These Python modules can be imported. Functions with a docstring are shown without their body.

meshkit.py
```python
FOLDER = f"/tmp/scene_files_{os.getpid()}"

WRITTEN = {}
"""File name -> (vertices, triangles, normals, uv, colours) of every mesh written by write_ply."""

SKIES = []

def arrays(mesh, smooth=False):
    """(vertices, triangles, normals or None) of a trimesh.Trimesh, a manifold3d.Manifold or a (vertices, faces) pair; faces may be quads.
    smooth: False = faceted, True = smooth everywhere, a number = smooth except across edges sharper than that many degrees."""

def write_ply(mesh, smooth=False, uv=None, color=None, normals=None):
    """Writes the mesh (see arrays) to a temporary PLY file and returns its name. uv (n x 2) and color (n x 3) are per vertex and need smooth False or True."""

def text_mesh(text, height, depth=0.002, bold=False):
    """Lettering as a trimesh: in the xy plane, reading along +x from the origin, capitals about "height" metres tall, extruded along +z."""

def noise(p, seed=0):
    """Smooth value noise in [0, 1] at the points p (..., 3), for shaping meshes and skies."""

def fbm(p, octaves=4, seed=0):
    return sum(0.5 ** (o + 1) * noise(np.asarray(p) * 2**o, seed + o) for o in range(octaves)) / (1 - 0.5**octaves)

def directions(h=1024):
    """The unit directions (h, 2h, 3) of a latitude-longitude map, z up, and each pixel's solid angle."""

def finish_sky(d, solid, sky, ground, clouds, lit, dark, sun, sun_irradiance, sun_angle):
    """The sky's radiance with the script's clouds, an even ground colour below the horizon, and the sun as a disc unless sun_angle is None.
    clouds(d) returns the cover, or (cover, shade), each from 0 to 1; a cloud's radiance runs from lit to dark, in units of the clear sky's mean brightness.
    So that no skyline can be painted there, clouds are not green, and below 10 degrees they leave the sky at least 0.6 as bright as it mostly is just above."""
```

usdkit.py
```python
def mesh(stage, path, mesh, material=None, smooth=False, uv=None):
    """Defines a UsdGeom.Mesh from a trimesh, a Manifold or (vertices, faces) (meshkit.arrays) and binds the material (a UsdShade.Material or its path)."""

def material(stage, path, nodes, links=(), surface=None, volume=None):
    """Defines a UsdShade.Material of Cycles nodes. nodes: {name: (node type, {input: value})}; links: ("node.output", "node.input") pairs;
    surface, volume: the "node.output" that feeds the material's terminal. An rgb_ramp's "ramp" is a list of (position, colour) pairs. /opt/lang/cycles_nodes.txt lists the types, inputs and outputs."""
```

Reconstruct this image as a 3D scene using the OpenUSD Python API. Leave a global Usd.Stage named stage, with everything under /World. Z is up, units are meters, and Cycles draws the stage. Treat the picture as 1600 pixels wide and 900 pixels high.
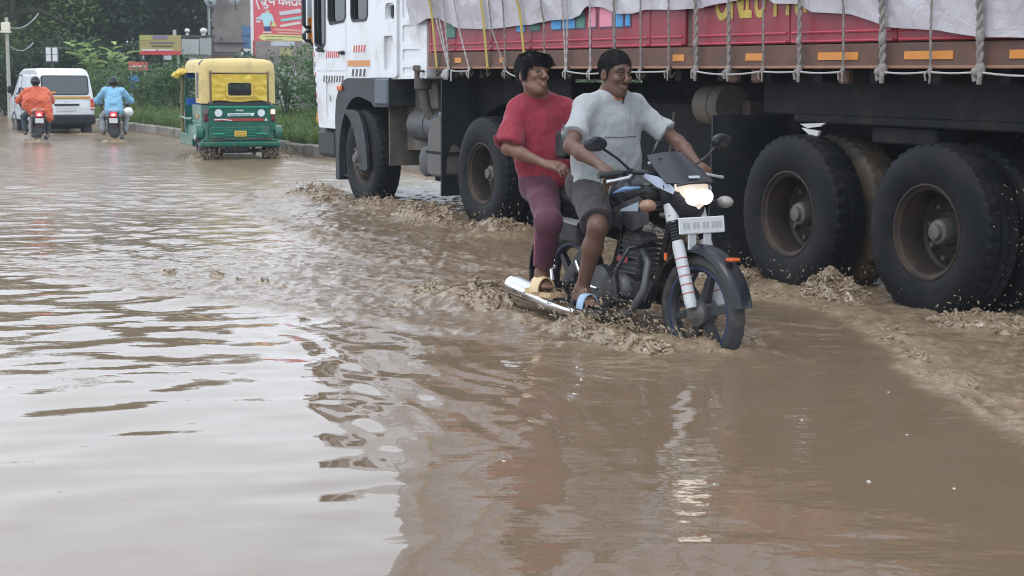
import math, random
import numpy as np, trimesh, manifold3d, usdkit, meshkit
from pxr import Usd, UsdGeom, UsdLux, UsdShade, Gf, Sdf, Vt
from shapely.geometry import Polygon, LineString, Point, box as sbox
from shapely.ops import unary_union

stage = Usd.Stage.CreateInMemory()
UsdGeom.SetStageUpAxis(stage, 'Z'); UsdGeom.SetStageMetersPerUnit(stage, 1.0)
UsdGeom.Xform.Define(stage, '/World'); UsdGeom.Scope.Define(stage, '/World/Looks')
A = np.array
# ------------------------------------------------------------------ camera
CAM_H, PITCH, ROLL, FPX = 1.38, 0.133, -0.006, 2500.0
rt, up, fw = A([1., 0, 0]), A([0, math.sin(PITCH), math.cos(PITCH)]), A([0, math.cos(PITCH), -math.sin(PITCH)])
cr = rt * math.cos(ROLL) - up * math.sin(ROLL); cu = rt * math.sin(ROLL) + up * math.cos(ROLL)
cam = UsdGeom.Camera.Define(stage, '/World/camera')
cam.CreateHorizontalApertureAttr(36.0); cam.CreateVerticalApertureAttr(20.25)
cam.CreateFocalLengthAttr(36.0 * FPX / 1600)
cam.CreateFStopAttr(9.0); cam.CreateFocusDistanceAttr(9.6)
cam.CreateClippingRangeAttr(Gf.Vec2f(0.05, 5000))
cam.AddTransformOp().Set(Gf.Matrix4d(*cr, 0, *cu, 0, *(-fw), 0, 0, 0, CAM_H, 1))
EXPOSURE = -0.1
cam.CreateExposureAttr(EXPOSURE)
# ------------------------------------------------------------------ overcast sky and soft sun
SUN_DIR = A([-0.35, -0.40, 0.85]); SUN_DIR /= np.linalg.norm(SUN_DIR)
SKY_STRENGTH, CLOUD = 0.12, 18.0
def sky():
    el, ro = math.asin(SUN_DIR[2]), math.atan2(SUN_DIR[0], SUN_DIR[1])
    m = usdkit.material(stage, '/World/Looks/sky_look', {
        'sky': ('sky_texture', {'sky_type': 'single_scattering', 'sun_disc': False, 'sun_elevation': el, 'sun_rotation': ro, 'aerosol_density': 2.0}),
        'tc': ('texture_coordinate', {}),
        'nz': ('noise_texture', {'scale': 2.2, 'detail': 5, 'roughness': 0.55}),
        'ramp': ('rgb_ramp', {'ramp': [(0.3, tuple(c * CLOUD for c in (0.68, 0.765, 0.88))), (0.75, tuple(c * CLOUD for c in (0.98, 1.05, 1.15)))]}),
        'mx': ('mix', {'mix_type': 'mix', 'fac': 0.93}),
        'bg': ('background_shader', {'strength': SKY_STRENGTH})},
        [('tc.generated', 'nz.vector'), ('nz.fac', 'ramp.fac'), ('sky.color', 'mx.color1'), ('ramp.color', 'mx.color2'), ('mx.color', 'bg.color')], surface='bg.background')
    d = UsdLux.DomeLight.Define(stage, '/World/sky')
    UsdShade.MaterialBindingAPI.Apply(d.GetPrim()).Bind(m)
    d.GetPrim().SetCustomDataByKey('kind', 'structure')
    s = UsdLux.DistantLight.Define(stage, '/World/sun')
    s.CreateNormalizeAttr(True); s.CreateIntensityAttr(0.3); s.CreateAngleAttr(25.0); s.CreateColorAttr(Gf.Vec3f(1.0, 0.97, 0.93))
    z = SUN_DIR; x = np.cross([0, 0, 1.], z); x /= np.linalg.norm(x); y = np.cross(z, x)
    s.AddTransformOp().Set(Gf.Matrix4d(*x, 0, *y, 0, *z, 0, 0, 0, 30, 1))
sky()
# ------------------------------------------------------------------ helpers: scene
USED = set()
def numbered(parent, name):
    k, p = 0, f'{parent}/{name}'
    while p in USED:
        k += 1; p = f'{parent}/{name}_{k:03d}'
    USED.add(p); return p
def keys(prim, label=None, cat=None, group=None, kind=None):
    for k, v in (('label', label), ('category', cat), ('group', group), ('kind', kind)):
        if v: prim.SetCustomDataByKey(k, v)
def frame(x, y=None, z=None, o=(0, 0, 0)):
    return np.vstack([np.c_[np.vstack([x, y, z]), np.zeros(3)], [*o, 1]])
def yaw_frame(o, hx, hy):
    l = math.hypot(hx, hy); hx, hy = hx / l, hy / l
    return frame((hx, hy, 0), (-hy, hx, 0), (0, 0, 1), o)
def thing(name, label, cat, M=None, group=None, kind=None):
    p = numbered('/World', name); x = UsdGeom.Xform.Define(stage, p)
    if M is not None: x.AddTransformOp().Set(Gf.Matrix4d(*np.asarray(M, float).ravel()))
    keys(x.GetPrim(), label, cat, group, kind); return p
MULTI = set('door_pillar rear_fender shutter shop_board side_rail canopy_seam cowl_panel post door_seam rear_mudflap chassis_rail panel_ridge cross_beam spring_hanger stem fork white_bracket rear_frame fork_tube lower_beam brake_chamber plate_bracket dial_rim bulb windscreen_frame interior_panel'.split())
def part(parent, name, m, mt, smooth=35, label=None, kind=None, M=None):
    if isinstance(m, list) and name in MULTI: return [part(parent, name, q, mt, smooth, label, kind, M) for q in m][0]
    p = numbered(parent, name)
    if isinstance(m, list): m = cat(m)
    g = usdkit.mesh(stage, p, m, mt, smooth=smooth)
    if M is not None: g.AddTransformOp().Set(Gf.Matrix4d(*np.asarray(M, float).ravel()))
    keys(g.GetPrim(), label, kind=kind); return p
def solo(name, m, mt, label, catg, M=None, group=None, smooth=35, kind=None):
    p = part('/World', name, m, mt, smooth, M=M); keys(stage.GetPrimAtPath(p), label, catg, group, kind); return p
def setting(name, m, mt, kind='structure', smooth=35, label=None):
    p = part('/World', name, m, mt, smooth); keys(stage.GetPrimAtPath(p), label, kind=kind); return p
# ------------------------------------------------------------------ helpers: geometry
def cat(ms): return trimesh.util.concatenate([m for m in ms if m is not None])
def tm(v, f): return trimesh.Trimesh(np.asarray(v, float), np.asarray(f), process=False)
def from_man(m):
    k = m.to_mesh(); return tm(k.vert_properties[:, :3], k.tri_verts)
def to_man(m): return manifold3d.Manifold(manifold3d.Mesh(np.asarray(m.vertices, np.float32), np.asarray(m.faces, np.uint32)))
def hull(pts): return from_man(manifold3d.Manifold.hull_points(np.asarray(pts, float)))
def box(x0, x1, y0, y1, z0, z1, b=0.0):
    c, s = A([(x0 + x1) / 2, (y0 + y1) / 2, (z0 + z1) / 2]), A([abs(x1 - x0), abs(y1 - y0), abs(z1 - z0)]) / 2
    if b <= 0:
        m = trimesh.creation.box(2 * s); m.apply_translation(c); return m
    b = min(b, s.min() * 0.9); P = []
    for sx in (-1, 1):
        for sy in (-1, 1):
            for sz in (-1, 1):
                for k in range(3):
                    q = s - b; q[k] = s[k]; P.append(c + q * [sx, sy, sz])
    return hull(P)
def basis(t):
    t = np.asarray(t, float); t = t / np.linalg.norm(t)
    u = np.cross(t, [0, 0, 1.] if abs(t[2]) < .9 else [1., 0, 0]); u /= np.linalg.norm(u)
    return t, u, np.cross(t, u)
def tube(P, r, n=8, closed=False, caps=True):
    P = np.asarray(P, float); k = len(P); r = np.broadcast_to(np.asarray(r, float), (k,))
    T = np.gradient(P, axis=0) if k > 2 else np.repeat([P[1] - P[0]], 2, 0)
    T /= np.maximum(np.linalg.norm(T, axis=1, keepdims=True), 1e-9)
    u = basis(T[0])[1]; V = []
    a = np.linspace(0, 2 * np.pi, n, endpoint=False)
    for i in range(k):
        u = u - T[i] * (u @ T[i]); u /= np.linalg.norm(u); w = np.cross(T[i], u)
        V.append(P[i] + r[i] * (np.cos(a)[:, None] * u + np.sin(a)[:, None] * w))
    V = np.vstack(V); F = []
    for i in range(k - 1):
        for j in range(n):
            a0, a1 = i * n + j, i * n + (j + 1) % n
            F += [[a0, a1, a1 + n], [a0, a1 + n, a0 + n]]
    if caps:
        V = np.vstack([V, P[0], P[-1]])
        for j in range(n):
            F += [[len(V) - 2, (j + 1) % n, j], [len(V) - 1, (k - 1) * n + j, (k - 1) * n + (j + 1) % n]]
    return tm(V, F)
def cyl(p, q, r, r2=None, n=20): return tube([p, q], [r, r if r2 is None else r2], n)
def lathe(prof, axis='y', n=48, o=(0, 0, 0), mod=None):
    """prof: (position along the axis, radius); closed if the first and last radius are 0 or the profile loops"""
    prof = np.asarray(prof, float); a = np.linspace(0, 2 * np.pi, n, endpoint=False); k = len(prof)
    R = np.repeat(prof[:, 1][:, None], n, 1)
    if mod is not None: R = R + mod(np.repeat(prof[:, 0][:, None], n, 1), np.repeat(a[None], k, 0), R)
    c, s, t = R * np.cos(a), R * np.sin(a), np.repeat(prof[:, 0][:, None], n, 1)
    V = {'y': np.stack([c, t, s], -1), 'x': np.stack([t, c, s], -1), 'z': np.stack([c, s, t], -1)}[axis].reshape(-1, 3) + o
    F = []
    for i in range(k - 1):
        j = np.arange(n); a0, a1 = i * n + j, i * n + (j + 1) % n
        F += [np.stack([a0, a1, a1 + n], 1), np.stack([a0, a1 + n, a0 + n], 1)]
    F = np.vstack(F)
    if axis in ('y',): F = F[:, ::-1]
    m = tm(V, F)
    return m
def fixed(m): trimesh.repair.fix_normals(m); return m
def ball(c, r, s=2, sc=(1, 1, 1)):
    m = trimesh.creation.icosphere(s, 1.0); m.vertices *= np.asarray(sc) * r; m.apply_translation(c); return m
def prism(poly, y0, y1, plane='xz'):
    """a polygon in x,z extruded along y (or x,y along z; y,z along x)"""
    if not hasattr(poly, 'geom_type'): poly = Polygon(poly)
    if not poly.is_valid: poly = poly.buffer(0)
    ms = []
    for g in getattr(poly, 'geoms', [poly]):
        m = trimesh.creation.extrude_polygon(g, abs(y1 - y0), engine='earcut'); v = m.vertices.copy(); lo = min(y0, y1)
        if plane == 'xz': m.vertices = np.stack([v[:, 0], v[:, 2] + lo, v[:, 1]], 1); m.invert()
        elif plane == 'yz': m.vertices = np.stack([v[:, 2] + lo, v[:, 0], v[:, 1]], 1)
        else: m.vertices = np.stack([v[:, 0], v[:, 1], v[:, 2] + lo], 1)
        ms.append(m)
    return cat(ms)
def rrect(x0, x1, z0, z1, r, n=6): return sbox(x0 + r, z0 + r, x1 - r, z1 - r).buffer(r, quad_segs=n)
def grid(f, nu, nv, flip=False):
    """an open sheet: f(u, v) with u, v in 0..1 -> points"""
    u, v = np.meshgrid(np.linspace(0, 1, nu), np.linspace(0, 1, nv), indexing='ij')
    V = f(u, v).reshape(-1, 3); i, j = np.meshgrid(np.arange(nu - 1), np.arange(nv - 1), indexing='ij')
    a = (i * nv + j).ravel(); F = np.vstack([np.stack([a, a + nv, a + nv + 1], 1), np.stack([a, a + nv + 1, a + 1], 1)])
    return tm(V, F[:, ::-1] if flip else F)
def solid_sheet(f, nu, nv, t):
    """the sheet with a thickness t along its normals, closed round the rim"""
    m = grid(f, nu, nv); N = m.vertex_normals; a, b = m.vertices + N * t / 2, m.vertices - N * t / 2
    k = len(a); idx = np.arange(k).reshape(nu, nv); rim = np.r_[idx[0, :], idx[1:, -1], idx[-1, -2::-1], idx[-2:0:-1, 0]]; nx = np.roll(rim, -1)
    F = np.vstack([m.faces, m.faces[:, ::-1] + k, np.stack([rim, rim + k, nx], 1), np.stack([nx, rim + k, nx + k], 1)])
    return tm(np.vstack([a, b]), F)
def moved(m, M):
    m = m.copy(); v = np.c_[m.vertices, np.ones(len(m.vertices))] @ np.asarray(M); m.vertices = v[:, :3]; return m
def rot(axis, ang, o=(0, 0, 0)):
    R = trimesh.transformations.rotation_matrix(ang, axis, o); return R.T
def shift(x, y, z): return frame((1, 0, 0), (0, 1, 0), (0, 0, 1), (x, y, z))
def wavy(m, amp, scale, seed=0, oct=3):
    m = m.copy(); n = meshkit.fbm(m.vertices * scale + 37.1, oct, seed) - .5; m.vertices = m.vertices + m.vertex_normals * (amp * 2 * n)[:, None]; return m
def text(s, h, depth=.003, bold=True, sx=1.0):
    m = meshkit.text_mesh(s, h, depth, bold); m.vertices[:, 0] *= sx; m.vertices[:, :2] -= [m.bounds[:, 0].mean(), m.bounds[:, 1].mean()]; return m
# ------------------------------------------------------------------ helpers: materials
LOOKS = {}
def mat(name, col, rough=.5, metal=0., var=.12, scale=5., spec=.5, bump=0., bscale=40., dirt=None, dscale=3., damt=.5, coat=0., emit=None, trans=0., sheen=0., mud=None):
    """a surface whose colour varies a little, with stains of a second colour (dirt) and mud thrown up from the road (mud: colour, height)"""
    if name in LOOKS: return LOOKS[name]
    c = A(col, float)
    N = {'tc': ('texture_coordinate', {}), 'nz': ('noise_texture', {'scale': scale, 'detail': 4, 'roughness': .6}),
         'cm': ('mix_color', {'a': tuple(c * (1 - var)), 'b': tuple(np.minimum(c * (1 + var), 1))}),
         'p': ('principled_bsdf', {'roughness': rough, 'metallic': metal, 'specular_ior_level': spec, 'coat_weight': coat, 'sheen_weight': sheen, 'transmission_weight': trans})}
    L = [('tc.object', 'nz.vector'), ('nz.fac', 'cm.fac')]; out = 'cm.result'
    if dirt is not None:
        N['dn'] = ('noise_texture', {'scale': dscale, 'detail': 6, 'roughness': .7, 'distortion': .4}); N['dr'] = ('map_range', {'from_min': .62 - .3 * damt, 'from_max': .85 - .3 * damt, 'to_min': 0., 'to_max': .85, 'clamp': True})
        N['dm'] = ('mix_color', {'b': tuple(dirt)}); L += [('tc.object', 'dn.vector'), ('dn.fac', 'dr.value'), ('dr.result', 'dm.fac'), (out, 'dm.a')]; out = 'dm.result'
        N['rr'] = ('map_range', {'from_min': 0., 'from_max': 1., 'to_min': rough, 'to_max': max(rough, .75)}); L += [('dr.result', 'rr.value'), ('rr.result', 'p.roughness')]
    if mud is not None:
        N['ge'] = ('geometry', {}); N['sx'] = ('separate_xyz', {}); N['mn'] = ('noise_texture', {'scale': 9., 'detail': 6, 'roughness': .75})
        N['ma'] = ('math', {'math_type': 'multiply_add', 'value2': mud[1] * 1.6, 'value3': -mud[1] * .3}); N['ms'] = ('math', {'math_type': 'subtract'})
        N['mr'] = ('map_range', {'from_min': 0., 'from_max': mud[1] * .5, 'to_min': 0., 'to_max': .8, 'clamp': True}); N['mm'] = ('mix_color', {'b': tuple(mud[0])})
        L += [('ge.position', 'sx.vector'), ('tc.object', 'mn.vector'), ('mn.fac', 'ma.value1'), ('ma.value', 'ms.value1'), ('sx.z', 'ms.value2'), ('ms.value', 'mr.value'), ('mr.result', 'mm.fac'), (out, 'mm.a')]; out = 'mm.result'
    L.append((out, 'p.base_color'))
    if bump:
        N['bn'] = ('noise_texture', {'scale': bscale, 'detail': 3}); N['bp'] = ('bump', {'distance': bump, 'strength': 1.})
        L += [('tc.object', 'bn.vector'), ('bn.fac', 'bp.height'), ('bp.normal', 'p.normal')]
    if emit: N['p'][1].update({'emission_color': tuple(emit[0]), 'emission_strength': emit[1]})
    LOOKS[name] = usdkit.material(stage, '/World/Looks/' + name, N, L, surface='p.BSDF'); return LOOKS[name]
def pane(name, col, ior=1.5, rough=.03):
    """thin glass: tinted transparency under a clear reflection"""
    if name in LOOKS: return LOOKS[name]
    LOOKS[name] = usdkit.material(stage, '/World/Looks/' + name, {'f': ('fresnel', {'IOR': ior}), 't': ('transparent_bsdf', {'color': tuple(col)}), 'g': ('glossy_bsdf', {'color': (.95, .95, .95), 'roughness': rough}), 'm': ('mix_closure', {})},
        [('f.fac', 'm.fac'), ('t.BSDF', 'm.closure1'), ('g.BSDF', 'm.closure2')], surface='m.closure'); return LOOKS[name]
def leaf(name, c1, c2, scale=.8):
    if name in LOOKS: return LOOKS[name]
    LOOKS[name] = usdkit.material(stage, '/World/Looks/' + name, {
        'ge': ('geometry', {}), 'tc': ('texture_coordinate', {}), 'nz': ('noise_texture', {'scale': scale, 'detail': 2}),
        'ad': ('math', {'math_type': 'multiply_add', 'value2': .55}), 'ad2': ('math', {'math_type': 'multiply', 'value2': .5}), 'cm': ('mix_color', {'a': tuple(c1), 'b': tuple(c2)}),
        'p': ('principled_bsdf', {'roughness': .5, 'specular_ior_level': .35}), 't': ('translucent_bsdf', {}), 'm': ('mix_closure', {'fac': .3})},
        [('tc.object', 'nz.vector'), ('ge.random_per_island', 'ad2.value1'), ('nz.fac', 'ad.value1'), ('ad2.value', 'ad.value3'), ('ad.value', 'cm.fac'), ('cm.result', 'p.base_color'), ('cm.result', 't.color'), ('p.BSDF', 'm.closure1'), ('t.BSDF', 'm.closure2')], surface='m.closure'); return LOOKS[name]
MUD = (.19, .135, .085)
MUDL = (.30, .22, .15)
# places: the lorry stands in its own frame (x forward, y to its left, z up, z = 0 at the water)
PSI = .473
TD, TN = A([-math.sin(PSI), math.cos(PSI), 0]), A([-math.cos(PSI), -math.sin(PSI), 0])
TX0 = A([1.806, 10.595, 0])
TRUCK = frame(TD, TN, (0, 0, 1), TX0)
def tw(s, y, z): return TX0 + TD * s + TN * y + A([0, 0, z])
ROAD = -.12
WHEELS = [(7.571, True), (4.643, False), (0., False), (-1.349, False)]
WZ, WR = .467, .527
# motorcycle: origin under the rear axle on the road; x forward, y left
MH = A([.49, -.872, 0]); MH /= np.linalg.norm(MH)
ML = A([-MH[1], MH[0], 0]); MO = A([.365, 9.16, ROAD])
BIKE = frame(MH, ML, (0, 0, 1), MO)
def bw(x, y, z): return MO + MH * x + ML * y + A([0, 0, z])
# ------------------------------------------------------------------ ground, road and flood water
def flat(x0, x1, y0, y1, z): return tm([[x0, y0, z], [x1, y0, z], [x1, y1, z], [x0, y1, z]], [[0, 1, 2], [0, 2, 3]])
setting('ground', flat(-600, 600, -300, 900, -.16), mat('earth', (.16, .12, .085), .9, var=.3, scale=.4), smooth=False)
setting('road', flat(-60, 60, -12, 95, ROAD - .01), mat('asphalt', (.06, .058, .055), .85, var=.25, scale=3, dirt=MUD), smooth=False)
rng = np.random.default_rng(5)
def interp_poly(s, pts): p = A(sorted(pts)); return np.interp(s, p[:, 0], p[:, 1])
def sstep(a, b, x): t = np.clip((x - a) / (b - a), 0, 1); return t * t * (3 - 2 * t)
WAVES = []
for i in range(30):
    lam = .15 * (.70 / .15) ** rng.random(); th = math.pi / 2 + .35 + rng.normal(0, .80); k = 2 * math.pi / lam
    WAVES.append((k * math.cos(th), k * math.sin(th), rng.random() * 6.28, (.0165 if lam > .35 else .012) / k))
def ridged(p, sc, seed, octv=3):
    out, a = 0, 1.
    for o in range(octv):
        n = meshkit.noise(p * sc * 2 ** o, seed + o); out = out + a * (1 - np.abs(2 * n - 1)) ** 1.6; a *= .5
    return out / (2 - .5 ** (octv - 1))
BUMPS = [  # lumps of muddy water thrown up by the wheels: s, y in the lorry's frame, reach along, reach across, height
    (8.25, .12, .30, .30, .13), (8.6, .35, .45, .30, .07), (7.75, .35, .45, .2, .07), (6.75, .05, .35, .28, .10), (6.3, .3, .4, .3, .05),
    (5.35, .20, .32, .26, .16), (5.0, .42, .4, .22, .10), (4.6, .35, .5, .18, .05), (3.95, .1, .22, .25, .13), (3.5, .4, .4, .3, .05),
    (.62, .05, .25, .2, .10), (-.72, .10, .14, .22, .15), (-2.05, .06, .3, .25, .08), (-.3, .25, .25, .16, .07)]
BBUMPS = [(-.55, -.32, .22, .16, .13), (-.85, -.38, .22, .14, .09), (-1.2, -.42, .3, .15, .06), (1.18, -.16, .24, .12, .10), (.95, -.30, .32, .10, .08), (.55, -.34, .3, .10, .06), (1.45, -.02, .15, .14, .07), (1.2, .2, .25, .12, .09), (.2, .3, .5, .2, .06), (.1, -.36, .4, .12, .04)]
def water_field(x, y):
    """height of the flood water and how churned it is, at world x, y"""
    dx, dy = x - TX0[0], y - TX0[1]; s, Y = dx * TD[0] + dy * TD[1], dx * TN[0] + dy * TN[1]
    bx, by = x - MO[0], y - MO[1]; xb, yb = bx * MH[0] + by * MH[1], bx * ML[0] + by * ML[1]
    P = np.stack([x, y, np.zeros_like(x)], -1)
    # long ripples, uneven in strength
    wx = x + .10 * (meshkit.noise(P * 1.3, 3) - .5); wy = y + .10 * (meshkit.noise(P * 1.3, 4) - .5)
    z = np.zeros_like(x)
    for kx, ky, ph, a in WAVES: z += a * np.sin(kx * wx + ky * wy + ph)
    amp = .20 + .55 * meshkit.noise(P * .35, 9) ** 1.5 + .70 * np.exp(-((x + 2.2) / 1.6) ** 2 - ((y - 11.) / 3.) ** 2) + .5 * np.exp(-((x + 4.5) / 2.5) ** 2 - ((y - 18.) / 3.) ** 2)
    near = sstep(9.5, 6., y) * sstep(.2, -.5, x); amp = amp * (1 - .35 * near) * (1 + .7 * sstep(12.5, 19, y))
    calm = sstep(2.1, 1.2, Y - 1.2) * 0; amp = amp * (1 - calm)
    smooth_r = sstep(-.1, .6, x) * sstep(8.4, 7., y); amp = amp * (1 - .45 * smooth_r)
    z *= amp
    # a train of wake ripples running out from the line that the vehicles draw through the water
    wd = (x + .22) * .925 + (y - 9.18) * .380; al = -(x + .22) * .380 + (y - 9.18) * .925
    tr_ = np.exp(-((wd + .75) / .85) ** 2) * sstep(-3.8, -2.2, al) * sstep(12, 5, al) * (.35 + .9 * meshkit.noise(P * .8, 77))
    for q, (l_, o_) in enumerate(((.37, .0), (.27, .9), (.19, 2.1), (.14, 4.0))): z += tr_ * .009 * l_ * np.sin((wd + .34 * (meshkit.noise(P * 1.6, 60 + q) - .5)) * 2 * math.pi / l_ + al * (.5 - .25 * q) + o_)
    # wakes: lorry side
    edge = interp_poly(s, [(-7, 3.1), (-4.26, 2.04), (-2.97, 1.49), (-2.1, 1.0), (-1.21, .62), (-.4, .72), (.6, .95), (2.5, 2.1), (5.8, 1.75), (8.6, 1.1), (9.8, .3), (12, -.6)])
    ins = sstep(.06, -.10, Y - edge) * sstep(-2.9, -2.4, Y) * sstep(10, 9, s)
    crest = np.exp(-((Y - edge + .14) / .17) ** 2) * sstep(-8, -6, s) * sstep(10, 8.5, s)
    brk = sstep(.25, .55, meshkit.noise(P * 5.2, 83)) * (.35 + .9 * meshkit.noise(P * 1.7, 84)); crest_r = crest * sstep(1.2, .2, s) * brk
    # motorcycle: a widening wake behind it, a bow wave in front
    half = .42 + .40 * np.clip(1.45 - xb, 0, 9)
    wk = sstep(.15, -.35, np.abs(yb) - half) * sstep(2.0, 1.2, xb) * sstep(-6., -1.8, xb)
    bow = np.exp(-((np.hypot(xb - 1.25, yb * 1.1) - .50) / .38) ** 2)
    bcrest = np.exp(-((np.abs(yb) - half) / .12) ** 2) * sstep(1.4, 1.0, xb) * sstep(-4.2, -1.5, xb)
    # three-wheeler's wake: two thin diagonal crests
    q = (x + 4.45) * (-TN[0]) + (y - 25.6) * (-TN[1]); q2 = -((x + 4.45) * TD[0] + (y - 25.6) * TD[1])
    acr = sum(np.exp(-((q - o - sl * q2) / (.10 + .012 * np.clip(q2, 0, 20))) ** 2) for o, sl in ((-.6, -.10), (.55, .02))) * sstep(0, 1, q2) * sstep(17, 8, q2)
    chop = np.clip(.85 * ins + .9 * wk + .5 * bow + .25 * acr, 0, 1)
    fine = ridged(P + [0, 0, .7], 5.5, 21, 3) - .5; mid = meshkit.fbm(P * 3.1, 3, 33) - .5
    z += chop * (.030 * fine + .030 * mid + .020 * (ridged(P + [0, 0, 1.9], 13., 61, 2) - .5) + .016 * sstep(1.5, 0, s) * ins * (ridged(P + [0, 0, 2.9], 8., 67, 3) - .5))
    lump = ridged(P, 4.6, 51, 4); lump2 = ridged(P, 9.5, 71, 2)
    lump3 = ridged(P + [3, 0, .2], 19., 81, 2); z += crest_r * (.003 + .012 * lump2 * (.4 + lump3)) + .012 * (crest_r + .5 * crest) * (lump3 - .4) + .35 * crest * .06 * lump2 + bcrest * (.008 + .035 * lump * lump2) + acr * .018
    foam = np.clip(crest_r * (.45 + .7 * lump2) + .55 * crest * lump2 + .8 * bcrest * lump2, 0, 1)
    big = np.zeros_like(x)
    for cs, cy, ls, ly, h in BUMPS: g = np.exp(-((s - cs) / ls) ** 2 - ((Y - cy) / ly) ** 2); z += .55 * h * g * (.25 + 1.0 * lump * (.3 + .8 * lump2)) + .03 * g * (lump3 - .4); big = np.maximum(big, g)
    for cs, cy, ls, ly, h in BBUMPS: g = np.exp(-((xb - cs) / ls) ** 2 - ((yb - cy) / ly) ** 2); z += .6 * h * g * (.25 + 1.0 * lump * (.3 + .8 * lump2)) + .03 * g * (lump3 - .4); big = np.maximum(big, g)
    streak = np.clip(ridged(np.stack([s * .8, Y * 3.2, np.zeros_like(s)], -1), 2.2, 90, 3) - .62, 0, 1) * 3.
    foam = np.clip(foam + 1.2 * big * (.35 + .8 * lump) + chop * (.16 + .55 * np.clip(fine, 0, 1) + .5 * streak), 0, 1)
    foam = np.clip(foam + ins * sstep(1.2, -.3, s) * np.clip(lump3 * 1.3 - .42, 0, 1) * .9, 0, 1)
    rip = np.clip(.5 + 2.4 * sstep(11., 19, y) - .40 * near, 0, 3.)
    return z, foam, rip
def spaced(stops):
    out = [stops[0][0]]
    while out[-1] < stops[-1][0]: out.append(out[-1] + np.interp(out[-1], [p[0] for p in stops], [p[1] for p in stops]))
    return A(out)
GX = spaced([(-46, .9), (-20, .4), (-9, .13), (-4.5, .05), (-1.6, .0165), (3.2, .0165), (5, .06), (12, .4), (26, .8)])
GY = spaced([(.5, .08), (3.8, .0185), (5.5, .0165), (11.8, .0165), (16, .034), (26, .07), (40, .16), (60, .4), (92, .8)])
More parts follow.
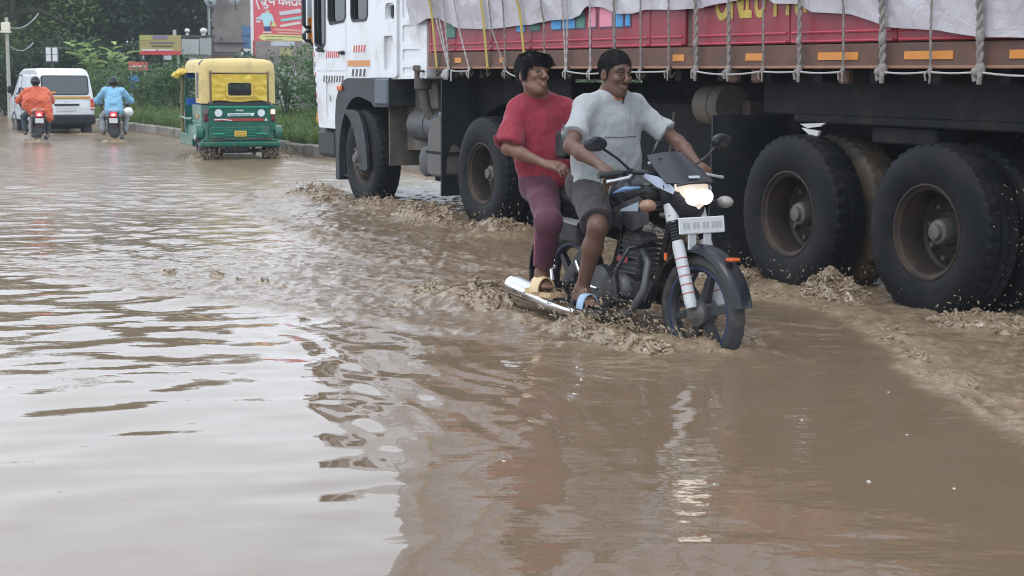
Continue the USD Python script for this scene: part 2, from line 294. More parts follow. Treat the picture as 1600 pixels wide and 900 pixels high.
def make_water():
    X, Yy = np.meshgrid(GX, GY, indexing='ij'); z, fo, rp = water_field(X.ravel(), Yy.ravel())
    V = np.stack([X.ravel(), Yy.ravel(), z], 1); nu, nv = X.shape
    i, j = np.meshgrid(np.arange(nu - 1), np.arange(nv - 1), indexing='ij'); a = (i * nv + j).ravel()
    F = np.stack([a, a + nv, a + nv + 1, a + 1], 1)
    p = numbered('/World', 'flood_water'); m = UsdGeom.Mesh.Define(stage, p)
    m.CreatePointsAttr(Vt.Vec3fArray.FromNumpy(V.astype(np.float32))); m.CreateFaceVertexCountsAttr(Vt.IntArray.FromNumpy(np.full(len(F), 4, np.int32)))
    m.CreateFaceVertexIndicesAttr(Vt.IntArray.FromNumpy(F.astype(np.int32).ravel())); m.CreateSubdivisionSchemeAttr('none')
    Z = z.reshape(nu, nv); gx, gy = np.gradient(Z, GX, axis=0), np.gradient(Z, GY, axis=1)
    N = np.stack([-gx.ravel(), -gy.ravel(), np.ones(Z.size)], 1); N /= np.linalg.norm(N, axis=1, keepdims=True)
    m.CreateNormalsAttr(Vt.Vec3fArray.FromNumpy(N.astype(np.float32))); m.SetNormalsInterpolation('vertex')
    UsdGeom.PrimvarsAPI(m).CreatePrimvar('foam', Sdf.ValueTypeNames.FloatArray, 'vertex').Set(Vt.FloatArray.FromNumpy(fo.astype(np.float32)))
    UsdGeom.PrimvarsAPI(m).CreatePrimvar('ripple', Sdf.ValueTypeNames.FloatArray, 'vertex').Set(Vt.FloatArray.FromNumpy(rp.astype(np.float32)))
    look = usdkit.material(stage, '/World/Looks/muddy_water', {
        'tc': ('texture_coordinate', {}), 'at': ('attribute', {'attribute': 'foam'}),
        'n1': ('noise_texture', {'scale': .55, 'detail': 6, 'roughness': .65, 'distortion': 1.4}), 'n2': ('noise_texture', {'scale': 38., 'detail': 4}),
        'c1': ('mix_color', {'a': WATER_DARK, 'b': WATER_LIGHT}), 'sb': ('math', {'math_type': 'multiply_add', 'value2': .7, 'value3': -.30}),
        'fa': ('math', {'math_type': 'add', 'use_clamp': True}), 'mu': ('math', {'math_type': 'multiply', 'use_clamp': True}),
        'c2': ('mix_color', {'b': FOAM}), 'rq': ('math', {'math_type': 'multiply_add', 'value2': .062}), 'ro': ('map_range', {'from_min': 0., 'from_max': 1., 'to_min': .012, 'to_max': .17, 'clamp': True}),
        'n3': ('noise_texture', {'scale': 16., 'detail': 2}), 'n4': ('noise_texture', {'scale': 42., 'detail': 3, 'distortion': .8}), 'ri': ('attribute', {'attribute': 'ripple'}), 'n5': ('noise_texture', {'scale': 5.5, 'detail': 2}), 'mp': ('mapping', {'mapping_type': 'point', 'scale': (.55, 1.25, 1.)}), 'ha': ('math', {'math_type': 'multiply_add', 'value2': 3.4}), 'hb': ('math', {'math_type': 'multiply'}), 'h3': ('math', {'math_type': 'multiply', 'value2': .0022}), 'h4': ('math', {'math_type': 'multiply'}), 'h5': ('math', {'math_type': 'multiply_add', 'value2': .011}), 'bp': ('bump', {'distance': 1., 'strength': 1.}),
        'p': ('principled_bsdf', {'ior': 1.46, 'specular_ior_level': .5})},
        [('tc.object', 'n1.vector'), ('tc.object', 'n2.vector'), ('tc.object', 'n3.vector'), ('n1.fac', 'c1.fac'), ('n2.fac', 'sb.value1'), ('sb.value', 'fa.value1'), ('at.fac', 'fa.value2'),
         ('fa.value', 'mu.value1'), ('at.fac', 'mu.value2'), ('mu.value', 'c2.fac'), ('c1.result', 'c2.a'), ('c2.result', 'p.base_color'), ('at.fac', 'ro.value'), ('ri.fac', 'rq.value1'), ('ro.result', 'rq.value3'), ('rq.value', 'p.roughness'),
         ('tc.object', 'n4.vector'), ('tc.object', 'mp.vector'), ('mp.vector', 'n5.vector'), ('n5.fac', 'ha.value1'), ('n3.fac', 'ha.value3'), ('ha.value', 'hb.value1'), ('ri.fac', 'hb.value2'), ('hb.value', 'h3.value1'), ('n4.fac', 'h4.value1'), ('at.fac', 'h4.value2'), ('h4.value', 'h5.value1'), ('h3.value', 'h5.value3'), ('h5.value', 'bp.height'), ('bp.normal', 'p.normal')], surface='p.BSDF')
    UsdShade.MaterialBindingAPI.Apply(m.GetPrim()).Bind(look); keys(m.GetPrim(), 'brown flood water covering the road, rippled and churned', kind='structure')
WATER_DARK, WATER_LIGHT, FOAM = (.100, .069, .044), (.138, .098, .064), (.235, .170, .112)
make_water()
WET = mat('splashed_mud', (.215, .155, .098), .14, var=.5, scale=22., spec=.7, bump=.006, bscale=48)
def droplets(c0, spread, n, vel, smin, smax, seed, lev=1):
    """small drops flung from c0: spread is the standard deviation, vel the direction in which each is drawn out"""
    r = np.random.default_rng(seed); ms = []; base = trimesh.creation.icosphere(lev, 1.)
    for i in range(n):
        p = c0 + r.normal(0, 1, 3) * spread; p[2] = abs(p[2] - .0) + .01; k = smin * (smax / smin) ** (r.random() ** 2.2)
        t, u, w = basis(A(vel) + r.normal(0, .45, 3)); v = base.vertices * [k * (1.2 + 2.2 * r.random()), k, k]
        ms.append((v @ np.vstack([t, u, w]) + p, base.faces))
    V = np.vstack([m[0] for m in ms]); F = np.vstack([m[1] + i * len(base.vertices) for i, m in enumerate(ms)]); return tm(V, F)
def sheet(c, along, outw, L, H, seed, t=.006):
    """a thin thrown-up lip of water along a line, curling outward, with a torn top edge"""
    r = np.random.default_rng(seed); o = r.random() * 50; al, ou = A(along, float), A(outw, float)
    def f(u, v):
        n = meshkit.fbm(np.stack([u * 7 + o, v * 1.2, 0 * u], -1), 3, seed); tear = meshkit.fbm(np.stack([u * 16 + o, 0 * v, 0 * u + 3], -1), 3, seed + 1)
        h = H * np.sin(np.pi * np.clip(u * .94 + .03, 0, 1)) ** .7 * (.35 + 1.3 * tear) * v
        d = .05 + .9 * h + .10 * (n - .5)
        return A(c) + al * (L * (u - .5))[..., None] + ou * (d * v ** 1.4 + .25 * h)[..., None] + A([0, 0, 1.]) * (h - .3 * H * v ** 3 - .015)[..., None]
    return solid_sheet(f, 70, 12, t)

def churn(O, ex, ey, a, b, H, seed, res=.0095):
    """a heap of broken water: a mound whose skin is pushed about in all directions by noise, so that it curls and overhangs; it sinks below the surface at its rim"""
    nu, nv = int(2 * a / res), int(2 * b / res); ex, ey, O = A(ex, float), A(ey, float), A(O, float); rr = np.random.default_rng(seed); q0 = rr.random(3) * 40
    def f(u, v):
        x, y = 2 * u - 1, 2 * v - 1; r2 = x * x + y * y; w = np.clip(1 - r2, 0, 1) ** .6
        P = np.stack([x * a, y * b, 0 * x], -1) + q0; N1 = ridged(P, 5.5, seed, 3); N2 = ridged(P + 9, 15., seed + 5, 2)
        h = H * w * (.12 + 1.2 * N1 * (.45 + .75 * N2)) - .05 * np.clip(r2 - .55, 0, 1) - .012
        d = [(meshkit.fbm(P * 6.5 + 3 * k, 2, seed + 11 * k) - .5) * .16 * w * (H / .12) + (meshkit.noise(P * 21 + 5 * k, seed + 7 * k) - .5) * .062 * w + (meshkit.noise(P * 47 + 5 * k, seed + 9 * k) - .5) * .022 * w for k in (1, 2, 3)]
        return O + (x * a + d[0])[..., None] * ex + (y * b + d[1])[..., None] * ey + (h + .35 * d[2] * (w > .2))[..., None] * A([0, 0, 1.])
    m = grid(f, nu, nv); k = int(520 * a * b / .09) + 40; P, fi = trimesh.sample.sample_surface(m, k, seed=seed); b0 = trimesh.creation.icosphere(0 if res > .012 else 1, 1.); vs, fs = [m.vertices], [m.faces]; o = len(m.vertices)
    for p, r1, r2, d in zip(P, rr.random(k), rr.random(k), rr.normal(0, 1, (k, 3))):
        if p[2] < .012: continue
        t, u, w = basis(d * [1, 1, .5] + [.01, 0, 0]); e = .0035 + .010 * r1 ** 2.5; vs.append((b0.vertices * [e * (1.2 + 3 * r2), e, e]) @ np.vstack([t, u, w]) + p + [0, 0, .006 * r2]); fs.append(b0.faces + o); o += len(b0.vertices)
    return tm(np.vstack(vs), np.vstack(fs))
# ------------------------------------------------------------------ the lorry
M_WHITE = mat('cab_white_paint', (.60, .615, .64), .32, var=.04, scale=2., coat=.3, dirt=(.40, .36, .31), dscale=2.2, damt=.35, mud=(MUDL, 1.25))
M_BLACKP = mat('black_plastic', (.013, .014, .017), .45, var=.3, scale=6, dirt=(.05, .045, .038), dscale=3, damt=.3, spec=.22)
M_FEND = mat('grey_fender_plastic', (.018, .021, .028), .42, var=.25, scale=5, dirt=(.07, .062, .052), dscale=2.5, damt=.45, spec=.22)
M_RUB = mat('tyre_rubber', (.007, .0078, .0098), .55, var=.4, scale=7, dirt=(.026, .024, .022), dscale=3.5, damt=.45, bump=.002, bscale=60, spec=.14)
M_RUBMUD = mat('muddy_tyre_rubber', (.035, .03, .026), .65, var=.35, scale=7, dirt=(.15, .105, .066), dscale=2.5, damt=.85, bump=.003, bscale=50)
M_RIM = mat('brown_wheel_steel', (.034, .026, .023), .5, metal=.2, var=.35, scale=6, dirt=(.085, .052, .037), dscale=4, damt=.45, spec=.22)
M_HUB = mat('grey_hub_steel', (.13, .125, .12), .5, metal=.4, var=.25, scale=10, dirt=(.07, .052, .042), dscale=8, damt=.5)
M_DARK = mat('chassis_black', (.008, .0085, .0105), .7, var=.4, scale=4, dirt=(.034, .028, .024), dscale=3, damt=.4, spec=.22)
M_DUST = mat('dusty_underbody', (.060, .053, .046), .75, var=.35, scale=4, dirt=(.115, .095, .075), dscale=3, damt=.6)
M_RED = mat('red_body_paint', (.23, .018, .034), .42, var=.18, scale=3., dirt=(.20, .05, .05), dscale=4, damt=.4)
M_BROWN = mat('rusty_side_rail', (.115, .052, .033), .65, var=.4, scale=7, dirt=(.07, .05, .045), dscale=5, damt=.6)
M_ORANGE = mat('orange_reflector', (.52, .19, .02), .35, var=.15, scale=20)
M_YEL = mat('yellow_paint', (.45, .34, .06), .5, var=.2, scale=12, dirt=(.25, .18, .08), dscale=9, damt=.35)
M_GLASS = pane('window_glass', (.30, .34, .36))
M_TARP = usdkit.material(stage, '/World/Looks/plastic_sheet', {
    'tc': ('texture_coordinate', {}), 'nz': ('noise_texture', {'scale': 1.6, 'detail': 5, 'distortion': 1.}), 'cm': ('mix_color', {'a': (.56, .53, .57), 'b': (.76, .74, .78)}),
    'n2': ('noise_texture', {'scale': 7., 'detail': 5, 'roughness': .6, 'distortion': 1.2}), 'bp': ('bump', {'distance': .014}), 'p': ('principled_bsdf', {'roughness': .26}), 't': ('translucent_bsdf', {}), 'm': ('mix_closure', {'fac': .35})},
    [('tc.object', 'nz.vector'), ('nz.fac', 'cm.fac'), ('tc.object', 'n2.vector'), ('n2.fac', 'bp.height'), ('bp.normal', 'p.normal'), ('cm.result', 'p.base_color'), ('cm.result', 't.color'), ('p.BSDF', 'm.closure1'), ('t.BSDF', 'm.closure2')], surface='m.closure')
M_ROPE = mat('grey_rope', (.22, .20, .185), .85, var=.3, scale=60)
M_WROPE = mat('white_rope', (.36, .35, .335), .8, var=.25, scale=40)
M_STRAP = mat('yellow_strap', (.42, .32, .07), .7, var=.2, scale=20)
M_LAMP = mat('amber_lens', (.50, .09, .015), .25, var=.1)
truck = thing('truck', 'large loaded lorry with white cab and red cargo body, driving beside the motorcycle', 'truck', TRUCK)

def tyre_mesh(W, lug=True, seed=0):
    w, R = W, WR
    prof = [(-.02, .285), (-.012, .30), (0., .34), (.006, .40), (.002, .45), (-.012, .485), (-.022, .503), (-.034, .522), (-.05, R - .002), (-.072, R)]
    groove = lambda y: [(y + .008, R), (y + .006, R - .013), (y - .006, R - .013), (y - .008, R)]
    half = prof + groove(-w * .37) + groove(-w * .5 + .03)
    other = [(-w - p[0], p[1]) for p in half[::-1]]
    P = half + other + [half[0]]
    def mod(y, a, R0):
        d = np.zeros_like(y); k = np.minimum(np.abs(y), np.abs(y + w)); sh = (k > .026) & (k < .080) & (R0 > .5)
        n = 40; ph = (a * n / (2 * np.pi)) % 1
        d[sh & (ph < .28)] = -.012
        ring = ((R0 > .47) & (R0 < .49)) * .002; return d + ring
    return fixed(lathe(P, 'y', 200, mod=mod if lug else None))
def rim_deep():
    P = [(-.028, .292), (-.014, .288), (-.012, .278), (-.030, .270), (-.04, .252), (-.07, .246), (-.10, .240), (-.205, .236), (-.22, .215), (-.215, .13), (-.20, .118), (-.20, .0)]
    m = lathe(P, 'y', 64)
    back = [(-.29, .285), (-.23, .245), (-.22, .236)]
    return fixed(cat([m, lathe(back, 'y', 48)]))
def rim_front():
    P = [(-.028, .292), (-.014, .288), (-.012, .278), (-.030, .270), (-.05, .250), (-.10, .238), (-.10, .225), (-.045, .205), (-.022, .17), (-.025, .12), (-.03, .0)]
    return fixed(lathe(P, 'y', 64))
def make_wheel(s, front, k):
    W = .275; M = shift(s, -.004, WZ)
    rimm = rim_front() if front else rim_deep()
    r = part(truck, 'wheel', rimm, M_RIM, M=M, label={0: 'front wheel with protruding hub and ring of nuts', 1: 'second wheel behind the black mudflap', 2: 'dished rear wheel, forward of the pair, with muddy tread', 3: 'rearmost wheel with mud in its dished rim'}[k])
    part(r, 'tyre', tyre_mesh(W), M_RUB if k != 2 else M_RUB)
    if front:
        part(r, 'hub', fixed(lathe([(-.03, .115), (.03, .105), (.05, .085), (.055, .05), (.085, .045), (.09, .0)], 'y', 32)), M_HUB)
        for i in range(10):
            a = i * 2 * np.pi / 10; part(r, 'wheel_nut', cyl((.155 * np.cos(a), -.03, .155 * np.sin(a)), (.155 * np.cos(a), .022, .155 * np.sin(a)), .019, .016, 6), M_HUB)
    else:
        part(r, 'hub', fixed(lathe([(-.22, .085), (-.12, .078), (-.105, .07), (-.10, .05), (-.075, .045), (-.07, .0)], 'y', 32)), M_HUB)
        for i in range(8):
            a = i * 2 * np.pi / 8 + .2; part(r, 'wheel_nut', cyl((.165 * np.cos(a), -.22, .165 * np.sin(a)), (.165 * np.cos(a), -.185, .165 * np.sin(a)), .02, .017, 6), M_HUB)
        inner = tyre_mesh(W); inner.apply_translation((0, -.335, 0)); part(r, 'inner_tyre', inner, M_RUBMUD if k == 2 else M_RUB)
    far = tyre_mesh(W); far.apply_translation((0, -2.2, 0)); part(r, 'far_tyre', far, M_RUB)
    part(r, 'axle', cyl((0, -2.1, 0), (0, -.25, 0), .07, n=14), M_DARK)
for k, (s, fr) in enumerate(WHEELS): make_wheel(s, fr, k)
# --- cab
ARC = [(7.57 + .70 * math.cos(a), .47 + .80 * math.sin(a)) for a in np.linspace(math.radians(22), math.radians(90), 10)]
CAB = [(8.86, .76), (8.93, 1.05), (9.05, 1.9), (9.06, 2.25), (8.99, 2.75), (8.90, 2.90), (8.75, 2.96), (5.86, 2.96), (5.82, 2.92), (5.82, 1.33), (7.0, 1.315)] + ARC[::-1] + [(8.22, .76)]
outer = to_man(fixed(prism(Polygon(CAB).buffer(-.03).buffer(.03), -2.42, 0)))
inner = to_man(fixed(prism(Polygon([(8.80, 1.05), (8.95, 1.9), (8.96, 2.25), (8.86, 2.8), (5.92, 2.86), (5.92, 1.45), (7.4, 1.42), (8.3, 1.25), (8.4, 1.05)]), -2.32, -.07)))
WIN = {'front_quarter_window': Polygon([(8.90, 2.75), (8.96, 2.2), (8.955, 1.71), (8.72, 1.66), (8.64, 1.72), (8.62, 2.75)]).buffer(-.02).buffer(.02),
       'door_window': Polygon([(8.52, 2.75), (8.52, 1.99), (8.46, 1.93), (8.05, 1.95), (8.00, 2.0), (8.0, 2.75)]).buffer(-.02).buffer(.02),
       'sleeper_window': rrect(7.36, 7.82, 1.945, 2.55, .07), 'small_slot_window': rrect(6.60, 6.80, 1.93, 2.07, .05)}
cut = manifold3d.Manifold()
for w in WIN.values(): cut = cut + to_man(fixed(prism(w, -.12, .05)))
cut = cut + to_man(fixed(prism([(-2.3, 1.78), (-.12, 1.78), (-.18, 2.72), (-2.24, 2.72)], 8.85, 9.2, 'yz')))
for sx in (8.70,): pass
# pressed recesses in the side panels
for (x0, x1, z0, z1) in [(6.62, 6.86, 1.40, 1.76), (5.98, 6.42, 1.68, 1.86), (5.98, 6.42, 1.49, 1.62), (5.98, 6.42, 1.365, 1.44), (5.98, 6.42, 1.92, 2.2), (8.36, 8.62, .88, 1.33)]:
    cut = cut + to_man(fixed(prism(rrect(x0, x1, z0, z1, .03), -.014, .05)))
for x in (7.985, 8.595, 7.24, 6.50): cut = cut + to_man(box(x - .006, x + .006, -.016, .05, 1.33 if x < 7.9 else .8, 2.9))
cut = cut + to_man(box(7.99, 8.9, -.012, .05, 1.395, 1.405)) + to_man(box(6.5, 7.24, -.012, .05, 2.28, 2.29))
body = outer - inner - cut
# raised panel behind the sleeper
cab = part(truck, 'cab', from_man(body), M_WHITE, smooth=25)
part(cab, 'side_panel', prism(rrect(6.52, 7.23, 1.335, 2.9, .05).difference(rrect(6.58, 6.82, 1.91, 2.09, .05)).difference(rrect(6.62, 6.86, 1.40, 1.76, .03)), .002, .022), M_WHITE, label='raised white panel with a slot window')
for nm, w in WIN.items(): part(cab, nm, prism(w.buffer(.01), -.045, -.035), M_GLASS)
part(cab, 'windscreen', moved(box(8.985, 8.993, -2.3, -.12, 1.78, 2.72), np.eye(4)), M_GLASS)
for nm in ('door_window', 'sleeper_window', 'front_quarter_window'):
    w = WIN[nm]; part(cab, 'window_seal', prism(w.buffer(.022).difference(w.buffer(-.008)), -.03, .006), M_BLACKP)
part(cab, 'curtain', solid_sheet(lambda u, v: np.stack([7.38 + .42 * u, -.16 + .025 * np.sin(u * 40), 1.9 + .7 * v], -1), 50, 4, .004), mat('brown_curtain', (.25, .14, .11), .8))
part(cab, 'seat', [box(7.95, 8.15, -.75, -.25, 1.5, 2.35, .06), box(7.95, 8.45, -.75, -.25, 1.4, 1.55, .05)], mat('seat_cloth', (.07, .07, .08), .9))
part(cab, 'door_handle', [box(8.02, 8.16, .0, .035, 1.585, 1.615, .008), ball((8.05, .02, 1.6), .024)], M_BLACKP)
part(cab, 'door_handle', [tube([(8.83, .0, 1.63), (8.80, .045, 1.64), (8.68, .045, 1.63), (8.66, .0, 1.62)], .014, 8), ball((8.81, .02, 1.64), .026)], M_BLACKP)
M_SR, M_SW, M_SB = mat('reflective_red', (.45, .03, .03), .35), mat('reflective_white', (.75, .74, .72), .4), mat('stripe_black', (.03, .03, .035), .4)
def hazard(name, x0, x1, z, h, c1, c2, n, y=.004, sk=.02, par=cab):
    b = part(par, name, box(x0, x1, y - .003, y, z - h / 2, z + h / 2), c2); w = (x1 - x0) / n
    for i in range(n):
        a = x0 + i * w + w * .2; part(b, 'stripe', prism([(a, z - h / 2), (a + w * .55, z - h / 2), (a + w * .55 - sk, z + h / 2), (a - sk, z + h / 2)], y, y + .003), c1)
hazard('red_white_strip', 8.18, 8.62, 1.585, .07, M_SR, M_SW, 7)
hazard('red_white_strip', 7.42, 7.78, 1.64, .07, M_SR, M_SW, 5)
hazard('black_white_strip', 8.06, 8.72, 1.315, .068, M_SB, M_SW, 8)
hazard('black_white_strip', 7.40, 7.84, 1.385, .075, M_SB, M_SW, 4)
part(cab, 'orange_band', box(7.245, 7.93, .002, .006, 1.455, 1.515), M_ORANGE)
part(cab, 'small_emblem', prism([(8.47, 1.10), (8.50, 1.14), (8.49, 1.05)], .0, .005), M_SB)
# front corner: bumper, grille edge stripes, indicator
part(cab, 'bumper', box(8.38, 8.98, -2.40, -.02, .42, .75, .05), M_BLACKP)
for i in range(6):
    z = .98 + i * .115; x = 8.915 + .145 * (z - 1.05) + .006
    part(cab, 'corner_stripe', box(x - .02, x + .012, -.20, .003, z, z + .065, .006), M_SR if i % 2 else M_SB)
part(cab, 'corner_indicator', box(8.90, 8.95, -.16, .006, .80, .93, .02), M_ORANGE)
part(cab, 'corner_marker', box(9.045, 9.075, -.12, .006, 1.72, 2.02, .015), M_ORANGE)
# mirrors
for z0, z1, nm in ((1.885, 2.30, 'large_mirror'), (1.73, 1.865, 'small_mirror')):
    mm = part(cab, nm, box(9.14, 9.26, -.10, .07, z0, z1, .045), M_BLACKP)
    part(mm, 'mirror_glass', box(9.126, 9.138, -.075, .045, z0 + .03, z1 - .03, .012), mat('mirror_glass', (.55, .6, .63), .03, metal=1., var=.02))
part(cab, 'mirror_arm', [tube([(9.0, -.06, 1.68), (9.15, -.04, 1.69), (9.2, -.02, 1.75), (9.2, -.02, 2.35), (9.0, -.06, 2.5)], .014, 8)], M_BLACKP)
part(cab, 'number_sticker', box(9.068, 9.075, -.24, -.02, 1.35, 1.62), M_SW)
# --- front fender: arch, box end, wheel guard
inn = Polygon([(7.02, .2), (7.08, 1.02), (7.2, 1.08)] + [(7.55 + .585 * math.cos(a), .47 + .66 * math.sin(a)) for a in np.linspace(math.radians(95), math.radians(0), 12)] + [(8.13, .2)])
out = Polygon([(8.24, .47), (8.25, .9), (8.22, 1.08), (8.12, 1.22), (7.98, 1.30), (7.85, 1.325), (6.70, 1.33), (6.69, 1.04), (7.08, 1.02), (7.02, .2), (8.24, .2)])
arch = out.difference(inn).difference(sbox(6, .1, 7.07, 1.03))
fen = part(truck, 'front_fender', fixed(prism(arch.buffer(-.012).buffer(.012), -.45, .035)), M_FEND)
part(fen, 'side_lamp', box(8.0, 8.14, .03, .062, 1.185, 1.245, .015), M_LAMP)
part(fen, 'blue_grey_end', box(6.688, 7.05, .02, .055, 1.055, 1.325, .02), mat('blue_grey_plastic', (.04, .055, .075), .4))
guard = [(8.0, .98), (7.87, .985), (7.62, .985), (7.50, .95), (7.40, .84), (7.33, .7), (7.29, .55), (7.26, .36), (7.36, .345), (7.50, .36), (7.545, .48), (7.58, .62), (7.66, .78), (7.80, .90)]
part(truck, 'wheel_guard', fixed(prism(Polygon(guard).buffer(-.02).buffer(.02), .012, .05)), M_FEND)
part(truck, 'fender_step', [box(7.95, 8.20, -.4, .0, .24, .27, .008), box(8.12, 8.18, -.12, -.02, .24, .50, .01), box(7.99, 8.20, -.38, -.36, .24, .5, .005)], M_BLACKP)
part(truck, 'front_mud_shield', fixed(prism([(7.28, 1.18), (6.15, 1.29), (6.10, .95), (6.42, .60), (7.1, .575)], -.30, -.26)), mat('pale_dusty_plate', (.15, .13, .108), .8, var=.3, scale=4, dirt=(.07, .06, .05), dscale=2.5, damt=.5))
part(truck, 'rear_mudguard_plate', box(6.90, 6.93, -.75, -.06, .42, 1.15), M_DUST)
part(truck, 'air_intake', [fixed(lathe([(1.22, .0), (1.22, .05), (1.23, .085), (1.40, .085), (1.41, .10), (1.45, .10), (1.46, .085), (1.46, 0)], 'z', 28, o=(6.05, -.06, 0))), tube([(6.05, -.06, 1.24), (6.02, -.08, 1.05), (5.98, -.12, .95), (5.92, -.2, .82)], [.05, .05, .045, .045], 12)], M_DUST)
at = part(truck, 'air_tank', cat([cyl((6.50, -.24, .86), (5.72, -.24, .86), .165, n=28), ball((6.50, -.24, .86), .165, 3, (.35, 1, 1)), cyl((6.12, -.24, .86), (6.10, -.24, .86), .172, n=28)]), mat('grey_tank', (.045, .047, .052), .5, var=.25, dirt=(.095, .078, .063), damt=.45))
part(truck, 'air_tank', [cyl((6.05, -.10, .51), (6.05, -.62, .51), .155, n=28), ball((6.05, -.10, .51), .155, 3, (1, .3, 1))], LOOKS['grey_tank'], label='lower round tank end')
part(truck, 'chassis_rail', [box(-3.2, 8.4, -.86, -.78, .80, 1.06), box(-3.2, 8.4, -1.70, -1.62, .80, 1.06)], M_DARK)
part(truck, 'lower_rail', box(5.05, 6.65, -.52, -.46, .27, .36, .01), M_DARK)
part(truck, 'battery_box', box(5.2, 6.6, -.85, -.45, .36, .80, .03), M_DARK)
for P in ([(6.1, -.3, 1.28), (5.9, -.2, 1.18), (5.8, -.3, 1.05), (5.55, -.25, .95)], [(6.2, -.35, 1.0), (5.9, -.25, 1.08), (5.7, -.3, 1.18), (5.5, -.28, 1.2)], [(6.0, -.2, .98), (5.8, -.2, 1.02), (5.6, -.22, 1.12)]):
    part(truck, 'air_hose', tube(P, .012, 6), mat('pale_hose', (.25, .25, .24), .6))
part(truck, 'cross_frame', [box(5.9, 6.6, -1.9, -.5, 1.12, 1.25), box(5.3, 5.5, -2.3, -.4, .6, 1.3)], M_DARK)
# --- mudflaps and guards
def flap_mesh(s0, y0, y1, z0, z1, seed, t=.02): return solid_sheet(lambda u, v: np.stack([s0 + .05 * (1 - v) ** 2 * np.sin(3 * u + seed) + .012 * np.sin(9 * u + seed), y0 + (y1 - y0) * u, z0 + (z1 - z0) * v], -1), 24, 16, t)
M_FLAP = mat('rubber_flap', (.014, .016, .020), .5, var=.3, scale=3, dirt=(.032, .031, .029), dscale=2.2, damt=.5, spec=.22)
part(truck, 'mudflap', flap_mesh(5.50, -.01, -.66, .20, 1.40, 0), M_FLAP, label='tall black mudflap ahead of the second wheel')
part(truck, 'wheel_cover', fixed(prism(Polygon([(5.52, 1.40), (3.6, 1.40), (3.6, 1.0), (3.95, 1.06), (4.3, 1.12), (4.64, 1.13), (5.0, 1.09), (5.25, 1.0), (5.45, .9)]), -.42, -.38)), M_DARK)
part(truck, 'mudflap', flap_mesh(.86, .0, -.70, -.02, 1.10, 2), M_FLAP, label='wide black mudflap ahead of the rear pair of wheels')
part(truck, 'mudflap', flap_mesh(.90, -.72, -2.4, .55, 1.42, 2), M_FLAP, label='black flap crossing under the cargo bed')
# --- cargo body
UP = 5.0; BX0, BX1 = -6.0, 5.76
cargo = part(truck, 'cargo_body', [box(BX0, BX1, -2.50, -.03, 1.585, 3.2)], M_RED)
part(cargo, 'side_rail', box(BX0, BX1, -2.5, .012, 1.437, 1.578, .006), M_BROWN)
part(cargo, 'rail_lip', box(BX0, BX1 + .004, -.06, .03, 1.425, 1.443, .004), mat('worn_lip', (.25, .13, .08), .6, var=.3, scale=10))
seams = [5.76, 5.15, 4.38, 3.62, 2.60, 1.72, 1.24, 1.16, -.0, -1.05, -2.1, -3.6, -6.0]
for a, b in zip(seams[:-1], seams[1:]):
    if abs(a - b) < .1: part(cargo, 'joint_strip', box(b + .006, a - .006, -.035, -.02, 1.585, 3.2), M_BROWN); continue
    pn = part(cargo, 'side_panel', box(b + .005, a - .005, -.034, .0, 1.592, 3.2, .006), M_RED)
    part(pn, 'panel_ridge', [tube([(b + .03, .002, zz), (a - .03, .002, zz)], .009, 8) for zz in (1.598, 1.655)], mat('red_ridge', (.36, .03, .05), .35))
part(cargo, 'corner_post', box(5.70, 5.765, -.1, .006, 1.437, 3.2, .006), mat('dark_red_post', (.22, .02, .03), .5, dirt=(.1, .05, .045)))
part(cargo, 'front_wall', box(5.755, 5.77, -2.5, -.03, 1.44, 3.2), M_RED)
for a, b in ((5.14, 5.0), (4.2, 4.12), (1.376, 1.225), (.463, .268), (-.325, -.72), (-1.144, -1.558), (-2.0, -2.4)): part(cargo, 'reflector', box(b, a, .012, .018, 1.479, 1.527), M_ORANGE)
for a in (.65, .38, -.55): part(cargo, 'rail_bracket', box(a - .05, a + .05, -.06, .0, 1.33, 1.43, .015), M_BROWN)
for a in (.72, 5.0): part(cargo, 'rail_lamp', ball((a, .0, 1.385), .035, 2), M_DUST)
part(cargo, 'cross_beam', [box(s - .04, s + .04, -2.45, -.05, 1.34, 1.437) for s in np.arange(-3, 5.7, .55)], M_DARK)
part(cargo, 'side_beam', box(-6, .55, -.28, -.20, 1.12, 1.42, .01), M_DARK)
part(cargo, 'lower_beam', [box(-6, .2, -.45, -.2, 1.07, 1.13, .01), box(-1.15, -.55, -.5, -.25, .96, 1.07, .01)], M_DARK)
part(cargo, 'spring_hanger', [box(-.82, -.62, -.7, -.62, .55, 1.1, .02), box(.7, .85, -.7, -.62, .6, 1.1, .02), box(-2.1, -1.95, -.7, -.62, .6, 1.1, .02)], M_DARK)
part(cargo, 'white_bracket', [prism([(.1, 1.06), (-.17, 1.075), (-.12, 1.05), (.02, 1.035)], -.2, -.18), prism([(.07, 1.035), (-.12, 1.02), (-.1, .985), (-.02, .99)], -.19, -.17)], mat('pale_bracket', (.6, .58, .56), .5))
part(cargo, 'underbody', [box(1.1, 3.5, -1.6, -.55, .55, 1.2, .05), box(1.0, 3.3, -2.2, -.9, .95, 1.40, .02)], M_DARK)
part(cargo, 'brake_chamber', [cyl((1.42, -.33, 1.16), (1.24, -.33, 1.16), .145, n=26), cyl((1.22, -.33, 1.16), (1.10, -.33, 1.16), .15, n=26)], M_DUST)
part(cargo, 'landing_leg', [box(1.12, 1.24, -.45, -.33, .02, 1.0, .01), box(1.08, 1.28, -.5, -.28, .0, .06, .01)], mat('grey_leg', (.12, .105, .09), .7, var=.3))
part(cargo, 'hand_crank', tube([(1.75, -.25, 1.1), (1.78, -.22, .6), (1.95, -.2, .2)], .016, 6), M_DUST)
part(cargo, 'inner_plate', box(.95, 1.05, -1.2, -.38, .25, 1.2), mat('reddish_plate', (.06, .04, .036), .7, var=.4))
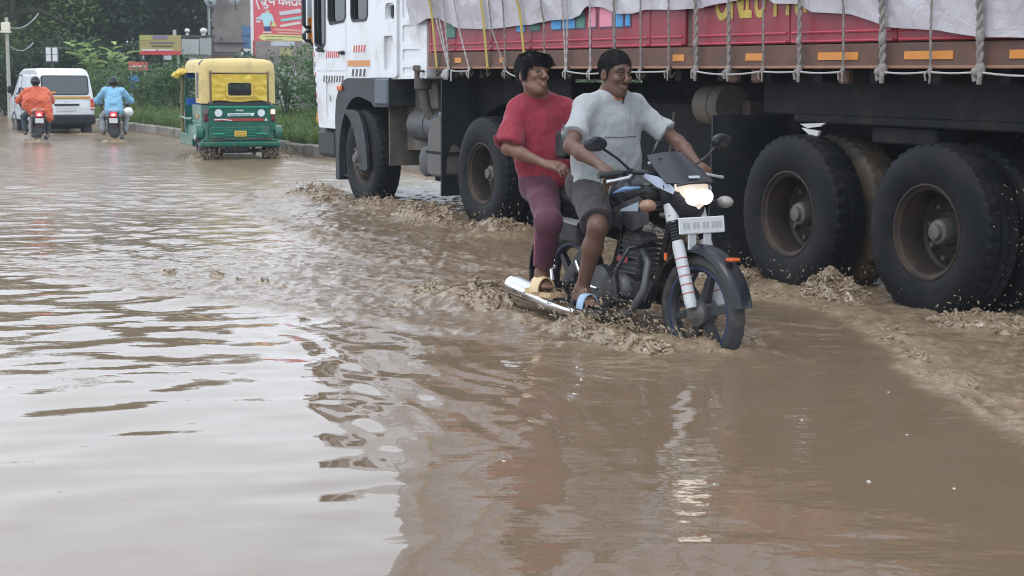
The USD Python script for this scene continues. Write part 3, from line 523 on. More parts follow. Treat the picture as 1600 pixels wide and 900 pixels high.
part(cargo, 'lashing_hook', [tube([(5.82 + .03, .02, 1.40), (5.93, .03, 1.405), (5.96, .03, 1.36), (5.93, .03, 1.325), (5.83, .03, 1.325)], .012, 8)], M_RIM)
for s in (5.50, 4.40, 3.67, 5.2, 4.75, 4.02, 2.9, 1.77, 1.37): part(cargo, 'lashing_hook', tube([(s, .03, 1.44), (s, .045, 1.39), (s - .03, .05, 1.36), (s - .06, .045, 1.375), (s - .065, .04, 1.40)], .010, 8), M_RIM)
part(cargo, 'white_tag', box(3.58, 3.72, .0, .01, 1.335, 1.385), M_SW)
# --- painted lettering, most of it under the sheet
LB, LG, LP = mat('blue_letter_paint', (.05, .30, .62), .5), mat('green_letter_paint', (.07, .20, .155), .5), mat('pink_letter_paint', (.62, .22, .30), .5)
M_SHA = mat('letter_outline', (.06, .025, .05), .5)
for (a, b, z, c) in [(3.90, 3.75, 1.745, LB), (3.665, 3.475, 1.75, LG), (3.27, 3.10, 1.75, LB), (3.078, 2.87, 1.752, LB), (2.842, 2.71, 1.752, LG), (2.645, 2.53, 1.755, LP), (2.47, 2.28, 1.752, LP), (2.245, 2.115, 1.748, LB), (2.08, 2.01, 1.752, LB), (5.36, 5.17, 1.72, LG)]:
    pl = part(cargo, 'painted_letter', prism([(b, z), (a, z), (a, z + .12), (a - .02, z + .17), (a - .02, z + .42), (b + .02, z + .42), (b + .02, z + .17), (b, z + .12)], .001, .004), c)
    part(pl, 'letter_shade', box(b - .022, a - .01, .0005, .0025, z - .016, z + .1), M_SHA)
def glyph(ch, x, z, h=.30, sx=.62):
    m = text(ch, h, .004, True, sx); v = m.vertices; zz = v[:, 1] - v[:, 1].min() + z; m.vertices = np.stack([x - v[:, 0], v[:, 2] + .001, zz], 1); return fixed(m)
for ch, s, z in [('O', .775, 1.757), ('N', .60, 1.766), ('I', .475, 1.766), ('J', .33, 1.764), ('T', .16, 1.766), ('R', -.03, 1.772), ('V', -.165, 1.785), ('O', -.285, 1.782), ('I', -.47, 1.77), ('N', -.60, 1.765)]:
    part(cargo, 'yellow_letter', glyph(ch, s, z), M_YEL)
# --- the load under a plastic sheet
LOW = A([(6.10, 1.86), (5.95, 1.845), (5.7, 1.90), (5.43, 1.898), (5.21, 1.839), (5.0, 1.798), (4.33, 1.778), (3.89, 1.796), (3.54, 1.798), (3.25, 1.822), (2.87, 1.823), (2.70, 1.848), (2.61, 1.916), (2.36, 1.90), (2.165, 1.847), (1.93, 1.845), (1.75, 1.868), (1.31, 1.849), (.98, 1.851), (.74, 1.87), (.48, 1.895), (.185, 1.879), (.11, 1.852), (-.13, 1.839), (-.26, 1.786), (-.65, 1.758), (-.88, 1.706), (-1.0, 1.672), (-1.45, 1.64), (-1.78, 1.595), (-2.1, 1.589), (-3, 1.60), (-4.4, 1.7), (-6.1, 1.75)])[::-1]
ROPES = [5.20, 4.75, 4.02, 3.296, 2.922, 2.526, 2.15, 1.766, 1.377, 1.017, .615, .216, -.179, -.623, -.995, -1.413, -1.815]
def tarp_point(s, v):
    lo = np.interp(s, LOW[:, 0], LOW[:, 1]); P = np.stack([s * 1.0, v * 3., 0 * s], -1)
    wr = meshkit.fbm(np.stack([s * 1.1 + .8 * v, v * 2.6 - .5 * s, 0 * s], -1), 4, 7) - .5; cr = ridged(np.stack([s * .9 + 2.2 * v, v * 9 - 1.2 * s, 0 * s], -1), 1.5, 43, 3) + .8 * ridged(np.stack([s * 2.2 - 1.5 * v, v * 5., 0 * s + 3], -1), 1.3, 47, 2); fold = np.abs(meshkit.noise(np.stack([s * 2.3 - 1.5 * v, v * 3.5 + s * .7, 0 * s + 5], -1), 8) - .5)
    y = .035 + .20 * np.sin(np.pi * np.clip(v * .62, 0, 1)) + .10 * wr * (.35 + v) + .05 * fold + .085 * (cr - .8) * np.clip(.25 + v * 6, 0, 1)
    for r in ROPES: y = y - .028 * np.exp(-((s - r) / .07) ** 2) * (v < .97)
    top = np.clip((v - .80) / .2, 0, 1); y = np.maximum(y, .028) - 1.26 * top ** 2.2
    z = lo + (UP - .25 - lo) * np.clip(v / .85, 0, 1) + .28 * np.sin(top * np.pi / 2) + .02 * wr
    return np.stack([s, y, z], -1)
side = solid_sheet(lambda u, v: tarp_point(-6.1 + 12.2 * u, v), 420, 70, .004)
def mir(u, v): P = tarp_point(-6.1 + 12.2 * u, v); P[..., 1] = -2.47 - P[..., 1]; return P
far = solid_sheet(mir, 120, 20, .004)
def front(u, v):
    P0 = tarp_point(np.full_like(v, 6.1), v); P = P0.copy(); P[..., 1] = P0[..., 1] + (-2.47 - 2 * P0[..., 1]) * u
    P[..., 0] += .10 * np.sin(np.pi * u) * (1 - v) + .12 * (meshkit.fbm(np.stack([u * 5, v * 4, 0 * u], -1), 3, 17) - .5) * np.sin(np.pi * u); return P
tarp = solo('tarpaulin', cat([side, far, solid_sheet(front, 50, 40, .004)]), M_TARP, 'creased translucent white plastic sheet covering the load on the red cargo body', 'tarpaulin', TRUCK)
solo('cargo_load', hull([(s + .0, y, z) for s in (-5.9, 5.9) for y, z in ((-.10, 3.2), (-2.37, 3.2), (-.14, 4.45), (-2.33, 4.45), (-.9, 4.8), (-1.6, 4.8))]), mat('sacking', (.35, .30, .24), .9), 'tall load of goods hidden under the white plastic sheet', 'cargo', TRUCK)
# --- ropes and straps
def over(s0, s1, z1, y1=.035, n=26):
    """a line from the foot at the rail, up over the sheet to the top of the load"""
    v = np.linspace(0, .95, n); P = tarp_point(np.full(n, s1), v); P[:, 1] += .012 + .020
    lead = np.stack([np.linspace(s0, s1, 6)[:-1], np.linspace(y1, P[0, 1], 6)[:-1], np.linspace(z1, P[0, 2], 6)[:-1]], 1)
    return np.vstack([lead, P])
NTH = ['first', 'second', 'third', 'fourth', 'fifth', 'sixth', 'seventh', 'eighth', 'ninth', 'tenth', 'eleventh', 'twelfth', 'thirteenth', 'fourteenth', 'fifteenth', 'sixteenth', 'seventeenth']
def twisted(P, r, strands=2, pitch=16.):
    P = np.asarray(P); d = np.r_[0, np.cumsum(np.linalg.norm(np.diff(P, axis=0), axis=1))]; t = np.arange(0, d[-1], .02); Q = np.stack([np.interp(t, d, P[:, k]) for k in range(3)], 1); ms = []
    for k in range(strands):
        a = t * 2 * np.pi * pitch / 2.2 + k * 2 * np.pi / strands; ms.append(tube(Q + np.stack([np.cos(a), .5 * np.sin(a), 0 * a], 1) * r * .75, r * .72, 5, caps=True))
    return cat(ms)
THICK = {2.15: .0125, 1.017: .0145, -.179: .0135, -.995: .019, -1.815: .019, .615: .013}
WHERE = {5.20: 'two thin ropes knotted in a clump at the cab end of the red body', 4.75: 'thin pale rope just behind the clumped knot near the cab', 4.02: 'pair of thin ropes tied by a hook left of the passenger in red',
         3.296: 'thin rope just behind the passenger\'s head on the red side', 2.922: 'double rope knotted between the heads of the two riders', 2.526: 'thin pale rope crossing the pink painted letters', 2.15: 'brown rope over the blue letters above the rider in white',
         1.766: 'thin grey rope first right of the rider\'s head', 1.377: 'thin rope left of the thick rope on the panel joint', 1.017: 'thick knotted rope beside the brown panel joint', .615: 'brown rope over the second yellow letter', .216: 'thin grey rope just left of the T of the yellow lettering',
         -.179: 'grey rope over the last yellow O', -.623: 'thin grey rope crossing the middle orange reflector', -.995: 'thick twisted rope between the two long orange reflectors', -1.413: 'thin rope crossing the rightmost orange reflector', -1.815: 'thick pale rope at the right edge of the picture'}
for s in ROPES:
    r = THICK.get(s, .0075); y1 = .05; ms = []
    lines = {5.20: [(5.20, 5.42), (5.20, 5.24), (5.19, 5.33)], 4.02: [(4.02, 4.25), (4.02, 4.03)], 2.922: [(2.93, 2.96), (2.92, 2.89)], 4.75: [(4.75, 4.93)]}.get(s, [(s, s)])
    for a, b in lines: ms.append(twisted(over(a, b, 1.42, y1), r))
    rp = part('/World', 'rope', ms, M_WROPE if s in (5.20, 4.75, 2.922, 2.526) else M_ROPE, M=TRUCK); keys(stage.GetPrimAtPath(rp), WHERE[s], 'rope', None)
    kn = [ball((s, y1, 1.42), r * 1.7, 2, (1, .9, 1.4)), ball((s + r, y1 + r, 1.405), r * 1.3, 2), tube([(s, y1 + .01, 1.42), (s - .02, y1 + .02, 1.38), (s - .012, y1 + .015, 1.34)], r * .8, 6), tube([(s, y1 + .01, 1.42), (s + .025, y1 + .02, 1.39), (s + .02, y1 + .015, 1.355)], r * .8, 6)]
    if s == 5.20: kn += [ball((s + .05, y1 + .02, 1.37), .035, 2, (.8, .7, 1.4)), ball((s - .02, y1 + .03, 1.375), .03, 2, (.7, .7, 1.9)), tube([(s - .06, y1, 1.42), (s - .075, y1 + .01, 1.36), (s - .07, y1 + .01, 1.31)], .009, 6), ball((s + .11, y1, 1.36), .03, 2)]
    if r > .013: part(rp, 'knot', ball((s, y1 + .01, 1.60), r * 1.5, 2, (1, .8, 1.5)), M_ROPE)
    part(rp, 'knot', kn, M_WROPE if s in (5.20, 4.75, 2.922, 2.526) else M_ROPE)
for s, w in ((5.50, 'yellow strap nearest the cab on the red body'), (4.40, 'second yellow strap from the cab on the red body'), (3.67, 'yellow strap above the passenger in red')):
    P = over(s, s - .01, 1.42, .03); v = np.vstack([P + [.022, .004, 0], P - [.022, -.004, 0]]); n = len(P); F = [[i, i + 1, i + 1 + n] for i in range(n - 1)] + [[i, i + 1 + n, i + n] for i in range(n - 1)]
    m = tm(v, F); m2 = tm(v + [0, .003, 0], np.asarray(F)[:, ::-1]); solo('lashing_strap', cat([m, m2]), M_STRAP, w, 'strap', TRUCK, 'yellow straps over the load')
def slack(a, b, sag, za=1.405, zb=1.405): t = np.linspace(0, 1, 14); return tube(np.stack([a + (b - a) * t, .055 + .01 * np.sin(t * 3), za + (zb - za) * t - sag * 4 * t * (1 - t)], 1), .0065, 6)
for a, b, sg, w in ((5.14, 4.78, .004, 'short white rope end from the clumped knot to the next hook'), (4.0, 3.4, .05, 'white slack rope sagging behind the passenger\'s head'), (2.9, 2.16, .02, 'white slack rope along the rail between the riders\' heads'), (2.1, 1.40, .006, 'white slack rope along the rail just right of the rider'), (1.0, .24, .02, 'white slack rope under the rail, left of the yellow T'), (.2, -.17, .004, 'straight white rope under the smallest orange reflector'), (-.2, -.61, .008, 'white slack rope under the middle orange reflector'), (-1.0, -1.40, .008, 'white slack rope right of the thick twisted rope'), (-1.42, -1.80, .006, 'white slack rope under the right orange reflector'), (-1.82, -2.6, .02, 'white slack rope running out at the right edge')):
    solo('slack_rope', slack(a, b, sg), M_WROPE, w, 'rope', TRUCK)
# --- jerry can hanging on the chassis
jc = thing('jerry_can', 'dark plastic jerry can with blue cap hanging beside the lorry tanks', 'jerry can', moved(trimesh.Trimesh(), np.eye(4)) and None or TRUCK)
can = Polygon([(5.92, .42), (5.90, .80), (5.80, .93), (5.62, .96), (5.52, .90), (5.50, .42), (5.54, .38), (5.88, .38)]).buffer(-.03).buffer(.03)
part(jc, 'can_body', [fixed(prism(can.buffer(-.02), -.30, -.04)), fixed(prism(can, -.27, -.07))], mat('grey_can_plastic', (.075, .072, .07), .5, var=.3, dirt=(.15, .115, .09), damt=.6))
part(jc, 'cap', cyl((5.78, -.17, .93), (5.80, -.17, 1.0), .055, .05, 18), mat('blue_cap', (.10, .14, .20), .4))
part(jc, 'cap_ring', cyl((5.775, -.17, .915), (5.78, -.17, .93), .065, .065, 18), mat('pale_ring', (.3, .32, .34), .5))
part(jc, 'can_strap', box(5.49, 5.93, -.305, -.035, .60, .625), M_DARK)
# ------------------------------------------------------------------ bodies: one smooth surface from blended limbs
class Flesh:
    def __init__(self, lo, hi, h):
        self.lo, self.h = A(lo, float), h; self.n = np.ceil((A(hi) - lo) / h).astype(int) + 1
        self.F = np.full(self.n, 1e3, np.float32)
    def _win(self, lo, hi):
        a = np.clip(np.floor((A(lo) - self.lo) / self.h).astype(int), 0, self.n - 1); b = np.clip(np.ceil((A(hi) - self.lo) / self.h).astype(int) + 1, 0, self.n)
        if (b <= a).any(): return None, None
        sl = tuple(slice(i, j) for i, j in zip(a, b)); ax = [self.lo[k] + self.h * np.arange(a[k], b[k]) for k in range(3)]
        return sl, np.stack(np.meshgrid(*ax, indexing='ij'), -1).astype(np.float32)
    def _mix(self, sl, d, k, cut=False):
        f = self.F[sl]
        if cut: d = -d; h = np.maximum(k - np.abs(f - d), 0) / k; self.F[sl] = np.maximum(f, d) + h * h * k / 4
        else: h = np.maximum(k - np.abs(f - d), 0) / k; self.F[sl] = np.minimum(f, d) - h * h * k / 4
    def limb(self, a, b, ra, rb=None, k=.02, flat=None, fr=1., cut=False, ends=False):
        """a tapered limb from a to b; flat, fr: squeezed by fr along the direction flat; ends: cut off straight at both ends"""
        a, b = A(a, float), A(b, float); rb = ra if rb is None else rb; m = max(ra, rb) * 1.15 + k + 3 * self.h
        sl, P = self._win(np.minimum(a, b) - m, np.maximum(a, b) + m)
        if sl is None: return
        w = b - a; L2 = max(w @ w, 1e-12); q = P - a; t = (q @ w) / L2; tc = np.clip(t, 0, 1)
        q = q - tc[..., None] * w.astype(np.float32)
        if flat is not None: fl = A(flat, float); fl = fl / np.linalg.norm(fl); q = q + (q @ fl)[..., None] * (1 / fr - 1) * fl.astype(np.float32)
        d = np.linalg.norm(q, axis=-1) - (ra + (rb - ra) * tc)
        if flat is not None: d = d * min(1., max(fr, .6))
        if ends: L = math.sqrt(L2); d = np.maximum(d, np.maximum(-t, t - 1) * L)
        self._mix(sl, d.astype(np.float32), k, cut)
    def egg(self, c, r, R=None, k=.02, cut=False):
        """an ellipsoid with half axes r along the rows of R"""
        c, r = A(c, float), A(r, float); m = r.max() + k + 3 * self.h; sl, P = self._win(c - m, c + m)
        if sl is None: return
        q = P - c
        if R is not None: q = q @ A(R, float).T
        k0 = np.linalg.norm(q / r, axis=-1); k1 = np.linalg.norm(q / (r * r), axis=-1); d = k0 * (k0 - 1) / np.maximum(k1, 1e-6)
        self._mix(sl, d.astype(np.float32), k, cut)
    def slice(self, p, n, within=None):
        """removes what lies on the side of the plane towards n, inside a ball of radius within round p"""
        p, n = A(p, float), A(n, float) / np.linalg.norm(n); r = within or 9.; sl, P = self._win(p - r, p + r)
        d = ((P - p) @ n).astype(np.float32)
        if within: d = np.where(np.linalg.norm(P - p, axis=-1) < within, d, -1e3)
        self.F[sl] = np.maximum(self.F[sl], d)
    def skin(self, it=6):
        F = self.F; n = self.n; ins = F < 0
        ins[0] = ins[-1] = False; ins[:, 0] = ins[:, -1] = False; ins[:, :, 0] = ins[:, :, -1] = False
        c = [slice(0, -1), slice(1, None)]; cnt = sum(ins[c[i], c[j], c[l]].astype(np.int8) for i in (0, 1) for j in (0, 1) for l in (0, 1)); act = (cnt > 0) & (cnt < 8)
        idx = np.full(act.shape, -1, np.int64); I = np.argwhere(act); idx[act] = np.arange(len(I)); S = np.zeros((len(I), 3)); C = np.zeros(len(I))
        for ax in range(3):
            o1, o2 = [k for k in range(3) if k != ax]
            for i in (0, 1):
                for j in (0, 1):
                    p = I.copy(); p[:, o1] += i; p[:, o2] += j; q = p.copy(); q[:, ax] += 1
                    fa, fb = F[tuple(p.T)], F[tuple(q.T)]; m = (ins[tuple(p.T)] != ins[tuple(q.T)]); t = np.where(m, fa / np.where(m, fa - fb, 1), .5); t = np.clip(t, 0, 1)
                    e = p.astype(float); e[:, ax] += t; S[m] += e[m]; C[m] += 1
        V = self.lo + self.h * S / np.maximum(C, 1)[:, None]; Q = []
        for ax in range(3):
            a = [slice(None)] * 3; b = [slice(None)] * 3; a[ax], b[ax] = slice(0, -1), slice(1, None)
            x = ins[tuple(a)] != ins[tuple(b)]; E = np.argwhere(x); E = E[(E[:, (ax + 1) % 3] > 0) & (E[:, (ax + 2) % 3] > 0)]
            o1, o2 = (ax + 1) % 3, (ax + 2) % 3; cs = []
            for i, j in ((1, 1), (0, 1), (0, 0), (1, 0)): p = E.copy(); p[:, o1] -= i; p[:, o2] -= j; cs.append(idx[tuple(p.T)])
            q = np.stack(cs, 1); fl = ~ins[tuple(E.T)]; q[fl] = q[fl][:, ::-1]; Q.append(q)
        Q = np.vstack(Q); Q = Q[(Q >= 0).all(1)]; m = tm(V, np.vstack([Q[:, [0, 1, 2]], Q[:, [0, 2, 3]]]))
        if it: trimesh.smoothing.filter_taubin(m, lamb=.5, nu=.52, iterations=it)
        return m
def hand(B, wrist, f, palm, thumb, curl, k=.006, sc=1.0, spread=.0):
    """five fingers: f points along them, palm out of the palm, thumb to the thumb's side; curl: the bends of the three joints"""
    f, palm, thumb = (A(v, float) / np.linalg.norm(v) for v in (f, palm, thumb))
    wrist = A(wrist, float)
    B.limb(wrist, wrist + f * .05 * sc, .027 * sc, .032 * sc, .015, palm, .62)
    for i, t in enumerate((.028, .010, -.009, -.027)): B.limb(wrist + f * .03 * sc + thumb * t * .7 * sc, wrist + f * .088 * sc + thumb * t * sc, .014 * sc, .0115 * sc, .012)
    for i, (t, L) in enumerate(((.029, .92), (.0098, 1.0), (-.0098, .94), (-.028, .76))):
        p = wrist + f * (.088 - .004 * abs(i - 1)) * sc + thumb * t * sc; ang = 0
        for seg, r0, r1, c in ((.042, .0098, .009, curl[0]), (.028, .009, .0083, curl[1]), (.021, .0083, .007, curl[2])):
            ang += c * (1 + .07 * (i - 1.5)); d = f * math.cos(ang) + palm * math.sin(ang) + thumb * spread * (1.5 - i); q = p + d / np.linalg.norm(d) * seg * L * sc; B.limb(p, q, r0 * sc, r1 * sc, k); p = q
    p = wrist + f * .022 * sc + thumb * .026 * sc + palm * .006
    for d, L, r0, r1 in ((thumb * .62 + f * .62 + palm * .35, .042, .0145, .0115), (thumb * .25 + f * .8 + palm * .55, .032, .0115, .0098), (f * .7 - thumb * .05 + palm * .7, .024, .0098, .0078)):
        d = d / np.linalg.norm(d); q = p + d * L * sc; B.limb(p, q, r0 * sc, r1 * sc, .008); p = q
def head(B, c, f, upv, sc=1.0, lean=1.0, smile=False):
    """skull, jaw, nose, lips, brows, ears; c is the middle of the head"""
    f = A(f, float) / np.linalg.norm(f); l = np.cross(upv, f); l /= np.linalg.norm(l); u = np.cross(f, l); R = A([f, l, u]); at = lambda a, b, d: A(c) + (f * a + l * b + u * d) * sc
    B.egg(at(-.012, 0, .035), A([.098, .077, .088]) * sc, R, .02); B.egg(at(.016, 0, -.032), A([.068, .056, .080]) * sc, R, .03)
    B.limb(at(.064, 0, -.094), at(.055, 0, -.082), .018 * sc, .026 * sc, .03)
    for s in (-1, 1):
        B.limb(at(.005, s * .048, -.058), at(.055, s * .018, -.093), .015 * sc, .015 * sc, .03)
        B.egg(at(.070, s * .036, -.018), A([.018, .022, .018]) * sc, R, .022)
        B.egg(at(.100, s * .031, .010), A([.020, .017, .011]) * sc, R, .010, True)
        B.limb(at(.090, s * .014, .030), at(.076, s * .052, .028), .009 * sc, .007 * sc, .014)
        B.egg(at(-.005, s * .078, -.005), A([.022, .010, .034]) * sc, R, .008); B.egg(at(.002, s * .086, -.004), A([.011, .007, .018]) * sc, R, .006, True)
        B.egg(at(.102, s * .013, -.030), A([.010, .010, .008]) * sc, R, .008)
    B.limb(at(.094, 0, .014), at(.112, 0, -.024), .009 * sc, .0135 * sc, .012)
    w = .028 if smile else .019
    B.limb(at(.084, -w, -.056 + .006 * smile), at(.095, 0, -.059), .006 * sc, .0085 * sc, .008); B.limb(at(.084, w, -.056 + .006 * smile), at(.095, 0, -.059), .006 * sc, .0085 * sc, .008)
    B.limb(at(.083, -w * .9, -.064 + .006 * smile), at(.092, 0, -.073), .006 * sc, .009 * sc, .008); B.limb(at(.083, w * .9, -.064 + .006 * smile), at(.092, 0, -.073), .006 * sc, .009 * sc, .008)
    if smile: B.limb(at(.10, -.022, -.061), at(.10, .022, -.061), .0055 * sc, .0055 * sc, .004, cut=True)
    return at, R
def arm(B, sh, el, wr, sc=1.): B.limb(sh, el, .050 * sc, .038 * sc, .03); B.limb(el, A(el) + (A(wr) - el) * .35, .039 * sc, .040 * sc, .02); B.limb(A(el) + (A(wr) - el) * .35, wr, .040 * sc, .024 * sc, .02)
def leg(B, hp, kn, an, toe, heel, sc=1.):
    B.limb(hp, kn, .082 * sc, .054 * sc, .04); c = A(kn) + (A(an) - kn) * .32; B.limb(kn, c, .052 * sc, .054 * sc, .03); B.limb(c, an, .054 * sc, .034 * sc, .03)
    B.limb(an, heel, .034 * sc, .032 * sc, .03); m = A(heel) * .4 + A(toe) * .6; B.limb(heel, m, .032 * sc, .036 * sc, .03, [0, 0, 1], .8); B.limb(m, toe, .040 * sc, .026 * sc, .03, [0, 0, 1], .6); B.limb(an, m, .032 * sc, .026 * sc, .03)
def toes(B, toe, heel, sidev):
    d = A(toe, float) - heel; d /= np.linalg.norm(d); s = A(sidev, float)
    for i in range(5): B.limb(A(toe) - d * .02 + s * (.028 - .014 * i), A(toe) + d * (.028 - .006 * i) + s * (.030 - .015 * i), .0105 - .001 * i, .0095 - .0009 * i, .005)
SKIN1 = mat('brown_skin', (.105, .054, .037), .45, var=.12, scale=14, spec=.4, bump=.0006, bscale=120)
SKIN2 = mat('light_brown_skin', (.155, .080, .053), .45, var=.10, scale=14, spec=.4, bump=.0006, bscale=120)
M_EYE = mat('eye_white', (.07, .06, .055), .15, var=.02); M_IRIS = mat('dark_iris', (.02, .012, .008), .1); M_HAIR = mat('black_hair', (.006, .0055, .006), .6, var=.4, scale=60, spec=.2, bump=.003, bscale=160)
M_TEETH = mat('teeth', (.42, .40, .36), .25, var=.02); M_LIP = mat('lips', (.17, .065, .05), .4)
def cloth(name, col, rough=.85, var=.10): return mat(name, col, rough, var=var, scale=7, bump=.0022, bscale=30, sheen=.1, dirt=tuple(np.asarray(col) * .62 + A([.02, .014, .008])), dscale=3.2, damt=.42)
def creased(m, amp, seed, sc=(5., 5., 2.2)):
    m = m.copy(); n = ridged(m.vertices * A(sc) + 11., 1.9, seed, 3) - .38; m.vertices = m.vertices + m.vertex_normals * (amp * n)[:, None]; return m
def strands(m, n, L, flow, seed, w=.0016, lift=.4):
    r = np.random.default_rng(seed); P, fi = trimesh.sample.sample_surface(m, n, seed=seed); N = m.face_normals[fi]; d = N * lift + A(flow) + r.normal(0, .30, (n, 3)); d -= N * np.minimum((d * N).sum(1) - .15, 0)[:, None]; d /= np.linalg.norm(d, axis=1, keepdims=True); s = np.cross(d, N); s /= np.maximum(np.linalg.norm(s, axis=1, keepdims=True), 1e-6); l = L * (.5 + r.random(n))[:, None]
    V = np.stack([P - s * w - N * .002, P + s * w - N * .002, P + d * l * .6 + N * .002 + s * w * .6, P + d * l], 1).reshape(-1, 3); k = np.arange(n)[:, None] * 4; return tm(V, np.vstack([k + [0, 1, 2], k + [0, 2, 3]]))
def face_bits(pr, at, R, smile=False, sc=1.):
    for s in (-1, 1):
        e = part(pr, 'eye', ball(at(.0800, s * .031, .008), .0115 * sc, 3, (1, 1, .62)), M_EYE); part(e, 'iris', ball(at(.0875, s * .0315, .008), .0062 * sc, 2), M_IRIS)
        part(pr, 'eyebrow', tube([at(.101, s * .014, .035), at(.097, s * .034, .041), at(.080, s * .053, .035)], [.0035 * sc, .0045 * sc, .002 * sc], 6), M_HAIR)
    if smile: part(pr, 'teeth', tube([at(.086, -.017, -.059), at(.0925, -.009, -.061), at(.0942, 0, -.0615), at(.0925, .009, -.061), at(.086, .017, -.059)], .0042 * sc, 6), M_TEETH)
def tee(B, hipL, hipR, waist, chest, shL, shR, fwd, neck, sleeves, hem, r=1., open_neck=.075):
    """a loose shirt: trunk, then sleeves (start, end, radii), open at hem, cuffs and neckline"""
    mid = (A(hipL) + hipR) / 2
    B.limb(A(hipL) * .62 + mid * .38 + hem, A(hipR) * .62 + mid * .38 + hem, .132 * r, .132 * r, .05); B.limb(A(waist) + (A(hipL) - mid) * .55, A(waist) + (A(hipR) - mid) * .55, .124 * r, .124 * r, .08)
    top = (A(shL) + shR) / 2
    for q, hq in ((shL, hipL), (shR, hipR)): B.limb(lerp(top, q, .60) - [0, 0, .075], lerp(mid, hq, .75) + hem, .092 * r, .116 * r, .12, fwd, .95)
    B.limb(A(chest), waist, .112 * r, .112 * r, .10); B.limb(A(shL) - (A(shL) - shR) * .08, A(shR) + (A(shL) - shR) * .08, .052, .052, .07)
    for q in (shL, shR): B.limb(neck, lerp(neck, q, .8), .050, .050, .05)
    for a, b, ra, rb in sleeves: B.limb(a, b, ra, rb, .045)
def trunk(B, hipL, hipR, waist, chest, shL, shR, neckb, headc, fwd):
    mid = (A(hipL) + hipR) / 2
    B.limb(hipL, hipR, .095, .095, .04); B.limb(mid, waist, .085, .076, .06); B.limb(A(chest) + (A(shL) - shR) * .16, A(chest) - (A(shL) - shR) * .16, .074, .074, .06, fwd, .9); B.limb(waist, chest, .074, .078, .06)
    B.limb(shL, shR, .045, .045, .05)
    for q in (shL, shR): B.limb(A(neckb) + [0, 0, .02], lerp(neckb, q, .75), .045, .040, .04); B.limb(A(neckb) - [0, 0, .04], A(headc) + (A(neckb) - headc) * .35, .062, .052, .03)
def lerp(a, b, t): return A(a, float) + (A(b, float) - a) * t
def hollow(B, T, gap):
    """nothing: kept simple, clothes are closed over the body they cover"""
    return B
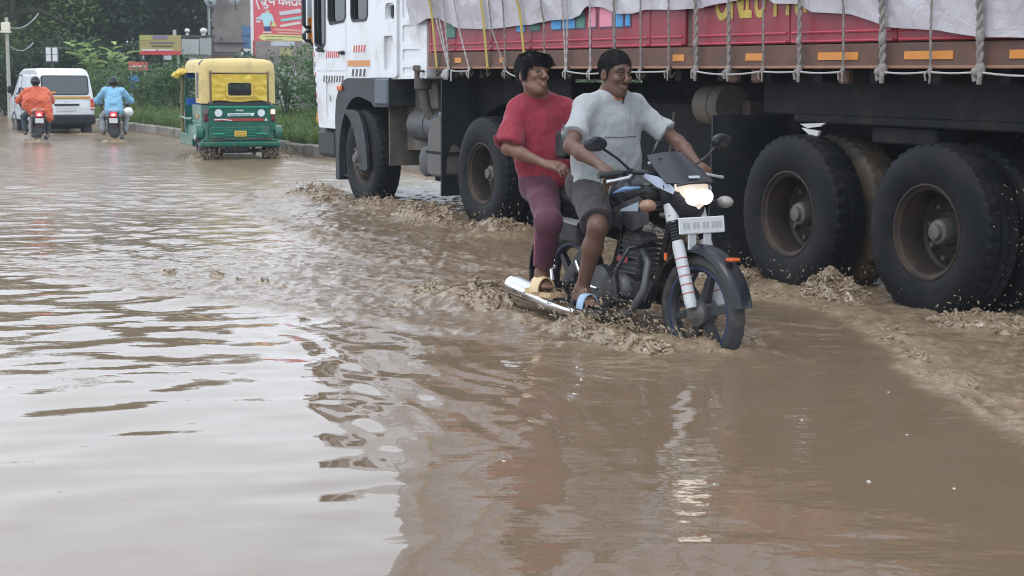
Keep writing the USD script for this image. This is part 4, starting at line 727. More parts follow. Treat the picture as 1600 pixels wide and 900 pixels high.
# ---- the two riders, in the motorcycle's frame (x forward, y left, z up from the road)
def rider_in_white():
    pr = thing('person', 'man in grey-white t-shirt and dark shorts riding the motorcycle, both hands on the bars', 'person', BIKE)
    hL, hR = A([.28, .09, .87]), A([.28, -.09, .87]); waist, chest = A([.30, .0, 1.03]), A([.34, 0, 1.22]); shL, shR = A([.35, .168, 1.318]), A([.35, -.168, 1.318]); nb, hc = A([.355, 0, 1.385]), A([.395, .0, 1.500])
    kR, aR = A([.66, -.27, .70]), A([.50, -.265, .345]); tR, heR = A([.66, -.29, .285]), A([.455, -.26, .295]); kL, aL = A([.66, .27, .72]), A([.50, .265, .345]); tL, heL = A([.66, .28, .285]), A([.455, .26, .295])
    gR, gL = A([.83, -.31, .985]), A([.83, .31, .985]); wR, wL = A([.745, -.305, 1.025]), A([.745, .305, 1.025]); eR, eL = A([.50, -.345, 1.12]), A([.53, .33, 1.13])
    B = Flesh((.05, -.50, .2), (1.0, .50, 1.70), .0068)
    trunk(B, hL, hR, waist, chest, shL, shR, nb, hc, [1, 0, 0])
    for s, e, w in ((shL, eL, wL), (shR, eR, wR)): arm(B, s, e, w)
    leg(B, hL, kL, aL, tL, heL, .97); leg(B, hR, kR, aR, tR, heR, .97); toes(B, tR, heR, [0, 1, 0]); toes(B, tL, heL, [0, -1, 0])
    hand(B, wR, [.88, -.02, -.32], [-.10, 0, -1], [0, 1, .1], (.75, 1.25, .8)); hand(B, wL, [.88, .02, -.32], [-.10, 0, -1], [0, -1, .1], (.75, 1.25, .8))
    at, R = head(B, hc, [.99, .06, -.08], [0, 0, 1.])
    b = part(pr, 'body', B.skin(5), SKIN1, True); face_bits(pr, at, R)
    H = Flesh(hc - .16, hc + .17, .006); H.egg(at(-.014, 0, .042), [.101, .081, .090], R, .01); f, l, u = R
    H.egg(at(.088, 0, -.040), [.080, .13, .098], R, .012, True); H.egg(at(.02, 0, -.075), [.12, .13, .060], R, .012, True); H.slice(at(.0, 0, -.030), -u); H.slice(at(.08, 0, 0), f)
    for s in (-1, 1): H.limb(at(.022, s * .074, .03), at(.022, s * .071, -.005), .007, .003, .006)
    hm = wavy(H.skin(2), .004, 60, 3); hp = part(pr, 'hair', hm, M_HAIR, True); part(hp, 'hair_strands', strands(hm, 4200, .009, (-.3, 0, .35), 31, lift=.3), M_HAIR, False, kind='stuff')
    BD = Flesh(hc - .17, hc + .12, .006); BD.limb(at(.078, -.024, -.050), at(.090, 0, -.047), .004, .0055, .006); BD.limb(at(.078, .024, -.050), at(.090, 0, -.047), .004, .0055, .006); BD.egg(at(.070, 0, -.098), [.013, .024, .012], R, .006); part(pr, 'beard', BD.skin(2), mat('short_beard', (.050, .029, .022), .7))
    S = Flesh((.0, -.46, .74), (.75, .46, 1.46), .007)
    sl = [(shL * 1., lerp(shL, eL, .72), .055, .068), (shR * 1., lerp(shR, eR, .72), .055, .068)]
    tee(S, hL, hR, waist + [-.01, 0, 0], chest, shL, shR, [1, 0, 0], nb, sl, A([.02, 0, -.02]), .93)
    for s, e in ((shL, eL), (shR, eR)): S.slice(lerp(s, e, .72), A(e) - s, .13)
    S.egg(nb + [.035, 0, .040], [.078, .082, .034], None, .010, True); S.slice([.3, 0, .83], [-.15, 0, -1])
    sm = creased(wavy(S.skin(4), .014, 7, 11), .020, 12); part(pr, 'shirt', sm, cloth('grey_white_cotton', (.29, .303, .312)), True)
    on = lambda y, z: sm.vertices[np.argmin(((sm.vertices - [.6, y, z]) ** 2 * [.03, 1, 1]).sum(1))] + [.002, 0, 0]
    part(pr, 'shirt_crease', tube([on(y, 1.165 + .1 * y * y) for y in np.linspace(-.10, .12, 12)], .0025, 5), cloth('grey_seam', (.12, .12, .13)))
    part(pr, 'collar', tube([nb + [.060 * math.cos(a) + .022, .066 * math.sin(a), .012 - .03 * math.cos(a)] for a in np.linspace(-2.9, 2.9, 24)], .007, 6), cloth('orange_collar', (.42, .12, .05)))
    T = Flesh((.05, -.46, .55), (.85, .46, 1.02), .007)
    T.limb(hL + [0, 0, .03], hR + [0, 0, .03], .125, .125, .05)
    for h, k in ((hL, kL), (hR, kR)): T.limb(h, lerp(h, k, .95), .100, .083, .05); T.slice(lerp(h, k, .90), A(k) - h, .16)
    part(pr, 'shorts', creased(wavy(T.skin(4), .010, 9, 5), .014, 6), cloth('dark_brown_shorts', (.030, .023, .025)), True)
    for toe, heel, nm in ((tR, heR, 1), (tL, heL, -1)):
        so = prism(Polygon([(heel[0] - .035, -.036), (heel[0] - .035, .036), (toe[0] - .03, .05), (toe[0] + .035, .03), (toe[0] + .035, -.03), (toe[0] - .03, -.05)]).buffer(.012), -.055, -.035, 'xy'); so.apply_translation((0, heel[1], heel[2]))
        sp = part(pr, 'sandal', so, mat('dark_sole', (.03, .03, .035), .7)); m = lerp(heel, toe, .62)
        part(sp, 'sandal_strap', solid_sheet(lambda u, v: np.stack([m[0] + .03 * (v - .5) * 2, m[1] + .052 * np.cos(np.pi * u), m[2] - .035 + .078 * np.sin(np.pi * u)], -1), 20, 4, .006), mat('blue_white_strap', (.28, .38, .52), .5, var=.5, scale=40))
    return pr
def rider_in_red():
    pr = thing('person', 'smiling young man in red t-shirt and maroon trousers riding pillion, looking up', 'person', BIKE)
    hL, hR = A([-.14, .04, .885]), A([-.15, -.15, .88]); waist, chest = A([-.17, -.08, 1.04]), A([-.175, -.125, 1.215]); shL, shR = A([-.15, .02, 1.305]), A([-.18, -.290, 1.298]); nb, hc = A([-.165, -.165, 1.372]), A([-.135, -.215, 1.487])
    kR, aR = A([.20, -.30, .69]), A([.085, -.275, .385]); tR, heR = A([.19, -.30, .325]), A([.01, -.262, .325]); kL, aL = A([.22, .25, .72]), A([.09, .26, .385]); tL, heL = A([.20, .28, .33]), A([.0, .25, .33])
    eR, wR = A([-.10, -.395, 1.085]), A([.09, -.265, 1.005]); eL, wL = A([.06, .17, 1.10]), A([.14, .02, 1.04])
    B = Flesh((-.42, -.55, .22), (.42, .42, 1.70), .0068)
    trunk(B, hL, hR, waist, chest, shL, shR, nb, hc, [1, 0, 0]); arm(B, shL, eL, wL, .93); arm(B, shR, eR, wR, .93)
    leg(B, hL, kL, aL, tL, heL, .93); leg(B, hR, kR, aR, tR, heR, .93); toes(B, tR, heR, [0, 1, 0]); toes(B, tL, heL, [0, -1, 0])
    hand(B, wR, [.80, .45, -.12], [-.2, .25, -1], [-.35, .75, .55], (.35, .55, .4), .006, .98); hand(B, wL, [.5, -.8, .1], [-.6, -.3, -.2], [.2, .2, 1], (.5, .7, .5))
    at, R = head(B, hc, [.97, .16, .22], [-.25, .10, 1.], smile=True); f, l, u = R
    part(pr, 'body', B.skin(5), SKIN2, True); face_bits(pr, at, R, True)
    H = Flesh(hc - .2, hc + .2, .006); H.egg(at(-.016, 0, .050), [.105, .087, .092], R, .01); H.egg(at(.092, 0, -.050), [.085, .12, .098], R, .012, True); H.slice(at(-.02, 0, -.05), -u); H.slice(at(.088, 0, 0), f)
    for i in range(9): b = -.06 + .015 * i; H.limb(at(.06, b, .10), at(.098 - 3 * b * b, b + .012, .045 + .01 * (i % 3)), .016, .006, .012)
    for s in (-1, 1): H.limb(at(.02, s * .082, .04), at(.015, s * .080, -.03), .014, .007, .01)
    hm = wavy(wavy(H.skin(2), .005, 30, 5), .003, 90, 6); hp = part(pr, 'hair', hm, M_HAIR, True); part(hp, 'hair_strands', strands(hm, 5200, .020, (.75, .25, -.55), 32, lift=.05), M_HAIR, False, kind='stuff')
    S = Flesh((-.46, -.62, .78), (.3, .4, 1.46), .007)
    sl = [(shL, lerp(shL, eL, .85), .055, .068), (shR, lerp(shR, eR, .92), .055, .076)]
    tee(S, hL, hR, waist, chest, shL, shR, [1, 0, 0], nb, sl, A([0, 0, .02]), .91)
    for s, e, t in ((shL, eL, .85), (shR, eR, .92)): S.slice(lerp(s, e, t), A(e) - s, .14)
    S.egg(nb + [.035, 0, .036], [.078, .082, .034], None, .010, True); S.slice([-.15, -.05, .86], [0, 0, -1])
    part(pr, 'shirt', creased(wavy(S.skin(4), .014, 7, 21), .020, 22), cloth('crimson_cotton', (.225, .014, .032)), True)
    T = Flesh((-.36, -.46, .36), (.42, .44, 1.04), .007)
    T.limb(hL, hR, .122, .122, .05)
    for h, k, a in ((hL, kL, aL), (hR, kR, aR)): T.limb(h, k, .096, .070, .05); T.limb(k, lerp(k, a, .86), .068, .052, .04); T.slice(lerp(k, a, .86), A(a) - k, .1)
    part(pr, 'trousers', creased(wavy(T.skin(4), .010, 9, 25), .014, 26), cloth('maroon_cloth', (.075, .016, .034)), True)
    part(pr, 'trouser_stripe', tube([kR + [-.02, -.071, .01], lerp(kR, aR, .4) + [-.01, -.065, 0], lerp(kR, aR, .82) + [0, -.056, 0]], .006, 6), cloth('pink_stripe', (.34, .10, .16)))
    for toe, heel in ((tR, heR), (tL, heL)):
        so = prism(Polygon([(heel[0] - .035, -.036), (heel[0] - .035, .036), (toe[0] - .03, .05), (toe[0] + .035, .03), (toe[0] + .035, -.03), (toe[0] - .03, -.05)]).buffer(.012), -.06, -.033, 'xy'); so.apply_translation((0, heel[1] - .01, heel[2]))
        sp = part(pr, 'sandal', so, mat('tan_sole', (.50, .36, .20), .7)); m = lerp(heel, toe, .6)
        part(sp, 'sandal_strap', solid_sheet(lambda u, v: np.stack([m[0] + .045 * (v - .5) * 2, m[1] - .005 + .056 * np.cos(np.pi * u), m[2] - .035 + .082 * np.sin(np.pi * u)], -1), 20, 4, .007), mat('tan_strap', (.58, .44, .26), .6))
    return pr
rider_in_white(); rider_in_red()
solo('handbag', [box(.06, .15, -.19, -.10, 1.03, 1.19, .02)], mat('black_leatherette', (.02, .021, .024), .45), 'small black bag held between the two riders', 'bag', BIKE)
# ------------------------------------------------------------------ the motorcycle in front
MB = mat('black_bike_paint', (.009, .010, .014), .3, var=.2, spec=.3, coat=.15, dirt=(.10, .08, .06), dscale=4, damt=.3)
MBLU = mat('blue_graphic', (.16, .28, .52), .3, coat=.4); MSIL = mat('silver_paint', (.55, .57, .60), .3, metal=.5, var=.06); MCHR = mat('chrome', (.70, .71, .73), .14, metal=1., var=.04)
MENG = mat('engine_alloy', (.10, .10, .105), .5, metal=.5, var=.3, dirt=(.12, .09, .07), damt=.5); MSEAT = mat('seat_vinyl', (.018, .018, .02), .5, bump=.001, bscale=90); MPL = mat('white_plate', (.55, .56, .57), .4, var=.03)
MFORK = mat('white_fork_leg', (.47, .48, .50), .35, var=.05); MREDT = mat('red_tape', (.33, .06, .06), .4); MBT = mat('bike_tyre', (.022, .023, .025), .65, var=.3, scale=12, dirt=(.10, .08, .055), dscale=9, damt=.4)
MLIT = mat('lit_headlamp', (.42, .38, .34), .15, var=.0, emit=((1.0, .80, .62), .6)); MLIT2 = mat('lit_bulb', (.9, .85, .8), .2, emit=((1.0, .90, .76), 1.8)); MCLEAR = mat('clear_lens', (.28, .26, .25), .15, var=.05); MAMB = mat('indicator_lens', (.22, .12, .075), .2)
MTAIL = mat('lit_tail_lamp', (.5, .01, .015), .2, emit=((1.0, .02, .03), 2.2)); MTAIL2 = mat('lit_tail_core', (.9, .2, .2), .2, emit=((1.0, .35, .35), 9.0)); MRIM = mat('black_alloy', (.03, .032, .036), .4, metal=.3); MBRIM = mat('blue_rim_tape', (.012, .02, .055), .5)
def bike_wheel(par, name, M, R=.305, w=.085, fancy=True, label=None):
    P = [(-w * .30, R - .075), (-w * .5, R - .055), (-w * .52, R - .035), (-w * .38, R - .013), (-w * .15, R - .001), (0, R), (w * .15, R - .001), (w * .38, R - .013), (w * .52, R - .035), (w * .5, R - .055), (w * .30, R - .075)]
    n = 120 if fancy else 40
    def mod(y, a, R0): ph = (a * 46 / (2 * np.pi) + np.abs(y) * 9) % 1; return np.where((R0 > R - .02) & (ph < .22), -.005, 0.)
    t = part(par, name, fixed(lathe(P, 'y', n, mod=mod if fancy else None)), MBT, M=M, label=label)
    rp = [(-w * .34, R - .060), (-w * .36, R - .085), (-w * .15, R - .098), (w * .15, R - .098), (w * .36, R - .085), (w * .34, R - .060), (-w * .34, R - .060)]
    part(t, 'rim', fixed(lathe(rp, 'y', 64 if fancy else 24)), MRIM)
    if fancy:
        for s in (-1, 1): part(t, 'rim_tape', fixed(lathe([(s * w * .355, R - .062), (s * (w * .375), R - .070), (s * w * .375, R - .083), (s * w * .355, R - .086)], 'y', 64)), MBRIM)
    for k in range(6):
        a = k * np.pi / 3 + .2; q = A([np.cos(a), 0, np.sin(a)]); pz = A([-np.sin(a), 0, np.cos(a)])
        part(t, 'spoke', hull([q * .05 + pz * .028 * i + A([0, .02 * j, 0]) for i in (-1, 1) for j in (-1, 1)] + [q * (R - .09) + pz * .016 * i + A([0, .014 * j, 0]) for i in (-1, 1) for j in (-1, 1)]), MRIM)
    part(t, 'hub', fixed(lathe([(-.075, 0), (-.075, .03), (-.05, .055), (-.045, .068), (.045, .068), (.05, .055), (.075, .03), (.075, 0)], 'y', 28 if fancy else 14)), MENG)
    return t
def main_bike():
    m = thing('motorcycle', 'black motorcycle with lit headlight and blue graphics carrying two riders towards the camera', 'motorcycle', BIKE)
    ST = rot([0, 0, 1], .07)
    bike_wheel(m, 'wheel', shift(0, 0, .305), label='rear wheel'); bike_wheel(m, 'wheel', ST @ shift(1.24, 0, .300), label='front wheel in the water')
    # fork and front end, turned a little about the steering axis
    fr = lambda g: moved(g, shift(-1.24, 0, 0) @ ST @ shift(1.24, 0, 0))
    top, bot = A([1.005, 0, .93]), A([1.235, 0, .32]); off = A([.03, 0, .012])
    for s in (-1, 1):
        o = A([0, s * .092, 0]) + off; a, b = top + o, bot + o; dd = b - a
        part(m, 'fork_tube', fr(tube([a, a + dd * .52], .018, 14)), MCHR)
        fl = part(m, 'fork_leg', fr(cat([tube([a + dd * .46, a + dd * .50, a + dd * .96, b], [.028, .032, .031, .026], 18)])), MFORK)
        for i in range(5):
            c = a + dd * (.60 + .07 * i); part(fl, 'red_mark', fr(tube([c, c + dd * .009], .0325, 14)), MREDT)
        part(m, 'fork_cover', fr(tube([a + dd * .16, a + dd * .30], [.034, .036], 14)), MFORK)
        part(m, 'fork_gaiter', fr(cat([tube([a + dd * t for t in np.linspace(.31, .46, 13)], [.028 + .005 * (i % 2) for i in range(13)], 12)])), MB)
        part(m, 'fork_reflector', fr(box(1.10, 1.115, s * .14 - .008, s * .14 + .008, .56, .60, .004)), M_LAMP)
    part(m, 'triple_clamp', fr(cat([box(.97, 1.08, -.13, .13, .915, .945, .012), box(1.02, 1.12, -.125, .125, .775, .80, .01)])), MENG)
    def fender(u, v, R=.345):
        an = math.radians(10) + u * math.radians(150); w = (v - .5) * 2; r = R - .035 * w ** 4; return np.stack([1.24 + r * np.cos(an) - .01, .066 * w + 0 * u, .30 + r * np.sin(an)], -1)
    fd = part(m, 'front_fender', fr(solid_sheet(fender, 40, 12, .006)), MB)
    part(fd, 'fender_stay', fr(cat([tube([(1.24, s * .08, .32), (1.16, s * .078, .60)], .009, 8) for s in (-1, 1)])), MB)
    part(fd, 'orange_badge', fr(box(1.44, 1.49, -.03, .03, .585, .60, .004)), M_LAMP)
    # headlamp nacelle with its smoked screen
    nac = hull(list(A([1.02, 0, .93]) + A([[x, y, z] for x, y, z in ((.14, .115, .03), (.14, -.115, .03), (.17, .09, -.09), (.17, -.09, -.09), (.15, .05, -.15), (.15, -.05, -.15), (-.05, .15, .06), (-.05, -.15, .06), (-.03, .09, -.12), (-.03, -.09, -.12), (.06, .125, .08), (.06, -.125, .08))])))
    nac = trimesh.Trimesh(nac.vertices, nac.faces, process=True).subdivide_loop(2)
    nac.vertices = (nac.vertices - [1.02, 0, .93]) * [1.12, 1.22, 1.2] + [1.01, 0, .93]; nc = part(m, 'headlamp_cowl', fr(nac), MB)
    part(nc, 'cowl_panel', [fr(hull([(1.12, s * .135, .955), (1.04, s * .145, .985), (.90, s * .150, 1.00), (.89, s * .14, .985), (1.02, s * .145, .935), (1.14, s * .125, .90), (1.15, s * .12, .925), (1.0, s * .12, .95)])) for s in (-1, 1)], mat('pale_blue_panel', (.40, .46, .58), .3, coat=.4))
    lens = lambda u, v: np.stack([1.205 - .055 * (2 * u - 1) ** 2 - .04 * (v - .2) ** 2 - .035 * (1 - v), (2 * u - 1) * (.108 - .028 * (1 - v) ** 2), .795 + .155 * v + .012 * (2 * u - 1) ** 2], -1)
    hl = part(m, 'headlamp', fr(solid_sheet(lens, 24, 16, .012)), MLIT)
    part(hl, 'bulb', fr(cat([ball((1.196, -.04, .885), .040, 2, (.3, 1.3, 1)), ball((1.196, .04, .885), .040, 2, (.3, 1.3, 1))])), MLIT2)
    part(hl, 'lamp_rim', fr(tube([(1.15, -.112, .945), (1.18, -.06, .957), (1.20, 0, .96), (1.18, .06, .957), (1.15, .112, .945)], .007, 8)), MB)
    def scr(u, v): w = 2 * u - 1; return np.stack([1.17 - .20 * v - .05 * w * w, w * (.155 - .030 * v * v), .955 + .150 * v - .02 * w * w * v], -1)
    sc_ = part(m, 'visor', fr(solid_sheet(scr, 20, 14, .006)), mat('smoked_screen', (.022, .025, .030), .3, spec=.35))
    part(sc_, 'pale_mark', fr(moved(box(-.002, .002, -.035, .035, -.008, .008), rot([0, 1, 0], -.85) @ shift(1.153, -.0, .985))), MSIL)
    part(m, 'number_plate', fr(cat([moved(box(-.004, .004, -.15, .15, -.042, .042, .004), rot([0, 1, 0], -.12) @ shift(1.22, 0, .745))])), MPL)
    part(m, 'plate_marks', [fr(moved(box(.004, .0055, y - .009, y + .009, -.016, .016), rot([0, 1, 0], -.12) @ shift(1.22, 0, .745))) for y in (-.115, -.09, -.052, -.028, .012, .036, .07, .094, .118)], mat('grey_plate_text', (.36, .37, .39), .5))
    part(m, 'plate_bracket', fr(cat([box(1.20, 1.212, s * .05 - .025, s * .05 + .025, .62, .70, .004) for s in (-1, 1)])), MSIL)
    for s in (-1, 1):
        i = part(m, 'indicator', fr(ball((1.10, s * .255, .845), .042, 3, (1.1, 1., .75))), MAMB if s < 0 else MCLEAR)
        part(i, 'indicator_stalk', fr(tube([(1.05, s * .12, .85), (1.085, s * .235, .845)], .012, 8)), MB)
    # handlebar
    hb = fr(tube([(.83, -.36, .985), (.86, -.22, 1.0), (.95, -.12, 1.0), (1.0, -.05, .965), (1.0, .05, .965), (.95, .12, 1.0), (.86, .22, 1.0), (.83, .36, .985)], .0125, 12)); h = part(m, 'handlebar', hb, MB)
    for s in (-1, 1):
        part(h, 'grip', fr(tube([(.828, s * .365, .985), (.853, s * .245, .998)], .0175, 14)), MSEAT); part(h, 'switch_box', fr(box(.84, .895, s * .20 - .03, s * .20 + .03, .97, 1.02, .012)), MB)
        part(h, 'brake_lever', fr(tube([(.90, s * .21, .985), (.945, s * .26, .98), (.935, s * .35, .965), (.925, s * .385, .96)], [.009, .008, .007, .009], 8)), MSIL)
        mi = part(m, 'mirror', fr(hull([A([.875 + dx, s * .42 + .068 * k * math.cos(a), 1.15 + .040 * k * math.sin(a)]) for a in np.linspace(0, 2 * np.pi, 22, endpoint=False) for dx, k in ((-.012, 1), (.012, .93), (.022, .7))])), MB)
        part(mi, 'mirror_glass', fr(box(.858, .862, s * .42 - .05, s * .42 + .05, 1.125, 1.175, .001)), LOOKS['mirror_glass']); part(mi, 'mirror_stalk', fr(tube([(.875, s * .40, 1.14), (.90, s * .30, 1.075), (.885, s * .215, 1.02)], .007, 8)), MB)
    ins = part(m, 'instrument_cluster', fr(cat([hull([(.86, -.10, 1.03), (.86, .10, 1.03), (1.0, -.11, 1.06), (1.0, .11, 1.06), (.98, -.09, .99), (.98, .09, .99), (.87, -.08, 1.0), (.87, .08, 1.0)])])), MB)
    part(ins, 'dial_rim', fr(cat([moved(fixed(lathe([(0, .05), (.012, .05), (.012, .042), (0, .042)], 'z', 28)), rot([0, 1, 0], -.3) @ shift(.915, s * .05, 1.045)) for s in (-1, 1)])), MSIL)
    part(ins, 'pale_top', fr(hull([(.99, -.10, 1.075), (.99, .10, 1.075), (.93, -.11, 1.062), (.93, .11, 1.062), (1.0, 0, 1.085), (.95, 0, 1.075)])), mat('pale_cowl_top', (.6, .63, .68), .3))
    # tank, seat, side panels
    B = Flesh((.40, -.25, .68), (1.02, .25, 1.06), .008); B.egg((.72, 0, .885), (.24, .155, .105), None, .05); B.egg((.80, -.07, .90), (.15, .11, .085), None, .05); B.egg((.80, .07, .90), (.15, .11, .085), None, .05); B.limb((.50, 0, .85), (.60, 0, .87), .08, .11, .05); B.slice((.7, 0, .76), (0, 0, -1))
    tk = part(m, 'fuel_tank', B.skin(6), MB, True)
    for s in (-1, 1): part(tk, 'blue_stripe', tube([(.90, s * .165, .92), (.78, s * .182, .905), (.64, s * .160, .875)], [.006, .014, .004], 8), MBLU)
    part(tk, 'tank_cap', fixed(lathe([(.985, 0), (.985, .045), (.992, .045), (.998, .03), (.998, 0)], 'z', 24, o=(.72, 0, 0))), MCHR)
    B = Flesh((-.42, -.2, .70), (.56, .2, .92), .008); B.limb((-.30, 0, .815), (.10, 0, .81), .10, .125, .06, (0, 0, 1), .5); B.limb((.10, 0, .80), (.46, 0, .80), .125, .09, .06, (0, 0, 1), .5); part(m, 'seat', B.skin(5), MSEAT, True)
    for s in (-1, 1):
        sp = part(m, 'side_panel', hull([(.42, s * .13, .76), (.12, s * .155, .75), (-.22, s * .14, .77), (-.40, s * .07, .79), (-.30, s * .11, .70), (.05, s * .15, .58), (.34, s * .14, .56), (.45, s * .12, .62)]), MB)
        part(sp, 'side_graphic', hull([(.30, s * .158, .70), (.05, s * .163, .71), (.0, s * .162, .69), (.26, s * .158, .665)]), MSIL)
        part(m, 'tank_shroud', hull([(.92, s * .19, .88), (.66, s * .175, .80), (.62, s * .16, .74), (.86, s * .185, .69), (.98, s * .16, .74), (.98, s * .17, .84), (.9, s * .14, .8)]), MB)
        part(m, 'shroud_graphic', hull([(.93, s * .192, .85), (.76, s * .188, .80), (.74, s * .185, .785), (.92, s * .19, .80)]), mat('grey_blue_graphic', (.28, .33, .40), .35))
        part(m, 'rear_shock', [tube([(-.02, s * .14, .33), (-.12, s * .135, .72)], .012, 8), tube([A([-.035, s * .14, .40]) + A([-.07, 0, .24]) * t + .028 * A([math.cos(t * 50), math.sin(t * 50), 0]) for t in np.linspace(0, 1, 80)], .006, 5)], MCHR)
        part(m, 'foot_peg', tube([(.50, s * .13, .285), (.50, s * .33, .275)], .014, 10), MSEAT); part(m, 'foot_peg', tube([(.10, s * .14, .32), (.09, s * .33, .32)], .013, 10), MSEAT, label='pillion foot peg')
        part(m, 'peg_bracket', hull([(.12, s * .14, .30), (.08, s * .14, .34), (.28, s * .14, .56), (.34, s * .14, .52), (.2, s * .145, .4)]), MENG)
    part(m, 'grab_rail', tube([(-.05, .16, .82), (-.30, .14, .86), (-.42, .07, .88), (-.42, -.07, .88), (-.30, -.14, .86), (-.05, -.16, .82)], .011, 8), MSIL)
    tl = part(m, 'tail_section', hull([(-.28, .10, .78), (-.28, -.10, .78), (-.52, .06, .84), (-.52, -.06, .84), (-.50, .07, .79), (-.50, -.07, .79), (-.3, .09, .72), (-.3, -.09, .72)]), MB)
    part(tl, 'tail_lamp', box(-.545, -.51, -.06, .06, .785, .835, .012), M_LAMP)
    part(m, 'rear_fender', solid_sheet(lambda u, v: np.stack([-.02 + .36 * np.cos(math.radians(75) + u * math.radians(100)), .09 * (2 * v - 1), .32 + .36 * np.sin(math.radians(75) + u * math.radians(100))], -1), 26, 8, .006), MB)
    part(m, 'mud_guard_flap', box(-.40, -.385, -.08, .08, .18, .40, .005), MSEAT)
    # frame, engine, exhaust
    part(m, 'frame', [tube([(.98, 0, .90), (.92, 0, .66), (.84, 0, .42), (.74, .0, .27), (.50, 0, .24)], .021, 10), tube([(.98, 0, .84), (.5, 0, .76), (-.3, 0, .75)], .02, 10), tube([(.38, .09, .76), (.34, .09, .5), (.36, .09, .27)], .017, 8), tube([(.38, -.09, .76), (.34, -.09, .5), (.36, -.09, .27)], .017, 8), tube([(.36, .1, .34), (0, .11, .305)], .02, 8), tube([(.36, -.1, .34), (0, -.11, .305)], .02, 8)], MB)
    en = part(m, 'engine', [box(.34, .70, -.10, .10, .24, .44, .04), fixed(lathe([(-.15, 0), (-.15, .10), (-.13, .125), (-.09, .13)], 'y', 30, o=(.46, 0, .34))), fixed(lathe([(-.13, 0), (-.13, .07), (-.11, .085), (-.09, .09)], 'y', 26, o=(.63, 0, .36)))], MENG)
    for i in range(7): part(en, 'cooling_fin', box(.56 + .010 * i, .76 + .010 * i, -.095, .095, .445 + .028 * i, .455 + .028 * i, .002), MENG)
    part(en, 'cylinder', box(.58, .74, -.07, .07, .42, .66, .02), MENG); part(en, 'red_cover', box(.60, .70, -.112, -.10, .50, .535, .006), MREDT)
    part(m, 'exhaust_pipe', tube([(.80, -.07, .58), (.89, -.10, .52), (.90, -.13, .38), (.80, -.15, .25), (.60, -.17, .195), (.35, -.185, .19), (.15, -.195, .20)], .021, 12), MENG)
    ex = part(m, 'muffler', tube([(.32, -.19, .192), (.24, -.195, .20), (.10, -.20, .212), (-.30, -.215, .262), (-.36, -.217, .27), (-.372, -.217, .272)], [.022, .040, .052, .056, .052, .03], 26), MCHR)
    part(ex, 'heat_shield', solid_sheet(lambda u, v: np.stack([.16 - .46 * u, -.204 - .013 * u + (.060) * np.cos(math.radians(35) + v * math.radians(110)) , .206 + .054 * u + .061 * np.sin(math.radians(35) + v * math.radians(110))], -1), 16, 10, .004), MSIL)
    part(ex, 'muffler_tip', tube([(-.37, -.217, .272), (-.40, -.218, .276)], .02, 14), MENG)
    part(m, 'kick_lever', tube([(.47, -.15, .34), (.40, -.19, .36), (.33, -.20, .48)], .010, 8), MCHR); part(m, 'brake_pedal', tube([(.52, -.16, .25), (.64, -.20, .24), (.68, -.20, .25)], .011, 8), MCHR)
    part(m, 'leg_guard', tube([(.86, -.05, .62), (.88, -.22, .60), (.84, -.27, .48), (.80, -.22, .34), (.78, -.06, .30)], .012, 10), MB)
    part(m, 'leg_guard', tube([(.86, .05, .62), (.88, .22, .60), (.84, .27, .48), (.80, .22, .34), (.78, .06, .30)], .012, 10), MB)
    part(m, 'chain_case', prism(Polygon([(-.10, .26), (-.1, .36), (.0, .39), (.44, .40), (.50, .30), (.42, .24)]).buffer(.01), .10, .135), MB)
    part(m, 'centre_stand', tube([(.30, .1, .22), (.05, .13, .17), (.0, .16, .16)], .013, 8), MB)
main_bike()
